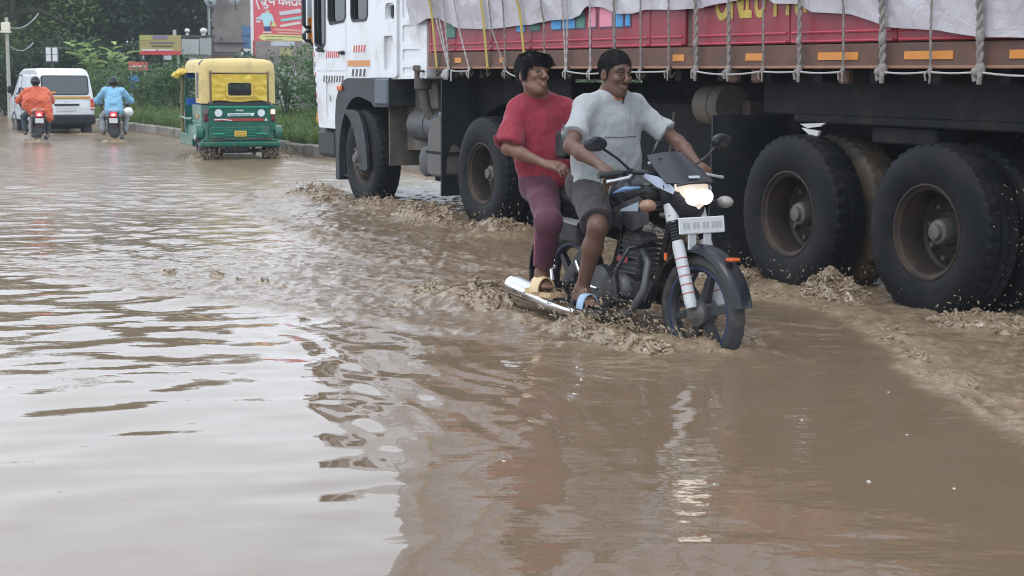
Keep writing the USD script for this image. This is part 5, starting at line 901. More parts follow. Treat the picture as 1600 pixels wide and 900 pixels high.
# ------------------------------------------------------------------ the riders going away
def far_bike(at_xy, hd, label, blab, jacket, pants, poncho=False, bag=False, lit=True):
    M = np.diag([.82, .82, .82, 1]) @ yaw_frame((at_xy[0], at_xy[1], ROAD), *hd)
    m = thing('motorcycle', blab, 'motorcycle', M)
    bike_wheel(m, 'wheel', shift(0, 0, .305), fancy=False); bike_wheel(m, 'wheel', shift(1.24, 0, .305), fancy=False)
    part(m, 'rear_fender', solid_sheet(lambda u, v: np.stack([-.02 + .37 * np.cos(math.radians(70) + u * math.radians(110)), .085 * (2 * v - 1), .32 + .37 * np.sin(math.radians(70) + u * math.radians(110))], -1), 18, 6, .006), MB)
    part(m, 'body', [hull([(.45, s * .13, .76) for s in (-1, 1)] + [(-.40, s * .08, .84) for s in (-1, 1)] + [(-.38, s * .07, .74) for s in (-1, 1)] + [(.3, s * .13, .5) for s in (-1, 1)]), hull([(.95, s * .13, .92) for s in (-1, 1)] + [(.5, s * .12, .90) for s in (-1, 1)] + [(.55, s * .14, .70) for s in (-1, 1)] + [(.95, s * .1, .72) for s in (-1, 1)])], MB)
    part(m, 'seat', box(-.3, .5, -.12, .12, .80, .86, .04), MSEAT); part(m, 'engine', box(.3, .75, -.13, .13, .22, .62, .05), MENG)
    t = part(m, 'tail_lamp', box(-.50, -.42, -.075, .075, .74, .86, .02), MTAIL); part(t, 'lamp_core', ball((-.505, 0, .79), .032, 2, (.3, 1.4, .8)), MTAIL2)
    part(m, 'number_plate', box(-.49, -.48, -.10, .10, .59, .71, .005), MPL); part(m, 'grab_rail', tube([(-.1, .14, .88), (-.40, .10, .92), (-.40, -.10, .92), (-.1, -.14, .88)], .014, 8), MSIL)
    for s in (-1, 1):
        part(m, 'indicator', ball((-.42, s * .16, .76), .03, 2), MAMB); part(m, 'mirror', [ball((.88, s * .40, 1.16), .06, 2, (.25, 1.1, .75)), tube([(.88, s * .38, 1.12), (.9, s * .22, 1.0)], .009, 6)], MB); part(m, 'rear_shock', tube([(-.02, s * .14, .33), (-.1, s * .135, .74)], .026, 8), MENG)
    part(m, 'handlebar', tube([(.82, -.36, 1.0), (.88, -.2, 1.02), (.95, 0, 1.0), (.88, .2, 1.02), (.82, .36, 1.0)], .016, 8), MB); part(m, 'muffler', tube([(.3, -.18, .2), (.1, -.19, .22), (-.35, -.2, .28)], [.03, .05, .05], 12), MENG)
    part(m, 'fork', [tube([(1.0, s * .09, .92), (1.24, s * .09, .31)], .028, 8) for s in (-1, 1)], MSIL)
    pr = thing('person', label, 'person', M); h = .014
    hL, hR, waist, chest, shL, shR, nb, hc = A([.22, .10, .90]), A([.22, -.10, .90]), A([.22, 0, 1.08]), A([.25, 0, 1.26]), A([.26, .20, 1.36]), A([.26, -.20, 1.36]), A([.28, 0, 1.43]), A([.31, 0, 1.56])
    kL, kR, aL, aR = A([.62, .28, .72]), A([.62, -.28, .72]), A([.45, .26, .36]), A([.45, -.26, .36]); eL, eR, wL, wR = A([.48, .40, 1.12]), A([.48, -.40, 1.12]), A([.74, .32, 1.05]), A([.74, -.32, 1.05])
    B = Flesh((-.05, -.55, .2), (1., .55, 1.75), h); trunk(B, hL, hR, waist, chest, shL, shR, nb, hc, [1, 0, 0])
    for s, e, w in ((shL, eL, wL), (shR, eR, wR)): arm(B, s, e, w)
    for hp, k, a, s in ((hL, kL, aL, 1), (hR, kR, aR, -1)): leg(B, hp, k, a, A([.64, s * .27, .30]), A([.42, s * .26, .31]))
    for w, s in ((wL, 1), (wR, -1)): hand(B, w, [.8, 0, -.4], [0, 0, -1], [0, -s, 0], (.7, 1.2, .8))
    at, R = head(B, hc, [1, 0, 0], [0, 0, 1.]); part(pr, 'body', B.skin(3), SKIN1, True)
    S = Flesh((-.25, -.65, .55), (.9, .65, 1.5), h)
    tee(S, hL, hR, waist, chest, shL, shR, [1, 0, 0], nb, [(shL, eL, .085, .078), (shR, eR, .085, .078), (eL, lerp(eL, wL, .85), .078, .055), (eR, lerp(eR, wR, .85), .078, .055)], A([-.02, 0, -.03]), .98)
    if poncho:
        S.limb((.1, -.22, 1.12), (.0, -.28, .70), .13, .10, .10); S.limb((.2, .18, 1.15), (.25, .22, .98), .14, .12, .1); S.limb((.25, -.25, 1.25), (.5, -.30, 1.08), .12, .08, .1)
    S.egg(nb + [.02, 0, .07], [.08, .08, .07], None, .02, True)
    part(pr, 'raincoat' if poncho else 'jacket', wavy(wavy(S.skin(3), .03, 6, int(abs(at_xy[0]) * 10)), .012, 16, 3), jacket, True)
    T = Flesh((-.1, -.5, .25), (.85, .5, 1.1), h); T.limb(hL, hR, .12, .12, .05)
    for hp, k, a in ((hL, kL, aL), (hR, kR, aR)): T.limb(hp, k, .10, .075, .05); T.limb(k, lerp(k, a, .9), .078, .065, .04)
    part(pr, 'trousers', wavy(T.skin(3), .018, 10, 4), pants, True)
    H = Flesh(hc - .2, hc + .22, .012); H.egg(hc + [-.005, 0, .02], (.132, .115, .128), None, .01); H.slice(hc + [0, 0, -.085], (0, 0, -1)); hm = part(pr, 'helmet', H.skin(3), mat('black_helmet', (.008, .0085, .010), .35, spec=.25), True)
    part(hm, 'helmet_band', tube([hc + A([-.005 + .135 * math.cos(a), .118 * math.sin(a), .03]) for a in np.linspace(1.2, 5.1, 22)], .010, 6), mat('grey_band', (.07, .072, .08), .4))
    if bag: solo('plastic_bag', wavy(ball((-.12, -.36, .86), .125, 3, (1.1, .85, .9)), .035, 11), mat('white_plastic_bag', (.66, .68, .70), .35, var=.06), 'white plastic bag hanging at the right side of the motorcycle ridden in blue', 'bag', M)
far_bike((-9.46, 32.0), (-.36, .93), 'rider in loose orange raincoat and dark helmet seen from behind', 'motorcycle under the rider in orange, red tail lamp lit', cloth('orange_raincoat', (.52, .085, .025), .5), cloth('teal_dark_trousers', (.02, .035, .05)), poncho=True)
far_bike((-8.02, 32.3), (-.22, .97), 'rider in light blue shirt and dark helmet seen from behind', 'motorcycle under the rider in light blue, red tail lamp lit', cloth('light_blue_cloth', (.19, .42, .60), .7), cloth('grey_trousers', (.22, .24, .26)), bag=True)
far_bike((-14.5, 44.0), (-.40, .92), 'rider in grey shirt cut off by the left edge of the picture', 'motorcycle at the left edge of the picture, half cut off', cloth('grey_shirt', (.30, .31, .36)), cloth('dark_trousers', (.03, .03, .04)))
# ------------------------------------------------------------------ green and yellow three-wheeler
MG = mat('green_auto_paint', (.005, .095, .060), .32, var=.12, coat=.4, dirt=(.10, .12, .08), dscale=3, damt=.3, mud=(MUD, .42)); MGD = mat('dark_green_trim', (.006, .075, .05), .4); MCAN = mat('beige_canvas_top', (.56, .43, .17), .55, var=.08, scale=4, dirt=(.36, .28, .13), dscale=3, damt=.4)
MYC = mat('yellow_vinyl', (.55, .39, .045), .32, var=.15, scale=9); MBLUE = mat('blue_interior', (.02, .09, .42), .6)
def auto():
    M = np.diag([.96, .96, .96, 1]) @ yaw_frame((-4.35, 25.6, ROAD), -math.sin(math.radians(20)), math.cos(math.radians(20)))
    a = thing('auto_rickshaw', 'green and yellow three-wheeled auto rickshaw seen from behind, left of the lorry cab', 'auto rickshaw', M)
    W = .63
    # local: x forward from the back panel, y left, z from the road
    def band(x, z0, z1, w, r, d, name, mt, nn=1):
        p = Polygon([(x, -w), (x, w), (x + d, w), (x + d, -w)]).buffer(-r).buffer(r); return prism(p, z0, z1, 'xy')
    low = Polygon([(0, -W), (0, W), (1.05, W), (1.05, -W)]).buffer(-.12).buffer(.12)
    bd = part(a, 'body', [fixed(prism(low, .62, 1.02, 'xy')), fixed(prism(low.buffer(-.02), .42, .63, 'xy')), box(1.0, 2.35, -W + .02, W - .02, .30, .42, .03), box(.95, 1.05, -W + .03, W - .03, .4, 1.0, .02),
                          fixed(prism(Polygon([(2.0, .34), (2.55, .34), (2.78, .7), (2.62, 1.1), (2.45, 1.12), (2.3, .6), (2.0, .5)]), -.55, .55))], MG)
    part(bd, 'ridge', [box(-.012, .02, -W + .13, W - .13, .975, 1.01, .008)], mat('green_ridge', (.02, .24, .16), .3))
    part(bd, 'top_band', box(-.006, .02, -.52, .52, 1.02, 1.075, .006), mat('dark_strip', (.02, .025, .03), .5))
    part(bd, 'rear_fender', [fixed(prism(rrect(.02, .95, .46, .68, .1), s * (W - .03), s * (W + .085))) for s in (-1, 1)], MG)
    part(bd, 'lower_panel', box(-.035, .02, -.50, .50, .47, .67, .012), MG)
    part(bd, 'panel_shadow_line', box(-.02, .02, -.53, .53, .672, .695, .004), MGD)
    for i in range(4): part(bd, 'louvre', box(-.046, -.03, -.26, .26, .47 + i * .045, .483 + i * .045, .003), mat('green_louvre', (.012, .17, .11), .35))
    for s in (-1, 1): part(bd, 'panel_handle', box(-.055, -.03, s * .36 - .095, s * .36 + .095, .535, .565, .01), LOOKS['green_ridge'])
    part(a, 'rear_bumper', [box(-.07, .05, -W - .05, W + .05, .335, .435, .03), box(-.06, -.02, -W, W, .44, .458, .006)], MG)
    part(a, 'red_line', box(-.066, -.05, -.5, .45, .460, .468), mat('maroon_line', (.20, .03, .03), .5))
    # canopy: curved corners, flat roof
    outer_ = Polygon([(0, -W), (0, W), (2.2, W - .05), (2.2, -W + .05)]).buffer(-.16).buffer(.16)
    def ring(poly, n=96): L = poly.exterior; return A([L.interpolate(t, normalized=True).coords[0] for t in np.linspace(0, 1, n, endpoint=False)])
    R0 = ring(outer_); c0 = R0.mean(0); secs = [(1.05, 1.0), (1.30, 1.0), (1.55, .995), (1.66, .985), (1.72, .955), (1.755, .90), (1.775, .78), (1.79, .4)]
    V = np.vstack([np.c_[c0 + (R0 - c0) * [1 - (1 - k) * .6, k], np.full(96, z)] for z, k in secs] + [A([[c0[0], c0[1], 1.795]])]); F = []
    for i in range(len(secs) - 1):
        j = np.arange(96); p, q = i * 96 + j, i * 96 + (j + 1) % 96; F += [np.stack([p, q, q + 96], 1), np.stack([p, q + 96, p + 96], 1)]
    j = np.arange(96); b = (len(secs) - 1) * 96; F.append(np.stack([b + j, b + (j + 1) % 96, np.full(96, len(V) - 1)], 1))
    top = tm(V, np.vstack(F)); fc = top.triangles_center
    keep = ~((fc[:, 2] < 1.56) & (((fc[:, 0] > .72) & (np.abs(fc[:, 1]) > .4)) | (fc[:, 0] > 2.0) | ((fc[:, 0] < .06) & (np.abs(fc[:, 1]) < .455) & (fc[:, 2] > 1.02))))
    top = fixed(tm(V, np.vstack(F)[keep])); cn = part(a, 'canopy', wavy(top, .012, 5), MCAN, 40)
    part(cn, 'canopy_seam', [tube([(.01, y, 1.06), (.0, y, 1.5), (.035, y * .98, 1.67), (.1, y * .94, 1.735), (.4, y * .86, 1.77), (1.6, y * .86, 1.77)], .012, 6) for y in (-.46, .46)], mat('brown_piping', (.30, .20, .08), .7))
    part(cn, 'roof_vent', moved(ball((0, 0, 0), .1, 3, (1.0, .62, .28)), rot([1, 0, 0], -.75) @ shift(.26, .575, 1.725)), mat('dark_vent', (.03, .035, .045), .35))
    part(cn, 'side_window', fixed(prism(rrect(.30, .50, 1.14, 1.56, .08), W - .004, W + .006)), mat('dull_side_window', (.10, .105, .10), .3))
    def rear(u, v):
        y, z = .455 * (2 * u - 1), 1.09 + .44 * v; r = np.hypot((2 * u - 1), 2 * v - 1); n = meshkit.fbm(np.stack([u * 9, v * 2.5, 0 * u], -1), 3, 3) - .5
        return np.stack([-.012 - .05 * np.abs(n) + .004 * np.sin(11 * np.arctan2(v - .45, u - .5) + 4 * n) * r, y, z + .012 * np.sin(u * 9) * (v < .1)], -1)
    sh = solid_sheet(rear, 60, 30, .006); c = sh.triangles_center; sh = tm(sh.vertices, sh.faces[~((np.abs(c[:, 1]) < .20) & (np.abs(c[:, 2] - 1.285) < .115))])
    fl = part(a, 'rear_curtain', sh, MYC, label='creased yellow vinyl curtain with a clear window')
    part(fl, 'curtain_window', box(-.014, -.008, -.21, .21, 1.155, 1.415), pane('soft_clear_window', (.55, .56, .55), rough=.12)); part(fl, 'window_border', fixed(moved(prism(rrect(-.225, .225, 1.15, 1.42, .05).difference(rrect(-.195, .195, 1.18, 1.39, .04)), -.045, -.03, 'yz'), np.eye(4))), mat('yellow_border', (.55, .40, .08), .5))
    part(a, 'rear_frame', [tube([(.0, s * .48, 1.04), (-.005, s * .48, 1.58)], .014, 8) for s in (-1, 1)] + [tube([(-.005, -.48, 1.55), (-.005, .48, 1.55)], .010, 8)], mat('brown_frame', (.16, .11, .06), .6))
    part(a, 'seat_back', box(.62, .72, -.52, .52, .95, 1.28, .04), mat('grey_seat', (.13, .13, .14), .7)); part(a, 'windscreen_frame', [tube([(2.5, s * .5, 1.1), (2.25, s * .52, 1.66)], .025, 8) for s in (-1, 1)] + [tube([(2.38, -.5, 1.38), (2.38, .5, 1.38)], .012, 6)], MGD)
    part(a, 'door_pillar', [tube([(2.30, s * .60, .45), (2.28, s * .605, 1.05), (2.14, s * .59, 1.66)], .032, 10) for s in (-1, 1)], mat('brown_green_post', (.16, .14, .05), .5)); part(a, 'side_rail', [box(1.0, 2.35, s * .61 - .03, s * .61 + .03, .30, .50, .02) for s in (-1, 1)] + [tube([(1.03, s * .62, .78), (1.6, s * .63, .76), (2.28, s * .62, .78)], .022, 8) for s in (-1, 1)], MG)
    part(a, 'interior_panel', [box(2.05, 2.10, .1, .56, .98, 1.10, .01), box(2.0, 2.06, -.2, .56, 1.46, 1.62, .01)], MBLUE); part(a, 'interior_dark', box(1.06, 2.1, -.5, .5, .42, .52), mat('dark_floor', (.03, .03, .035), .8)); part(a, 'driver_seat', [box(1.5, 1.9, -.35, .35, .5, .85, .05), box(1.45, 1.53, -.3, .3, .85, 1.2, .03)], mat('dark_seat', (.03, .03, .035), .7))
    B = Flesh((1.7, .38, 1.3), (2.3, .82, 1.72), .012); B.limb((2.15, .55, 1.60), (2.08, .72, 1.52), .05, .07, .04); B.limb((2.08, .70, 1.52), (1.85, .62, 1.56), .06, .04, .05); part(a, 'rolled_curtain', wavy(B.skin(2), .05, 12), MYC, label='rolled yellow side curtain over the doorway')
    for s in (-1, 1):
        w = part(a, 'wheel', fixed(lathe([(-.07, .13), (-.08, .19), (-.07, .235), (-.045, .25), (.045, .25), (.07, .235), (.08, .19), (.07, .13)], 'y', 40)), MBT, M=shift(.42, s * .56, .25)); part(w, 'rim', fixed(lathe([(s * .07, .14), (s * .05, .12), (s * .045, .05), (s * .06, .0)], 'y', 24)), mat('auto_rim', (.12, .12, .12), .5))
        part(a, 'mudflap', box(.10, .12, s * .55 - .11, s * .55 + .11, .16, .34, .008), MSEAT)
        lp = part(a, 'tail_lamp', box(-.012, .06, s * .555 - .045, s * .555 + .045, .745, .965, .02), mat('dark_lamp_case', (.06, .025, .03), .3)); part(lp, 'amber_lens', box(-.020, .0, s * .555 - .034, s * .555 + .034, .875, .95, .012), mat('lit_amber', (.8, .35, .2), .3, emit=((1., .42, .2), 4.5)) if s < 0 else mat('unlit_lens', (.14, .10, .11), .3)); part(lp, 'red_lens', box(-.018, .0, s * .555 - .034, s * .555 + .034, .765, .83, .012), mat('red_lens', (.12, .012, .02), .25))
        part(a, 'white_disc', fixed(lathe([(.0, .0), (.0, .062), (.012, .058), (.014, 0)], 'x', 32, o=(-.030, s * .355, .895))), mat('pale_disc', (.60, .64, .68), .4))
    w = part(a, 'wheel', fixed(lathe([(-.07, .13), (-.08, .19), (-.07, .235), (-.045, .25), (.045, .25), (.07, .235), (.08, .19), (.07, .13)], 'y', 40)), MBT, M=shift(2.30, 0, .25), label='single front wheel')
    part(a, 'axle', [tube([(.42, -.55, .25), (.42, .55, .25)], .035, 8), box(.2, .9, -.2, .2, .22, .40, .04), tube([(.1, -.25, .2), (.5, -.32, .30)], .03, 8)], MENG)
    nb = part(a, 'name_strip', fixed(prism(Polygon([(.20, .842), (.205, .89), (-.25, .895), (-.22, .845)]), -.024, -.014, 'yz')), mat('pale_strip', (.62, .70, .70), .4))
    def lab(t, h, y, z, mt, nm, x=-.026, par=a, bold=True, sx=1.): m = text(t, h, .004, bold, sx); v = m.vertices; m.vertices = np.stack([x - v[:, 2], y - v[:, 0], z + v[:, 1]], 1); part(par, nm, fixed(m), mt)
    lab('Bajaj', .026, -.0, .937, LOOKS['pale_strip'], 'script_badge', -.008, sx=1.5); lab('Maxima', .036, .0, .868, mat('strip_letters', (.16, .26, .24), .5), 'model_lettering', sx=2.0)
    st = part(a, 'red_stripe', box(-.014, .0, -.40, .42, .765, .800, .003), mat('red_sticker', (.45, .03, .05), .4)); part(st, 'white_swoosh', fixed(prism(Polygon([(.43, .79), (.30, .800), (.12, .775), (.14, .765), (.30, .785), (.42, .775)]), -.018, -.014, 'yz')), mat('white_sticker', (.7, .68, .66), .5)); part(st, 'white_tip', fixed(prism(Polygon([(-.41, .765), (-.46, .768), (-.44, .815)]), -.016, -.002, 'yz')), LOOKS['white_sticker'])
    pt = part(a, 'number_plate', box(-.062, -.045, -.10, .10, .505, .60, .006), mat('yellow_plate', (.62, .42, .06), .45)); part(pt, 'plate_marks', [box(-.064, -.06, y - .011, y + .011, z - .013, z + .013) for z in (.575, .533) for y in (-.07, -.035, 0, .035, .07)], mat('plate_brown', (.32, .20, .05), .5))
    part(a, 'side_reflector', box(.30, .52, W + .001, W + .012, .80, .855, .006), M_ORANGE); part(a, 'fuel_cap', fixed(prism(Polygon([(0, .0), (.045, .05), (.09, 0), (.045, -.05)]).buffer(.008), W + .086, W + .095)), MPL, M=shift(.12, 0, .49)); part(a, 'body_line', box(.1, .95, W + .0, W + .008, .735, .75, .003), LOOKS['green_ridge'])
auto()
# ------------------------------------------------------------------ white van
MVW = mat('white_van_paint', (.62, .635, .65), .3, var=.03, coat=.4, dirt=(.45, .42, .38), dscale=2, damt=.3, mud=(MUDL, .45)); MTINT = pane('dark_window', (.10, .12, .13))
def van():
    M = np.diag([.87, .87, .87, 1]) @ yaw_frame((-10.0, 36.0, ROAD), -math.sin(math.radians(28)), math.cos(math.radians(28)))
    v = thing('van', 'white minivan with dark rear window and orange stripe, driving away at the left', 'van', M); W = .735
    prof = Polygon([(0, .42), (-.02, .8), (.0, 1.05), (.12, 1.62), (.22, 1.75), (.5, 1.80), (2.2, 1.79), (2.5, 1.72), (3.1, 1.12), (3.55, .95), (3.62, .55), (3.6, .42)]).buffer(-.05).buffer(.05)
    secs = [(-1, .94, -.03), (-.93, .985, -.0), (-.80, 1, 0), (.80, 1, 0), (.93, .985, 0), (1, .94, -.03)]
    pr = A(prof.exterior.coords[:-1]); n = len(pr); c = A([1.8, 1.0]); V = []
    def tumble(z): return 1 - .14 * np.clip((z - 1.0) / .8, 0, 1)
    for t, k, _ in secs: q = c + (pr - c) * k; V.append(np.c_[q[:, 0], t * W * tumble(q[:, 1]), q[:, 1]])
    V = np.vstack(V); F = []
    for i in range(len(secs) - 1):
        j = np.arange(n); p, q = i * n + j, i * n + (j + 1) % n; F += [np.stack([p, q, q + n], 1), np.stack([p, q + n, p + n], 1)]
    F = list(np.vstack(F)); m = tm(V, F); caps = [prism(prof, 0, .001)]
    for t, i in ((-1, 0), (1, len(secs) - 1)):
        cp = prism(Polygon(V[i * n:(i + 1) * n][:, [0, 2]]), 0, .001); cv = cp.vertices; cp.vertices = np.c_[cv[:, 0], t * W * tumble(cv[:, 2]), cv[:, 2]]; caps.append(cp)
    b = part(v, 'body', [fixed(m)] + caps[1:], MVW)
    rw = lambda t: A([.008 + .115 * (t - 1.08) / .54 - .012, 0, t])
    def pan(y0, y1, z0, z1, off, th=.012, ry=.06):
        f = fixed(prism(rrect(-y1, -y0, z0, z1, ry), -th, 0, 'yz')); q = f.vertices; q[:, 0] += .008 + .115 * np.clip((q[:, 2] - 1.05) / .57, 0, 2) - off; f.vertices = q; return f
    part(b, 'rear_window_seal', pan(-.60, .60, 1.12, 1.62, .004, ry=.08), M_BLACKP); rwm = part(b, 'rear_window', pan(-.57, .57, 1.145, 1.60, .018, ry=.07), mat('dark_glass', (.035, .045, .05), .06, spec=.7)); part(rwm, 'orange_notice', pan(-.55, -.25, 1.16, 1.21, .0315, .003, .01), M_ORANGE)
    part(b, 'orange_stripe', box(-.016, .0, -.62, .42, 1.02, 1.085, .003), M_ORANGE); part(b, 'yellow_stripe', box(-.0165, -.001, -.40, .42, 1.04, 1.07), M_YEL); part(b, 'handle_bar', box(-.045, .0, -.34, .30, .845, .895, .015), M_BLACKP)
    part(b, 'rear_emblem', box(-.022, -.012, -.02, .02, .94, .97, .004), MCHR); part(b, 'plate_recess', box(-.03, -.0, -.25, .25, .70, .81, .02), mat('pale_recess', (.5, .5, .5), .5)); part(v, 'rear_bumper', box(-.10, .2, -.735, .735, .36, .62, .05), M_BLACKP)
    for s in (-1, 1):
        lp = part(b, 'tail_lamp', box(-.03, .07, s * .68 - .05, s * .68 + .05, .74, 1.02, .02), mat('red_tail', (.45, .03, .02), .2)); part(lp, 'amber_lens', box(-.034, .0, s * .68 - .04, s * .68 + .04, .86, .90, .008), M_ORANGE); part(lp, 'clear_lens', box(-.034, .0, s * .68 - .04, s * .68 + .04, .765, .81, .008), MPL)
        for x0, x1, nm in ((.35, 1.15, 'rear_side_window'), (1.25, 1.95, 'sliding_door_window'), (2.05, 2.72, 'front_door_window')):
            pz = Polygon([(x0, 1.14), (x1, 1.14), (x1 - (.30 if x1 > 2.5 else 0), 1.60), (x0, 1.60)]).buffer(-.04).buffer(.04); f = prism(pz, -.006, .006); q = f.vertices; q[:, 1] += s * (W * tumble(q[:, 2]) + .004); f.vertices = q; part(b, nm, fixed(f), mat('dark_glass', (.035, .045, .05), .06, spec=.7))
            e = prism(pz.buffer(.03).difference(pz.buffer(-.005)), -.008, .008); q = e.vertices; q[:, 1] += s * (W * tumble(q[:, 2]) + .004); e.vertices = q; part(b, 'window_frame', fixed(e), M_BLACKP if nm.startswith('front') else MVW)
        part(b, 'door_seam', [box(x - .006, x + .006, s * (W + .001) - .004, s * (W + .001) + .004, .45, 1.08) for x in (1.2, 2.0, 2.85)], M_BLACKP)
        part(b, 'door_handle', box(2.1, 2.28, s * (W + .015) - .012, s * (W + .015) + .012, .97, 1.01, .01), M_BLACKP); part(v, 'side_mirror', box(2.62, 2.72, s * .86 - .09, s * .86 + .09, 1.13, 1.32, .03), M_BLACKP)
        for x in (.70, 2.98):
            w = part(v, 'wheel', fixed(lathe([(-.07, .16), (-.08, .21), (-.075, .26), (-.05, .28), (.05, .28), (.075, .26), (.08, .21), (.07, .16)], 'y', 36)), MBT, M=shift(x, s * .645, .28)); part(w, 'rim', fixed(lathe([(s * .07, .17), (s * .06, .14), (s * .07, .05), (s * .075, 0)], 'y', 20)), MENG)
            part(b, 'wheel_arch', fixed(prism(Point(x, .28).buffer(.36).difference(sbox(-1, -1, 5, .36)).difference(Point(x, .28).buffer(.31)), s * (W - .01), s * (W + .012))), M_BLACKP)
    part(v, 'axle', [tube([(.7, -.6, .28), (.7, .6, .28)], .05, 8), box(.1, 3.4, -.5, .5, .30, .44, .05)], M_DARK); part(v, 'rear_mudflap', [box(.32, .34, s * .62 - .1, s * .62 + .1, .10, .36, .005) for s in (-1, 1)], MSEAT)
van()
HAZE = .0008
# ------------------------------------------------------------------ median strip, greenery, buildings
KP, KD = A([-3.33, 26.55, 0]), TD; KN = -TN           # kerb line runs with the lorry; KN points away from the road
def kpt(t, o, z): return KP + KD * t + KN * o + A([0, 0, z])
MK = mat('kerb_concrete', (.24, .22, .19), .85, var=.3, scale=4, dirt=(.08, .075, .06), dscale=3, damt=.7, mud=(MUD, .16)); MSOIL = mat('grass_soil', (.055, .07, .025), .95, var=.4, scale=2)
rk = random.Random(3)
kerb = thing('kerb', 'weathered concrete kerb along the grassy median beyond the traffic', 'kerb')
t = -30.
while t < 60:
    L = .95; dz = rk.uniform(-.012, .012); m = box(0, L - .02, 0, .16, -.3, .19 + dz, .02); part(kerb, 'kerb_block', moved(m, frame(KD, KN, (0, 0, 1), KP + KD * t + KN * rk.uniform(-.01, .01))), MK) if -6 < t < 40 else None
    if not -6 < t < 40 and abs(t % 4) < 1: part(kerb, 'kerb_run', moved(box(0, 3.9, 0, .16, -.3, .19), frame(KD, KN, (0, 0, 1), KP + KD * t)), MK)
    t += L
def bank(u, v):
    tt = -40 + 105 * u; o = .16 + 5.3 * v; z = .17 + .30 * np.sin(np.clip(v * 1.3, 0, 1) * np.pi / 2) + .10 * (meshkit.fbm(np.stack([tt * .5, o * .9, 0 * o], -1), 3, 4) - .5) * np.clip(v * 6, 0, 1); z = np.where(v > .93, z - (v - .93) * 8, z)
    return KP + tt[..., None] * KD + o[..., None] * KN + z[..., None] * A([0, 0, 1.])
setting('median', grid(bank, 260, 40), MSOIL)
setting('far_carriageway', moved(box(-60, 130, 5.4, 13.5, -.2, .02), frame(KD, KN, (0, 0, 1), KP)), LOOKS['asphalt'], smooth=False)
setting('far_verge', moved(box(-80, 150, 13.5, 120, -.2, .10), frame(KD, KN, (0, 0, 1), KP)), mat('verge_earth', (.10, .085, .055), .95, var=.4, scale=1.), smooth=False)
G1, G2 = leaf('grass_blade', (.055, .10, .022), (.15, .20, .06), .5), leaf('shrub_leaf', (.032, .080, .022), (.095, .165, .052)); G3 = leaf('tree_leaf_dark', (.016, .036, .016), (.045, .078, .030), .35); G4 = leaf('tree_leaf_light', (.045, .085, .018), (.12, .17, .045), .4); G5 = leaf('large_pale_leaf', (.24, .36, .12), (.44, .54, .24), .6); M_BARK = mat('bark', (.06, .048, .038), .9, var=.3, bump=.01, bscale=20)
def blades(n, tr, orng, hmin, hmax, seed):
    r = np.random.default_rng(seed); tt = r.uniform(*tr, n); o = r.uniform(0, 1, n) ** 1.3 * (orng[1] - orng[0]) + orng[0]; v = (o - .16) / 5.3; u = (tt + 40) / 105; base = bank(u, v); h = hmin + (hmax - hmin) * r.random(n) ** 1.5 * (.6 + .8 * meshkit.noise(np.stack([tt * .8, o, 0 * o], -1), 5)); a = r.uniform(0, 6.28, n)
    d = np.stack([np.cos(a), np.sin(a), 0 * a], 1); w = .012 + .012 * r.random(n); ln = r.uniform(.1, .7, n); s = np.stack([-d[:, 1], d[:, 0], 0 * a], 1); up_ = A([0, 0, 1.])
    b0, b1 = base - s * w[:, None], base + s * w[:, None]; mid = base + d * (ln * h * .35)[:, None] + up_ * (h * .6)[:, None]; m0, m1 = mid - s * (w * .7)[:, None], mid + s * (w * .7)[:, None]; tp = base + d * (ln * h)[:, None] + up_ * (h * .92)[:, None]
    V = np.stack([b0, b1, m0, m1, tp], 1).reshape(-1, 3); k = np.arange(n)[:, None] * 5; F = np.vstack([k + [0, 1, 3], k + [0, 3, 2], k + [2, 3, 4]]); return tm(V, F)
setting('grass', cat([blades(34000, (-5, 16), (.14, 3.2), .06, .30, 2), blades(16000, (16, 42), (.14, 3.0), .08, .34, 3), blades(7000, (-26, -5), (.2, 3.2), .08, .34, 4)]), G1, 'stuff', False, 'rough green grass on the median behind the kerb')
def leaves(C, n, R, size, seed, hang=.2, fill=.35, aspect=.5, squash=1.):
    """n leaf-shaped faces in clumps through the volume of ellipsoids C: (centre, radii)"""
    r = np.random.default_rng(seed); out = []; per = max(1, n // len(C))
    for c, rad in C:
        d = r.normal(0, 1, (per, 3)); d /= np.linalg.norm(d, axis=1, keepdims=True); q = (fill + (1 - fill) * r.random(per)) ** .55; p = d * q[:, None] * rad; nz = meshkit.noise((p + c) * (2.2 / max(R, .3)), seed % 90); keep = nz > .36; out.append((p + c)[keep])
    P = np.vstack(out); k = len(P); ax = r.normal(0, 1, (k, 3)); ax[:, 2] = ax[:, 2] * .55 - hang; ax /= np.linalg.norm(ax, axis=1, keepdims=True); b = np.cross(ax, r.normal(0, 1, (k, 3)) * [.6, .6, .2] + [0, 0, .9]); b /= np.maximum(np.linalg.norm(b, axis=1, keepdims=True), 1e-6); nn = np.cross(ax, b)
    L = size * (.6 + .8 * r.random(k))[:, None]; W_ = L * aspect; V = np.stack([P, P + ax * L * .45 + b * W_ * .5 + nn * L * .06, P + ax * L, P + ax * L * .45 - b * W_ * .5 + nn * L * .06], 1).reshape(-1, 3); f = np.arange(k)[:, None] * 4; return tm(V, np.vstack([f + [0, 1, 2], f + [0, 2, 3]]))
def clumps(c, R, n, seed, sq=(1, 1, .8), k=.42):
    r = np.random.default_rng(seed); out = []
    for i in range(n): d = r.normal(0, 1, 3); d /= np.linalg.norm(d); out.append((A(c) + d * (r.random() ** .5) * R * A(sq) * .75, A([R, R, R * .8]) * k * (.6 + .7 * r.random())))
    return out
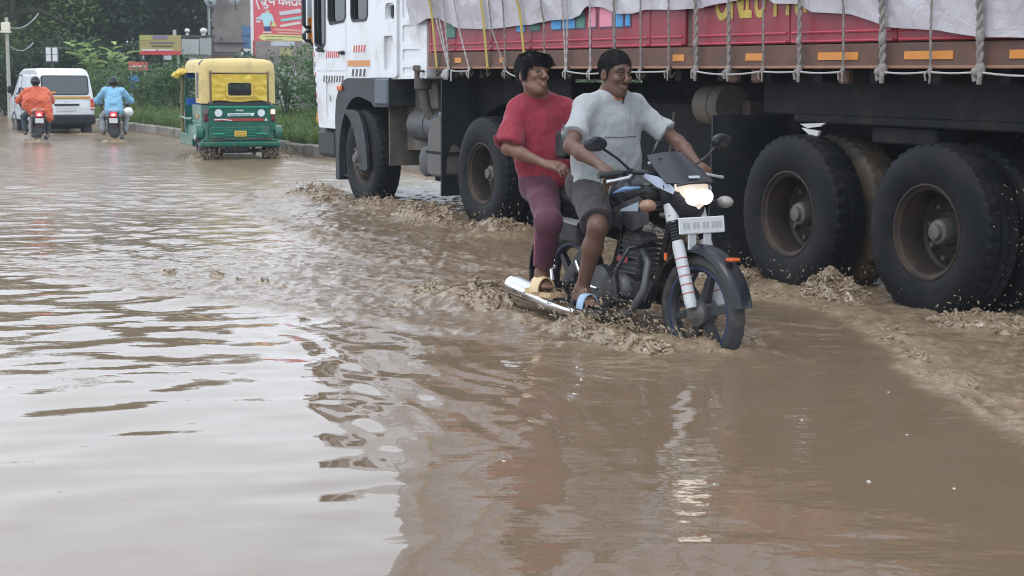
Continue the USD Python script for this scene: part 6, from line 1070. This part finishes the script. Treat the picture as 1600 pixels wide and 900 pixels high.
def shrub(t, o, h, w, label, look, seed, size=.11, n=2600, group=None):
    b = kpt(t, o, .40); p = thing('shrub', label, 'shrub', None, group); r = np.random.default_rng(seed)
    part(p, 'stem', [tube([b + [0, 0, -.1], b + A([r.normal(0, .1), r.normal(0, .1), h * .4]), b + A([r.normal(0, .25) * w, r.normal(0, .25) * w, h * .8])], [.02, .016, .006], 6) for i in range(5)], M_BARK)
    part(p, 'foliage', leaves(clumps(b + [0, 0, h * .5], max(w, h) * .5, 14, seed, (w / max(w, h), w / max(w, h), h / max(w, h)), .5), n, max(w, h) * .5, size, seed, .15), look, False)
SH = [(17.6, 1.6, 1.15, 2.0, G2, 'dense green bush on the median just right of the rider in blue'), (14.3, 1.7, 1.3, 2.0, G2, 'green bush on the median directly left of the auto rickshaw'), (11.0, 2.0, 1.5, 2.0, G2, 'bush partly hidden behind the auto rickshaw canopy'), (7.6, 2.2, 1.6, 2.0, G2, 'bush behind the right edge of the auto rickshaw'), (4.6, 2.0, 1.75, 2.1, G2, 'tall dark bush between the auto rickshaw and the lorry cab'), (21.5, 1.8, 1.2, 2.4, G2, 'bush between the van and the rider in blue'), (33, 2.0, 1.2, 2.6, G4, 'low lighter bush behind the van roof'), (40, 1.8, 1.4, 3.0, G4, 'bush left of the van near the picture edge'), (2.0, 2.4, 1.5, 2.2, G2, 'bush hidden behind the lorry cab, its leaves showing below'), (-9.6, 1.6, 1.25, 2.0, G4, 'light green bush seen through the gap under the cargo bed'), (-12.3, 1.5, 1.3, 2.0, G4, 'green bush glimpsed between the rear pair of wheels'), (-14.6, 1.6, 1.2, 2.0, G4, 'green bush glimpsed behind the rearmost wheel'), (-6.3, 2.2, 1.2, 1.8, G2, 'bush beyond the lorry, seen under its chassis')]
for i, (t, o, h, w, lk, lb) in enumerate(SH): shrub(t, o, h, w, lb, lk, 100 + i, .10 if t > -5 else .12, 2800 if t > -5 else 1800)
# plant with large pale leaves
bp = kpt(25.6, 2.2, .4); p = thing('shrub', 'tall plant with large pale green leaves rising behind the white van', 'plant'); r_ = np.random.default_rng(8); st, lv = [], []
for i in range(16):
    a = r_.uniform(0, 6.28); L = 1.2 + .65 * r_.random(); e = bp + A([math.cos(a) * 1.0 * r_.random() ** .5, math.sin(a) * .75 * r_.random() ** .5, L]); st.append(tube([bp, lerp(bp, e, .6) + [0, 0, .1], e], [.02, .014, .006], 6))
    for k in range(9):
        th = k * 2.4 + i; u = .45 + .55 * k / 8; c = lerp(bp, e, u); d = A([math.cos(th), math.sin(th), .35 + .35 * r_.random()]); d /= np.linalg.norm(d); s = np.cross(d, [0, 0, 1.]); s /= np.linalg.norm(s); LL = .46 * (.7 + .5 * r_.random()); lv.append(grid(lambda x, y: c + (x * LL)[..., None] * d + ((2 * y - 1) * .26 * LL * np.sin(np.pi * np.clip(x * .93 + .05, 0, 1)))[..., None] * s - (x * x * .25 * LL - .12 * LL * np.abs(2 * y - 1))[..., None] * A([0, 0, 1.]), 6, 4))
part(p, 'stem', st, M_BARK)
for q in lv[:140]: part(p, 'leaf', q, G5)
# trees on the far side
def tree(x, y, h, R, label, look, seed, n=15000, size=.30, low=.32):
    b = A([x, y, .0]); p = thing('tree', label, 'tree'); r = np.random.default_rng(seed); tr = []
    top = b + A([r.normal(0, .3), r.normal(0, .3), h * .55]); tr.append(tube([b, lerp(b, top, .4) + [r.normal(0, .12), 0, 0], top], [.32, .24, .15], 12)); cl = []
    for i in range(11):
        a = i * 2.4 + r.random(); e = A([x + math.cos(a) * R * .75 * r.uniform(.5, 1), y + math.sin(a) * R * .75 * r.uniform(.5, 1), h * r.uniform(low + .1, .92)]); s = lerp(b, top, r.uniform(.55, 1)); tr.append(tube([s, lerp(s, e, .5) + [0, 0, .3], e], [.12, .07, .025], 7)); cl.append((e, A([R * .42, R * .42, R * .34]) * r.uniform(.7, 1.25)))
    cl += clumps((x, y, h * (1 + low) / 2), R, 10, seed + 1, (1, 1, h * (1 - low) / 2 / R), .33)
    part(p, 'trunk', tr, M_BARK); part(p, 'crown', leaves(cl, n, R, size, seed, .3, .25, .45), look, False)
def at_px(u, y): return (u - 800) / 2500. * y
TREES = [(95, 62, 9.5, 4.4, G3, 'big dark tree left of the large pale-leaved plant', 17000), (175, 58, 9.0, 4.2, G3, 'darkest dense tree above the white van', 19000), (262, 60, 9.5, 4.0, G3, 'dark tree directly above the yellow signboard', 17000), (30, 55, 7.5, 2.9, G4, 'lighter yellow-green tree at the upper left corner', 9000), (-40, 66, 9, 4.2, G3, 'tree at the left picture edge behind the pole', 10000), (215, 74, 11, 5.2, G3, 'tall tree in the second row, left of the concrete house', 14000), (120, 78, 11, 5.5, G3, 'tall tree in the second row at the left', 14000), (318, 68, 8.5, 2.8, G3, 'dark tree touching the left wall of the concrete house', 9000)]
for i, (u, y, h, R, lk, lb, n) in enumerate(TREES): tree(at_px(u, y), y, h, R, lb, lk, 300 + i, int(n * 1.6), .21, .12)
for i, (u, y, w, hh, lb) in enumerate([(30, 51, 3.4, 2.0, 'hedge-like bush behind the pole at the left'), (105, 51, 3.6, 2.6, 'low dark bush behind the van roof'), (175, 52, 3.2, 2.8, 'low dark bush below the big trees'), (215, 54, 3.0, 3.0, 'dark bush between the pale-leaved plant and the yellow signboard'), (262, 56, 2.6, 2.4, 'leafy bush under the yellow signboard'), (300, 62, 3.0, 3.6, 'bush behind the pale tin sheets')]):
    b = A([at_px(u, y), y, .0]); p = thing('shrub', lb, 'bush'); part(p, 'foliage', leaves(clumps(b + [0, 0, hh * .45], w * .5, 18, 400 + i, (1, .6, hh / w), .5), 8000, w * .5, .15, 400 + i, .2, .1), G3 if i != 4 else G2, False); part(p, 'stem', [tube([b + [dx, 0, 0], b + [dx * 1.8, 0, 1.1]], [.03, .01], 6) for dx in (-.4, 0, .4)], M_BARK)
fr_ = []
for i in range(46): fr_.append((A([-52 + i * 1.9, 98 + 5 * math.sin(i * 1.7), 3.0 + 1.2 * math.sin(i * 2.3)]), A([2.6, 2.5, 3.4 + math.sin(i)])))
setting('far_trees', leaves(fr_, 34000, 2.5, .62, 777, .2, .1, .55), G3, 'stuff', False, 'distant mass of dark trees closing the view behind the houses')
# bushes and trees further along, behind the lorry
for i, (x, y) in enumerate([(3.5, 40), (9.5, 38), (15, 36), (20, 33)]): tree(x, y, 7, 3.2, ['tree hidden behind the lorry body, nearest the cab', 'tree hidden behind the middle of the lorry', 'tree hidden behind the rear of the lorry', 'tree hidden behind the right end of the lorry'][i], G3, 350 + i, 4000, .34)
# concrete house
MCON = mat('grey_brown_render', (.235, .205, .19), .9, var=.2, scale=1.2, dirt=(.13, .11, .10), dscale=1.2, damt=.6); y0 = 57.
X = lambda u, y=y0: at_px(u, y)
hs = thing('building', 'grey-brown concrete house behind the red billboard', 'building'); fx0, fx1 = X(334), X(520)
part(hs, 'wall', box(fx0, fx1, y0, y0 + 7, -.1, 5.2), MCON); part(hs, 'ledge', box(fx0 - .06, X(388), y0 - .12, y0, 2.40, 2.44), mat('dark_ledge', (.10, .09, .09), .9)); part(hs, 'drain_pipe', tube([(X(331), y0 - .1, 0), (X(331), y0 - .1, 4.6)], .05, 8), mat('grey_pipe', (.35, .36, .36), .6))
part(hs, 'roof_slab', box(fx0 - .3, fx1 + .3, y0 - .35, y0 + 7.2, 5.2, 5.38), MCON); bwn = part(hs, 'window', box(X(381), X(396), y0 - .03, y0 + .05, 2.25, 3.0), mat('blue_shutter', (.06, .14, .27), .6)); part(bwn, 'window_rail', box(X(381), X(396), y0 - .05, y0 - .03, 2.66, 2.69), mat('dark_shutter_rail', (.03, .06, .12), .6))
dr = part(hs, 'door', box(X(383), X(394), y0 - .04, y0 + .02, .2, 2.1), mat('dark_blue_door', (.03, .06, .11), .5)); part(dr, 'door_frame', [box(X(381) - .02, X(383), y0 - .08, y0, .1, 2.2), box(X(394), X(396), y0 - .08, y0, .1, 2.2), box(X(381) - .02, X(396), y0 - .08, y0, 2.1, 2.2)], MPL); part(hs, 'wall_hole', cyl((X(349), y0 - .02, 2.55), (X(349), y0 + .02, 2.55), .06, n=14), LOOKS['dark_ledge'])
for u, z in ((337, 3.78), (373, 3.86)):
    d = thing('satellite_dish', 'round satellite dish on the concrete house, the %s one' % ('left' if u < 350 else 'right'), 'satellite dish', None, 'satellite dishes on the house'); c = A([X(u), y0 - .35, z]); dish = fixed(lathe([(0., .0), (.01, .07), (.04, .15), (.075, .20)], 'y', 28)); part(d, 'reflector', moved(dish, rot([1, 0, 0], .45) @ rot([0, 0, 1], .4 + math.pi * 0) @ shift(*c)), mat('pale_dish', (.42, .46, .50), .5)); part(d, 'dish_arm', [tube([c, c + A([0, .35, -.3])], .02, 6), tube([c, c + A([.05, -.32, -.05])], .012, 6)], MENG)
# low shops in front of the house
sh = thing('building', 'row of low shop fronts with a dark awning under the concrete house', 'building'); ys = 55.
part(sh, 'wall', box(X(296, ys), X(520, ys), ys, ys + 2, -.1, 1.95), mat('shop_wall', (.17, .15, .14), .9, var=.35, scale=2)); part(sh, 'awning', box(X(335, ys), X(376, ys), ys - .8, ys, 1.98, 2.06), mat('dark_awning', (.06, .055, .06), .8)); part(sh, 'shop_sign', box(X(337, ys), X(374, ys), ys - .7, ys - .66, 1.66, 1.92), mat('brown_sign', (.25, .15, .06), .6)); part(sh, 'shutter', [box(X(u, ys), X(u + 12, ys), ys - .03, ys + .02, .2, 1.6) for u in (300, 376, 400, 436, 452)], mat('grey_shutter', (.30, .31, .32), .6, var=.3, scale=3)); part(sh, 'shop_board', [box(X(426, ys), X(462, ys), ys - .1, ys - .05, 2.28, 2.55), box(X(300, ys), X(316, ys), ys - .06, ys - .02, 1.5, 1.85)], mat('faded_board', (.42, .44, .47), .6, var=.3, scale=6)); part(sh, 'olive_board', box(X(440, ys), X(460, ys), ys - .1, ys - .05, 1.95, 2.2), mat('faded_olive', (.30, .27, .13), .7, var=.4, scale=7))
ts = thing('tin_screen', 'two pale corrugated sheets on a frame beside the concrete house', 'metal sheet'); yt = 53.
for a, b in ((287, 314), (315, 333)): part(ts, 'tin_sheet', solid_sheet(lambda u, v: np.stack([X(a, yt) + (X(b, yt) - X(a, yt)) * u, yt + .015 * np.sin(u * 60) + .04 * v, 1.95 + (.50 + .03 * (a > 300)) * v], -1), 60, 3, .004), mat('pale_tin', (.38, .41, .40), .55, var=.15))
part(ts, 'frame', [box(X(286, yt), X(338, yt), yt + .06, yt + .1, 2.50, 2.58), tube([(X(336, yt), yt + .08, 0), (X(336, yt), yt + .08, 2.56)], .03, 6), tube([(X(290, yt), yt + .08, 0), (X(290, yt), yt + .08, 2.5)], .03, 6)], LOOKS['dark_awning'])
for u, s in ((321, .12), (296, .09)): solo('water_pot', [ball((X(u, yt), yt + .05, 2.72), s, 3, (1, 1, .8)), ball((X(u, yt), yt + .05, 2.60), s * .6, 2, (1, 1, .8))], mat('pale_pot', (.50, .50, .48), .5), 'pale rounded pot standing on the %s of the tin sheet frame' % ('right end' if u > 300 else 'left end'), 'pot')
# signboards
ysb = 52.; SB = thing('signboard', 'yellow and red shop signboard under the dark trees', 'signboard')
xa, xb = X(222, ysb), X(286, ysb); ww = xb - xa; part(SB, 'board', box(xa, xb, ysb, ysb + .06, 1.93, 2.55), mat('faded_yellow_board', (.30, .25, .09), .6, var=.25, scale=5))
for (a, b, z0, z1, nm, mt) in ((.0, 1., 1.92, 2.05, 'red_band', M_SR), (.33, .68, 2.42, 2.54, 'purple_patch', mat('purple_patch', (.16, .13, .19), .6)), (.05, .4, 2.05, 2.10, 'white_patch', MPL), (.45, .8, 2.06, 2.10, 'white_patch', MPL), (.25, .85, 2.28, 2.33, 'dark_lettering', mat('dark_sign_letters', (.12, .10, .12), .6)), (.3, .8, 2.18, 2.215, 'dark_lettering', LOOKS['dark_awning']), (.02, .3, 2.38, 2.52, 'olive_patch', mat('olive_patch', (.30, .30, .08), .6))): part(SB, nm, box(xa + ww * a, xa + ww * b, ysb - .012, ysb + .01, z0, z1), mt)
part(SB, 'post', [tube([(x, ysb + .05, 0), (x, ysb + .05, 2.0)], .035, 8) for x in (xa + .1, xb - .1)] + [box(xb - .25, xb - .15, ysb, ysb + .05, 2.55, 2.72)], LOOKS['grey_pipe'])
S2 = thing('signboard', 'small faded red signboard low under the dark tree', 'signboard'); part(S2, 'board', box(X(204, 50), X(234, 50), 50, 50.05, 1.40, 1.68), mat('faded_red', (.40, .07, .06), .6, var=.3, scale=8)); part(S2, 'pale_band', box(X(206, 50), X(230, 50), 49.985, 50., 1.52, 1.56), MPL); part(S2, 'post', [tube([(X(u, 50), 50.03, 0), (X(u, 50), 50.03, 1.4)], .03, 6) for u in (208, 230)], LOOKS['grey_pipe'])
for i in range(4): solo('sign_panel', box(X(259, 54), X(271, 54), 54, 54.04, 1.34 + .22 * i, 1.48 + .22 * i), MPL, ['lowest', 'second lowest', 'second highest', 'highest'][i] + ' small pale panel on the shop front under the yellow signboard', 'sign')
NB = thing('notice_board', 'white notice board of four panels behind the white van', 'notice board'); yn = 46.
for i, u in enumerate((77, 87)):
    for j in range(2): part(NB, 'panel', box(X(u, yn), X(u + 7.5, yn), yn, yn + .03, 1.66 + .20 * j, 1.845 + .20 * j), MPL)
part(NB, 'frame', [box(X(76, yn), X(96, yn), yn + .03, yn + .06, 1.62, 2.08)] + [tube([(X(86, yn), yn + .05, 0), (X(86, yn), yn + .05, 1.65)], .03, 6)], LOOKS['dark_awning'])
solo('plastic_drum', cat([fixed(lathe([(0.9, 0), (.9, .13), (1.0, .16), (1.2, .16), (1.26, .12), (1.26, 0)], 'z', 20, o=(X(211, 48), 48, .0)))]), mat('blue_plastic', (.03, .16, .42), .4), 'small bright blue plastic drum under the faded red signboard', 'drum')
# utility pole with box and hanging cables
pp = A([X(18, 48), 48., 0]); PO = thing('utility_pole', 'pale utility pole with a white box at the left edge', 'pole'); part(PO, 'pole', tube([pp, pp + [0, 0, 1.5], pp + [0, 0, 2.95]], [.065, .055, .05], 12), mat('pale_pole', (.34, .33, .28), .8, var=.2)); part(PO, 'meter_box', [box(pp[0] - .13, pp[0] + .11, 47.85, 48.0, 2.55, 2.80, .02), box(pp[0] - .15, pp[0] + .13, 47.84, 48.0, 2.50, 2.55)], mat('cream_box', (.62, .58, .48), .5))
for k, (z1, u2, z2) in enumerate(((2.66, 68, 3.15), (2.1, 58, 2.25))):
    t_ = np.linspace(0, 1, 24); q = A([X(u2, 50), 50., z2]); solo('cable', tube(pp + A([.1, 0, z1]) + (q - pp - A([.1, 0, z1])) * t_[:, None] - A([0, 0, 1.]) * (.18 * 4 * t_ * (1 - t_))[:, None], .014, 5), mat('pale_cable', (.33, .36, .37), .6), ['upper pale cable sagging from the box on the utility pole', 'lower pale cable sagging from the utility pole'][k], 'cable')
solo('edge_sign', box(X(-6, 47), X(3, 47), 47, 47.05, 1.95, 2.48, .01), MPL, 'white signboard cut by the left picture edge beside the utility pole', 'signboard')
# billboard
yb_ = 46.; BB = thing('billboard', 'red billboard with white Hindi heading and a blue-clad figure, left of the lorry cab', 'billboard'); XB = lambda u: at_px(u, yb_); ZB = lambda v: CAM_H - (v - 112.5) * yb_ / 2500.
MRB = mat('red_banner', (.56, .085, .105), .55, var=.06, scale=2); part(BB, 'banner', box(XB(398), XB(477), yb_, yb_ + .04, ZB(64.5), ZB(-48)), MRB)
part(BB, 'post', [box(XB(394.5), XB(399), yb_ - .02, yb_ + .08, -.1, ZB(-50)), box(XB(474), XB(479), yb_ - .03, yb_ + .08, ZB(66), ZB(30))], mat('white_post', (.62, .60, .60), .6)); part(BB, 'red_post', box(XB(397.5), XB(401), yb_ - .03, yb_ + .06, -.1, ZB(64)), mat('dull_red_post', (.30, .06, .06), .6))
def bb(nm, pts, mt, d=.012): return part(BB, nm, fixed(prism(Polygon([(XB(u), ZB(v)) for u, v in pts]).buffer(0), yb_ - d, yb_ - .001)), mt)
MBW = mat('banner_white', (.66, .60, .60), .6); MBT_ = mat('banner_teal', (.22, .52, .50), .6); MBY = mat('banner_yellow', (.55, .52, .22), .6); MBN = mat('banner_navy', (.035, .045, .14), .6); MPK = mat('banner_pink', (.62, .30, .24), .6); MPG = mat('banner_grey', (.50, .50, .54), .6); MBG = mat('banner_green', (.16, .20, .06), .6)
bb('white_bar', [(438, 20), (470, 15), (473, 17), (472, 21), (443, 25), (440, 25)], MPG); bb('teal_bar', [(441, 31), (472, 26), (476, 27), (476, 30), (443, 34.5), (441, 33)], MBT_); bb('pale_bar', [(439, 40), (471, 34), (472, 38), (443, 43), (441, 43)], mat('banner_cream', (.60, .52, .46), .6)); bb('orange_line', [(431, 45.5), (473, 47), (473, 50), (431, 48)], MPK); bb('pink_line', [(434, 50), (473, 51.5), (473, 53.5), (437, 52.5)], MPK)
ar = bb('yellow_arrow', [(406, 58.5), (412, 54), (476, 55.5), (476, 64), (412, 63.5)], MBY); bb('dark_line', [(416, 56.5), (474, 57.5), (474, 58.6), (416, 57.6)], MBG, .016); bb('dark_line', [(418, 61), (444, 61.4), (444, 62.4), (418, 62.2)], MBG, .016)
fig = bb('figure_shirt', [(412, 23), (417, 21), (424, 21), (428, 25), (431, 34), (429, 36), (426, 33), (424, 42), (415, 42), (413, 33), (408, 31), (404, 32), (403, 29), (409, 27)], mat('banner_blue', (.36, .56, .62), .6), .014); bb('figure_trousers', [(415, 42), (425, 42), (425, 49.5), (416, 49.5)], MBN, .014); bb('figure_head', [(417, 21), (418, 17), (422, 16.5), (424, 18), (423.5, 21)], mat('banner_skin', (.5, .34, .28), .6), .014); bb('white_base', [(414, 50), (426, 50), (427, 52), (413, 52)], MBW, .014); bb('yellow_cone', [(425.5, 42), (430, 33), (435, 42)], MBY, .013); bb('cream_tray', [(402, 33.5), (410, 33.5), (409, 36), (403, 36)], MBW, .013)
def stroke(nm, lines, w=1.5):
    g = unary_union([LineString([(XB(u), ZB(v)) for u, v in l]).buffer(w / 2 * yb_ / 2500, cap_style=2) for l in lines]); part(BB, nm, fixed(prism(g, yb_ - .013, yb_ - .001)), MBW)
stroke('heading_letter', [[(404, -10), (404, 4), (408, 16)], [(408, 2), (414, 2.5)]], 2.2)
stroke('heading_letter', [[(408, 1.2), (434, 1.2)], [(411, 2), (412, 6), (416, 7), (418, 4), (418, 1)], [(418, 1), (418, 8)], [(413, 10), (418, 9), (422, 11), (420, 14), (415, 14)]], 2.2); stroke('heading_letter', [[(424, 1), (424, 5), (428, 6)], [(431, 1), (431, 10)], [(424, 5), (431, 5)]], 2.2)
stroke('heading_letter', [[(437, 1.5), (478, 1.5)], [(439, 1.5), (439, 7), (445, 7)], [(445, 1.5), (445, 10)]], 2.2); stroke('heading_letter', [[(449, 1.5), (448, 6), (451, 9)], [(455, 1.5), (455, 11)], [(448, 6), (455, 5)]], 2.2); stroke('heading_letter', [[(459, 1.5), (459, 8), (463, 10), (466, 6)], [(466, 1.5), (466, 11)]], 2.2); stroke('heading_letter', [[(470, 1.5), (470, 8), (475, 9), (476, 4)], [(476, 1.5), (476, 12)]], 2.2)
# ------------------------------------------------------------------ splashes
def spl(nm, label, ms): setting(nm, cat(ms), WET, 'stuff', True, label)
spl('splash', 'muddy spray thrown up beside the motorcycle\'s front wheel', [droplets(bw(.80, -.30, .20), A([.17, .09, .06]), 420, MH * -.7 + ML * -.5 + A([0, 0, .6]), .002, .0075, 1), droplets(bw(1.1, -.22, .18), A([.18, .10, .04]), 240, MH * -.5 + ML * -.7 + A([0, 0, .5]), .002, .008, 2), droplets(bw(.55, -.28, .28), A([.16, .10, .08]), 140, MH * -.8 + A([0, 0, .6]), .002, .005, 3),
    churn(bw(1.0, -.32, .115), MH, ML, .50, .15, .10, 5), churn(bw(.62, -.34, .115), MH, ML, .30, .14, .11, 6), churn(bw(1.32, -.08, .115), MH * .9 - ML * .45, ML * .9 + MH * .45, .24, .13, .08, 7), churn(bw(1.1, .22, .115), MH, ML, .4, .14, .07, 17)])
spl('splash', 'churned lip of muddy water trailing the motorcycle\'s rear wheel', [churn(bw(-.55, -.32, .115), MH, ML, .36, .17, .14, 8), churn(bw(-.98, -.38, .115), MH, ML, .40, .16, .09, 9), droplets(bw(-.6, -.32, .20), A([.20, .10, .05]), 110, MH * -.6 + A([0, 0, .6]), .002, .006, 4)])
TS = []
for i, (s, y, L, W_, H) in enumerate([(8.35, .22, .50, .38, .13), (7.75, .32, .45, .25, .09), (6.80, .12, .5, .36, .11), (5.30, .26, .50, .32, .16), (4.75, .42, .5, .26, .09), (3.95, .14, .35, .34, .13), (.55, .14, .40, .26, .10), (-.05, .30, .4, .14, .035), (-.70, .13, .26, .26, .16), (-1.1, .30, .34, .14, .035), (-2.05, .10, .5, .3, .09)]):
    TS += [churn(tw(s, y, -.005), TD, TN, L, W_, H, 20 + i, .0095 if s < 3 else .014), droplets(tw(s, y + .05, .06 + H * .4), A([.16, .10, .05]), 70, TD * -.5 + A([0, 0, .6]), .002, .006, 60 + i)]
spl('splash', 'brown water breaking round the lorry\'s wheels', TS)
spl('splash', 'fine spray flung behind the lorry\'s rearmost wheel', [droplets(tw(-1.95, -.35, .45), A([.14, .18, .22]), 420, TD * -.6 + A([0, 0, -.5]), .0015, .004, 90), droplets(tw(4.0, -.25, .4), A([.12, .14, .2]), 160, TD * -.6 + A([0, 0, -.5]), .0015, .004, 91)])
EDGE = lambda s: interp_poly(s, [(-7, 3.1), (-4.26, 2.04), (-2.97, 1.49), (-2.1, 1.0), (-1.21, .62), (-.4, .72), (.6, .95)]) - .16
CR, rc = [], random.Random(9)
for i in range(15):
    s = .3 - i * .36 + rc.uniform(-.08, .08); a, b = tw(s + .2, EDGE(s + .2), 0), tw(s - .2, EDGE(s - .2), 0); e = (b - a) / np.linalg.norm(b - a); CR.append(churn(tw(s, EDGE(s) + rc.uniform(-.05, .05), -.006), e, A([-e[1], e[0], 0]), rc.uniform(.18, .32), rc.uniform(.08, .15), rc.uniform(.03, .055), 200 + i, .010))
spl('splash', 'broken crest of the lorry wheels\' wake curving away at the lower right', CR)
CR = []
for i in range(12):
    u = i / 11.; p = lerp(bw(-.75, -.62, .12), bw(-3.2, -1.45, .12), u) + A([rc.uniform(-.12, .12), rc.uniform(-.12, .12), -.008]); CR.append(churn(p, MH, ML, rc.uniform(.10, .22), rc.uniform(.05, .09), rc.uniform(.018, .035), 230 + i, .010))
spl('splash', 'thin broken crest of the motorcycle\'s wake running out to the left', CR)
AM = yaw_frame((-4.35, 25.6, 0), -math.sin(math.radians(20)), math.cos(math.radians(20))); aq = lambda x, y, z: (A([x, y, z, 1.]) @ AM)[:3]; ah = AM[0, :3]; al_ = AM[1, :3]
spl('splash', 'spray and small wash at the auto rickshaw\'s rear wheels', [churn(aq(.15, s * .70, -.02), ah, al_, .42, .14, .11, 100 + s, .018) for s in (-1, 1)] + [droplets(aq(-.05, s * .64, .08), A([.18, .13, .06]), 420, -ah * .6 + A([0, 0, .8]), .003, .009, 110 + s) for s in (-1, 1)])
spl('splash', 'low wash round the wheels of the van and the two riders at the left', [churn(A([x, y, -.025]), (1., 0, 0), (0, 1., 0), w * .6, .16, h, 120 + i, .018) for i, (x, y, w, h) in enumerate([(-9.4, 31.7, .6, .09), (-7.98, 32.0, .6, .09), (-10.4, 35.2, .9, .07), (-9.5, 35.5, .6, .07), (-14.4, 43.8, .8, .09)])])
bub = [tw(*q, 0) for q in ((-3.4, 2.2), (-3.5, 2.5), (-3.9, 2.3), (-3.8, 2.05), (-3.2, 1.8), (-4.4, 2.9), (-3.0, 2.6), (-4.2, 3.4), (-3.6, 3.9), (-2.6, 3.4), (-4.6, 2.7))]
setting('bubbles', cat([ball(b, .004 + .002 * (i % 3), 2, (1, 1, .6)) for i, b in enumerate(bub)]), mat('pale_bubble', (.45, .40, .34), .15), 'stuff', True, 'small pale bubbles drifting on the muddy water at the lower right')

# ------------------------------------------------------------------ damp air
HZ = usdkit.material(stage, '/World/Looks/damp_air', {'v': ('principled_volume', {'color': (.86, .92, .97), 'density': HAZE, 'anisotropy': .2})}, [], volume='v.volume')
setting('haze', box(-160, 160, -40, 160, -1.2, 16.), HZ, 'stuff', False)
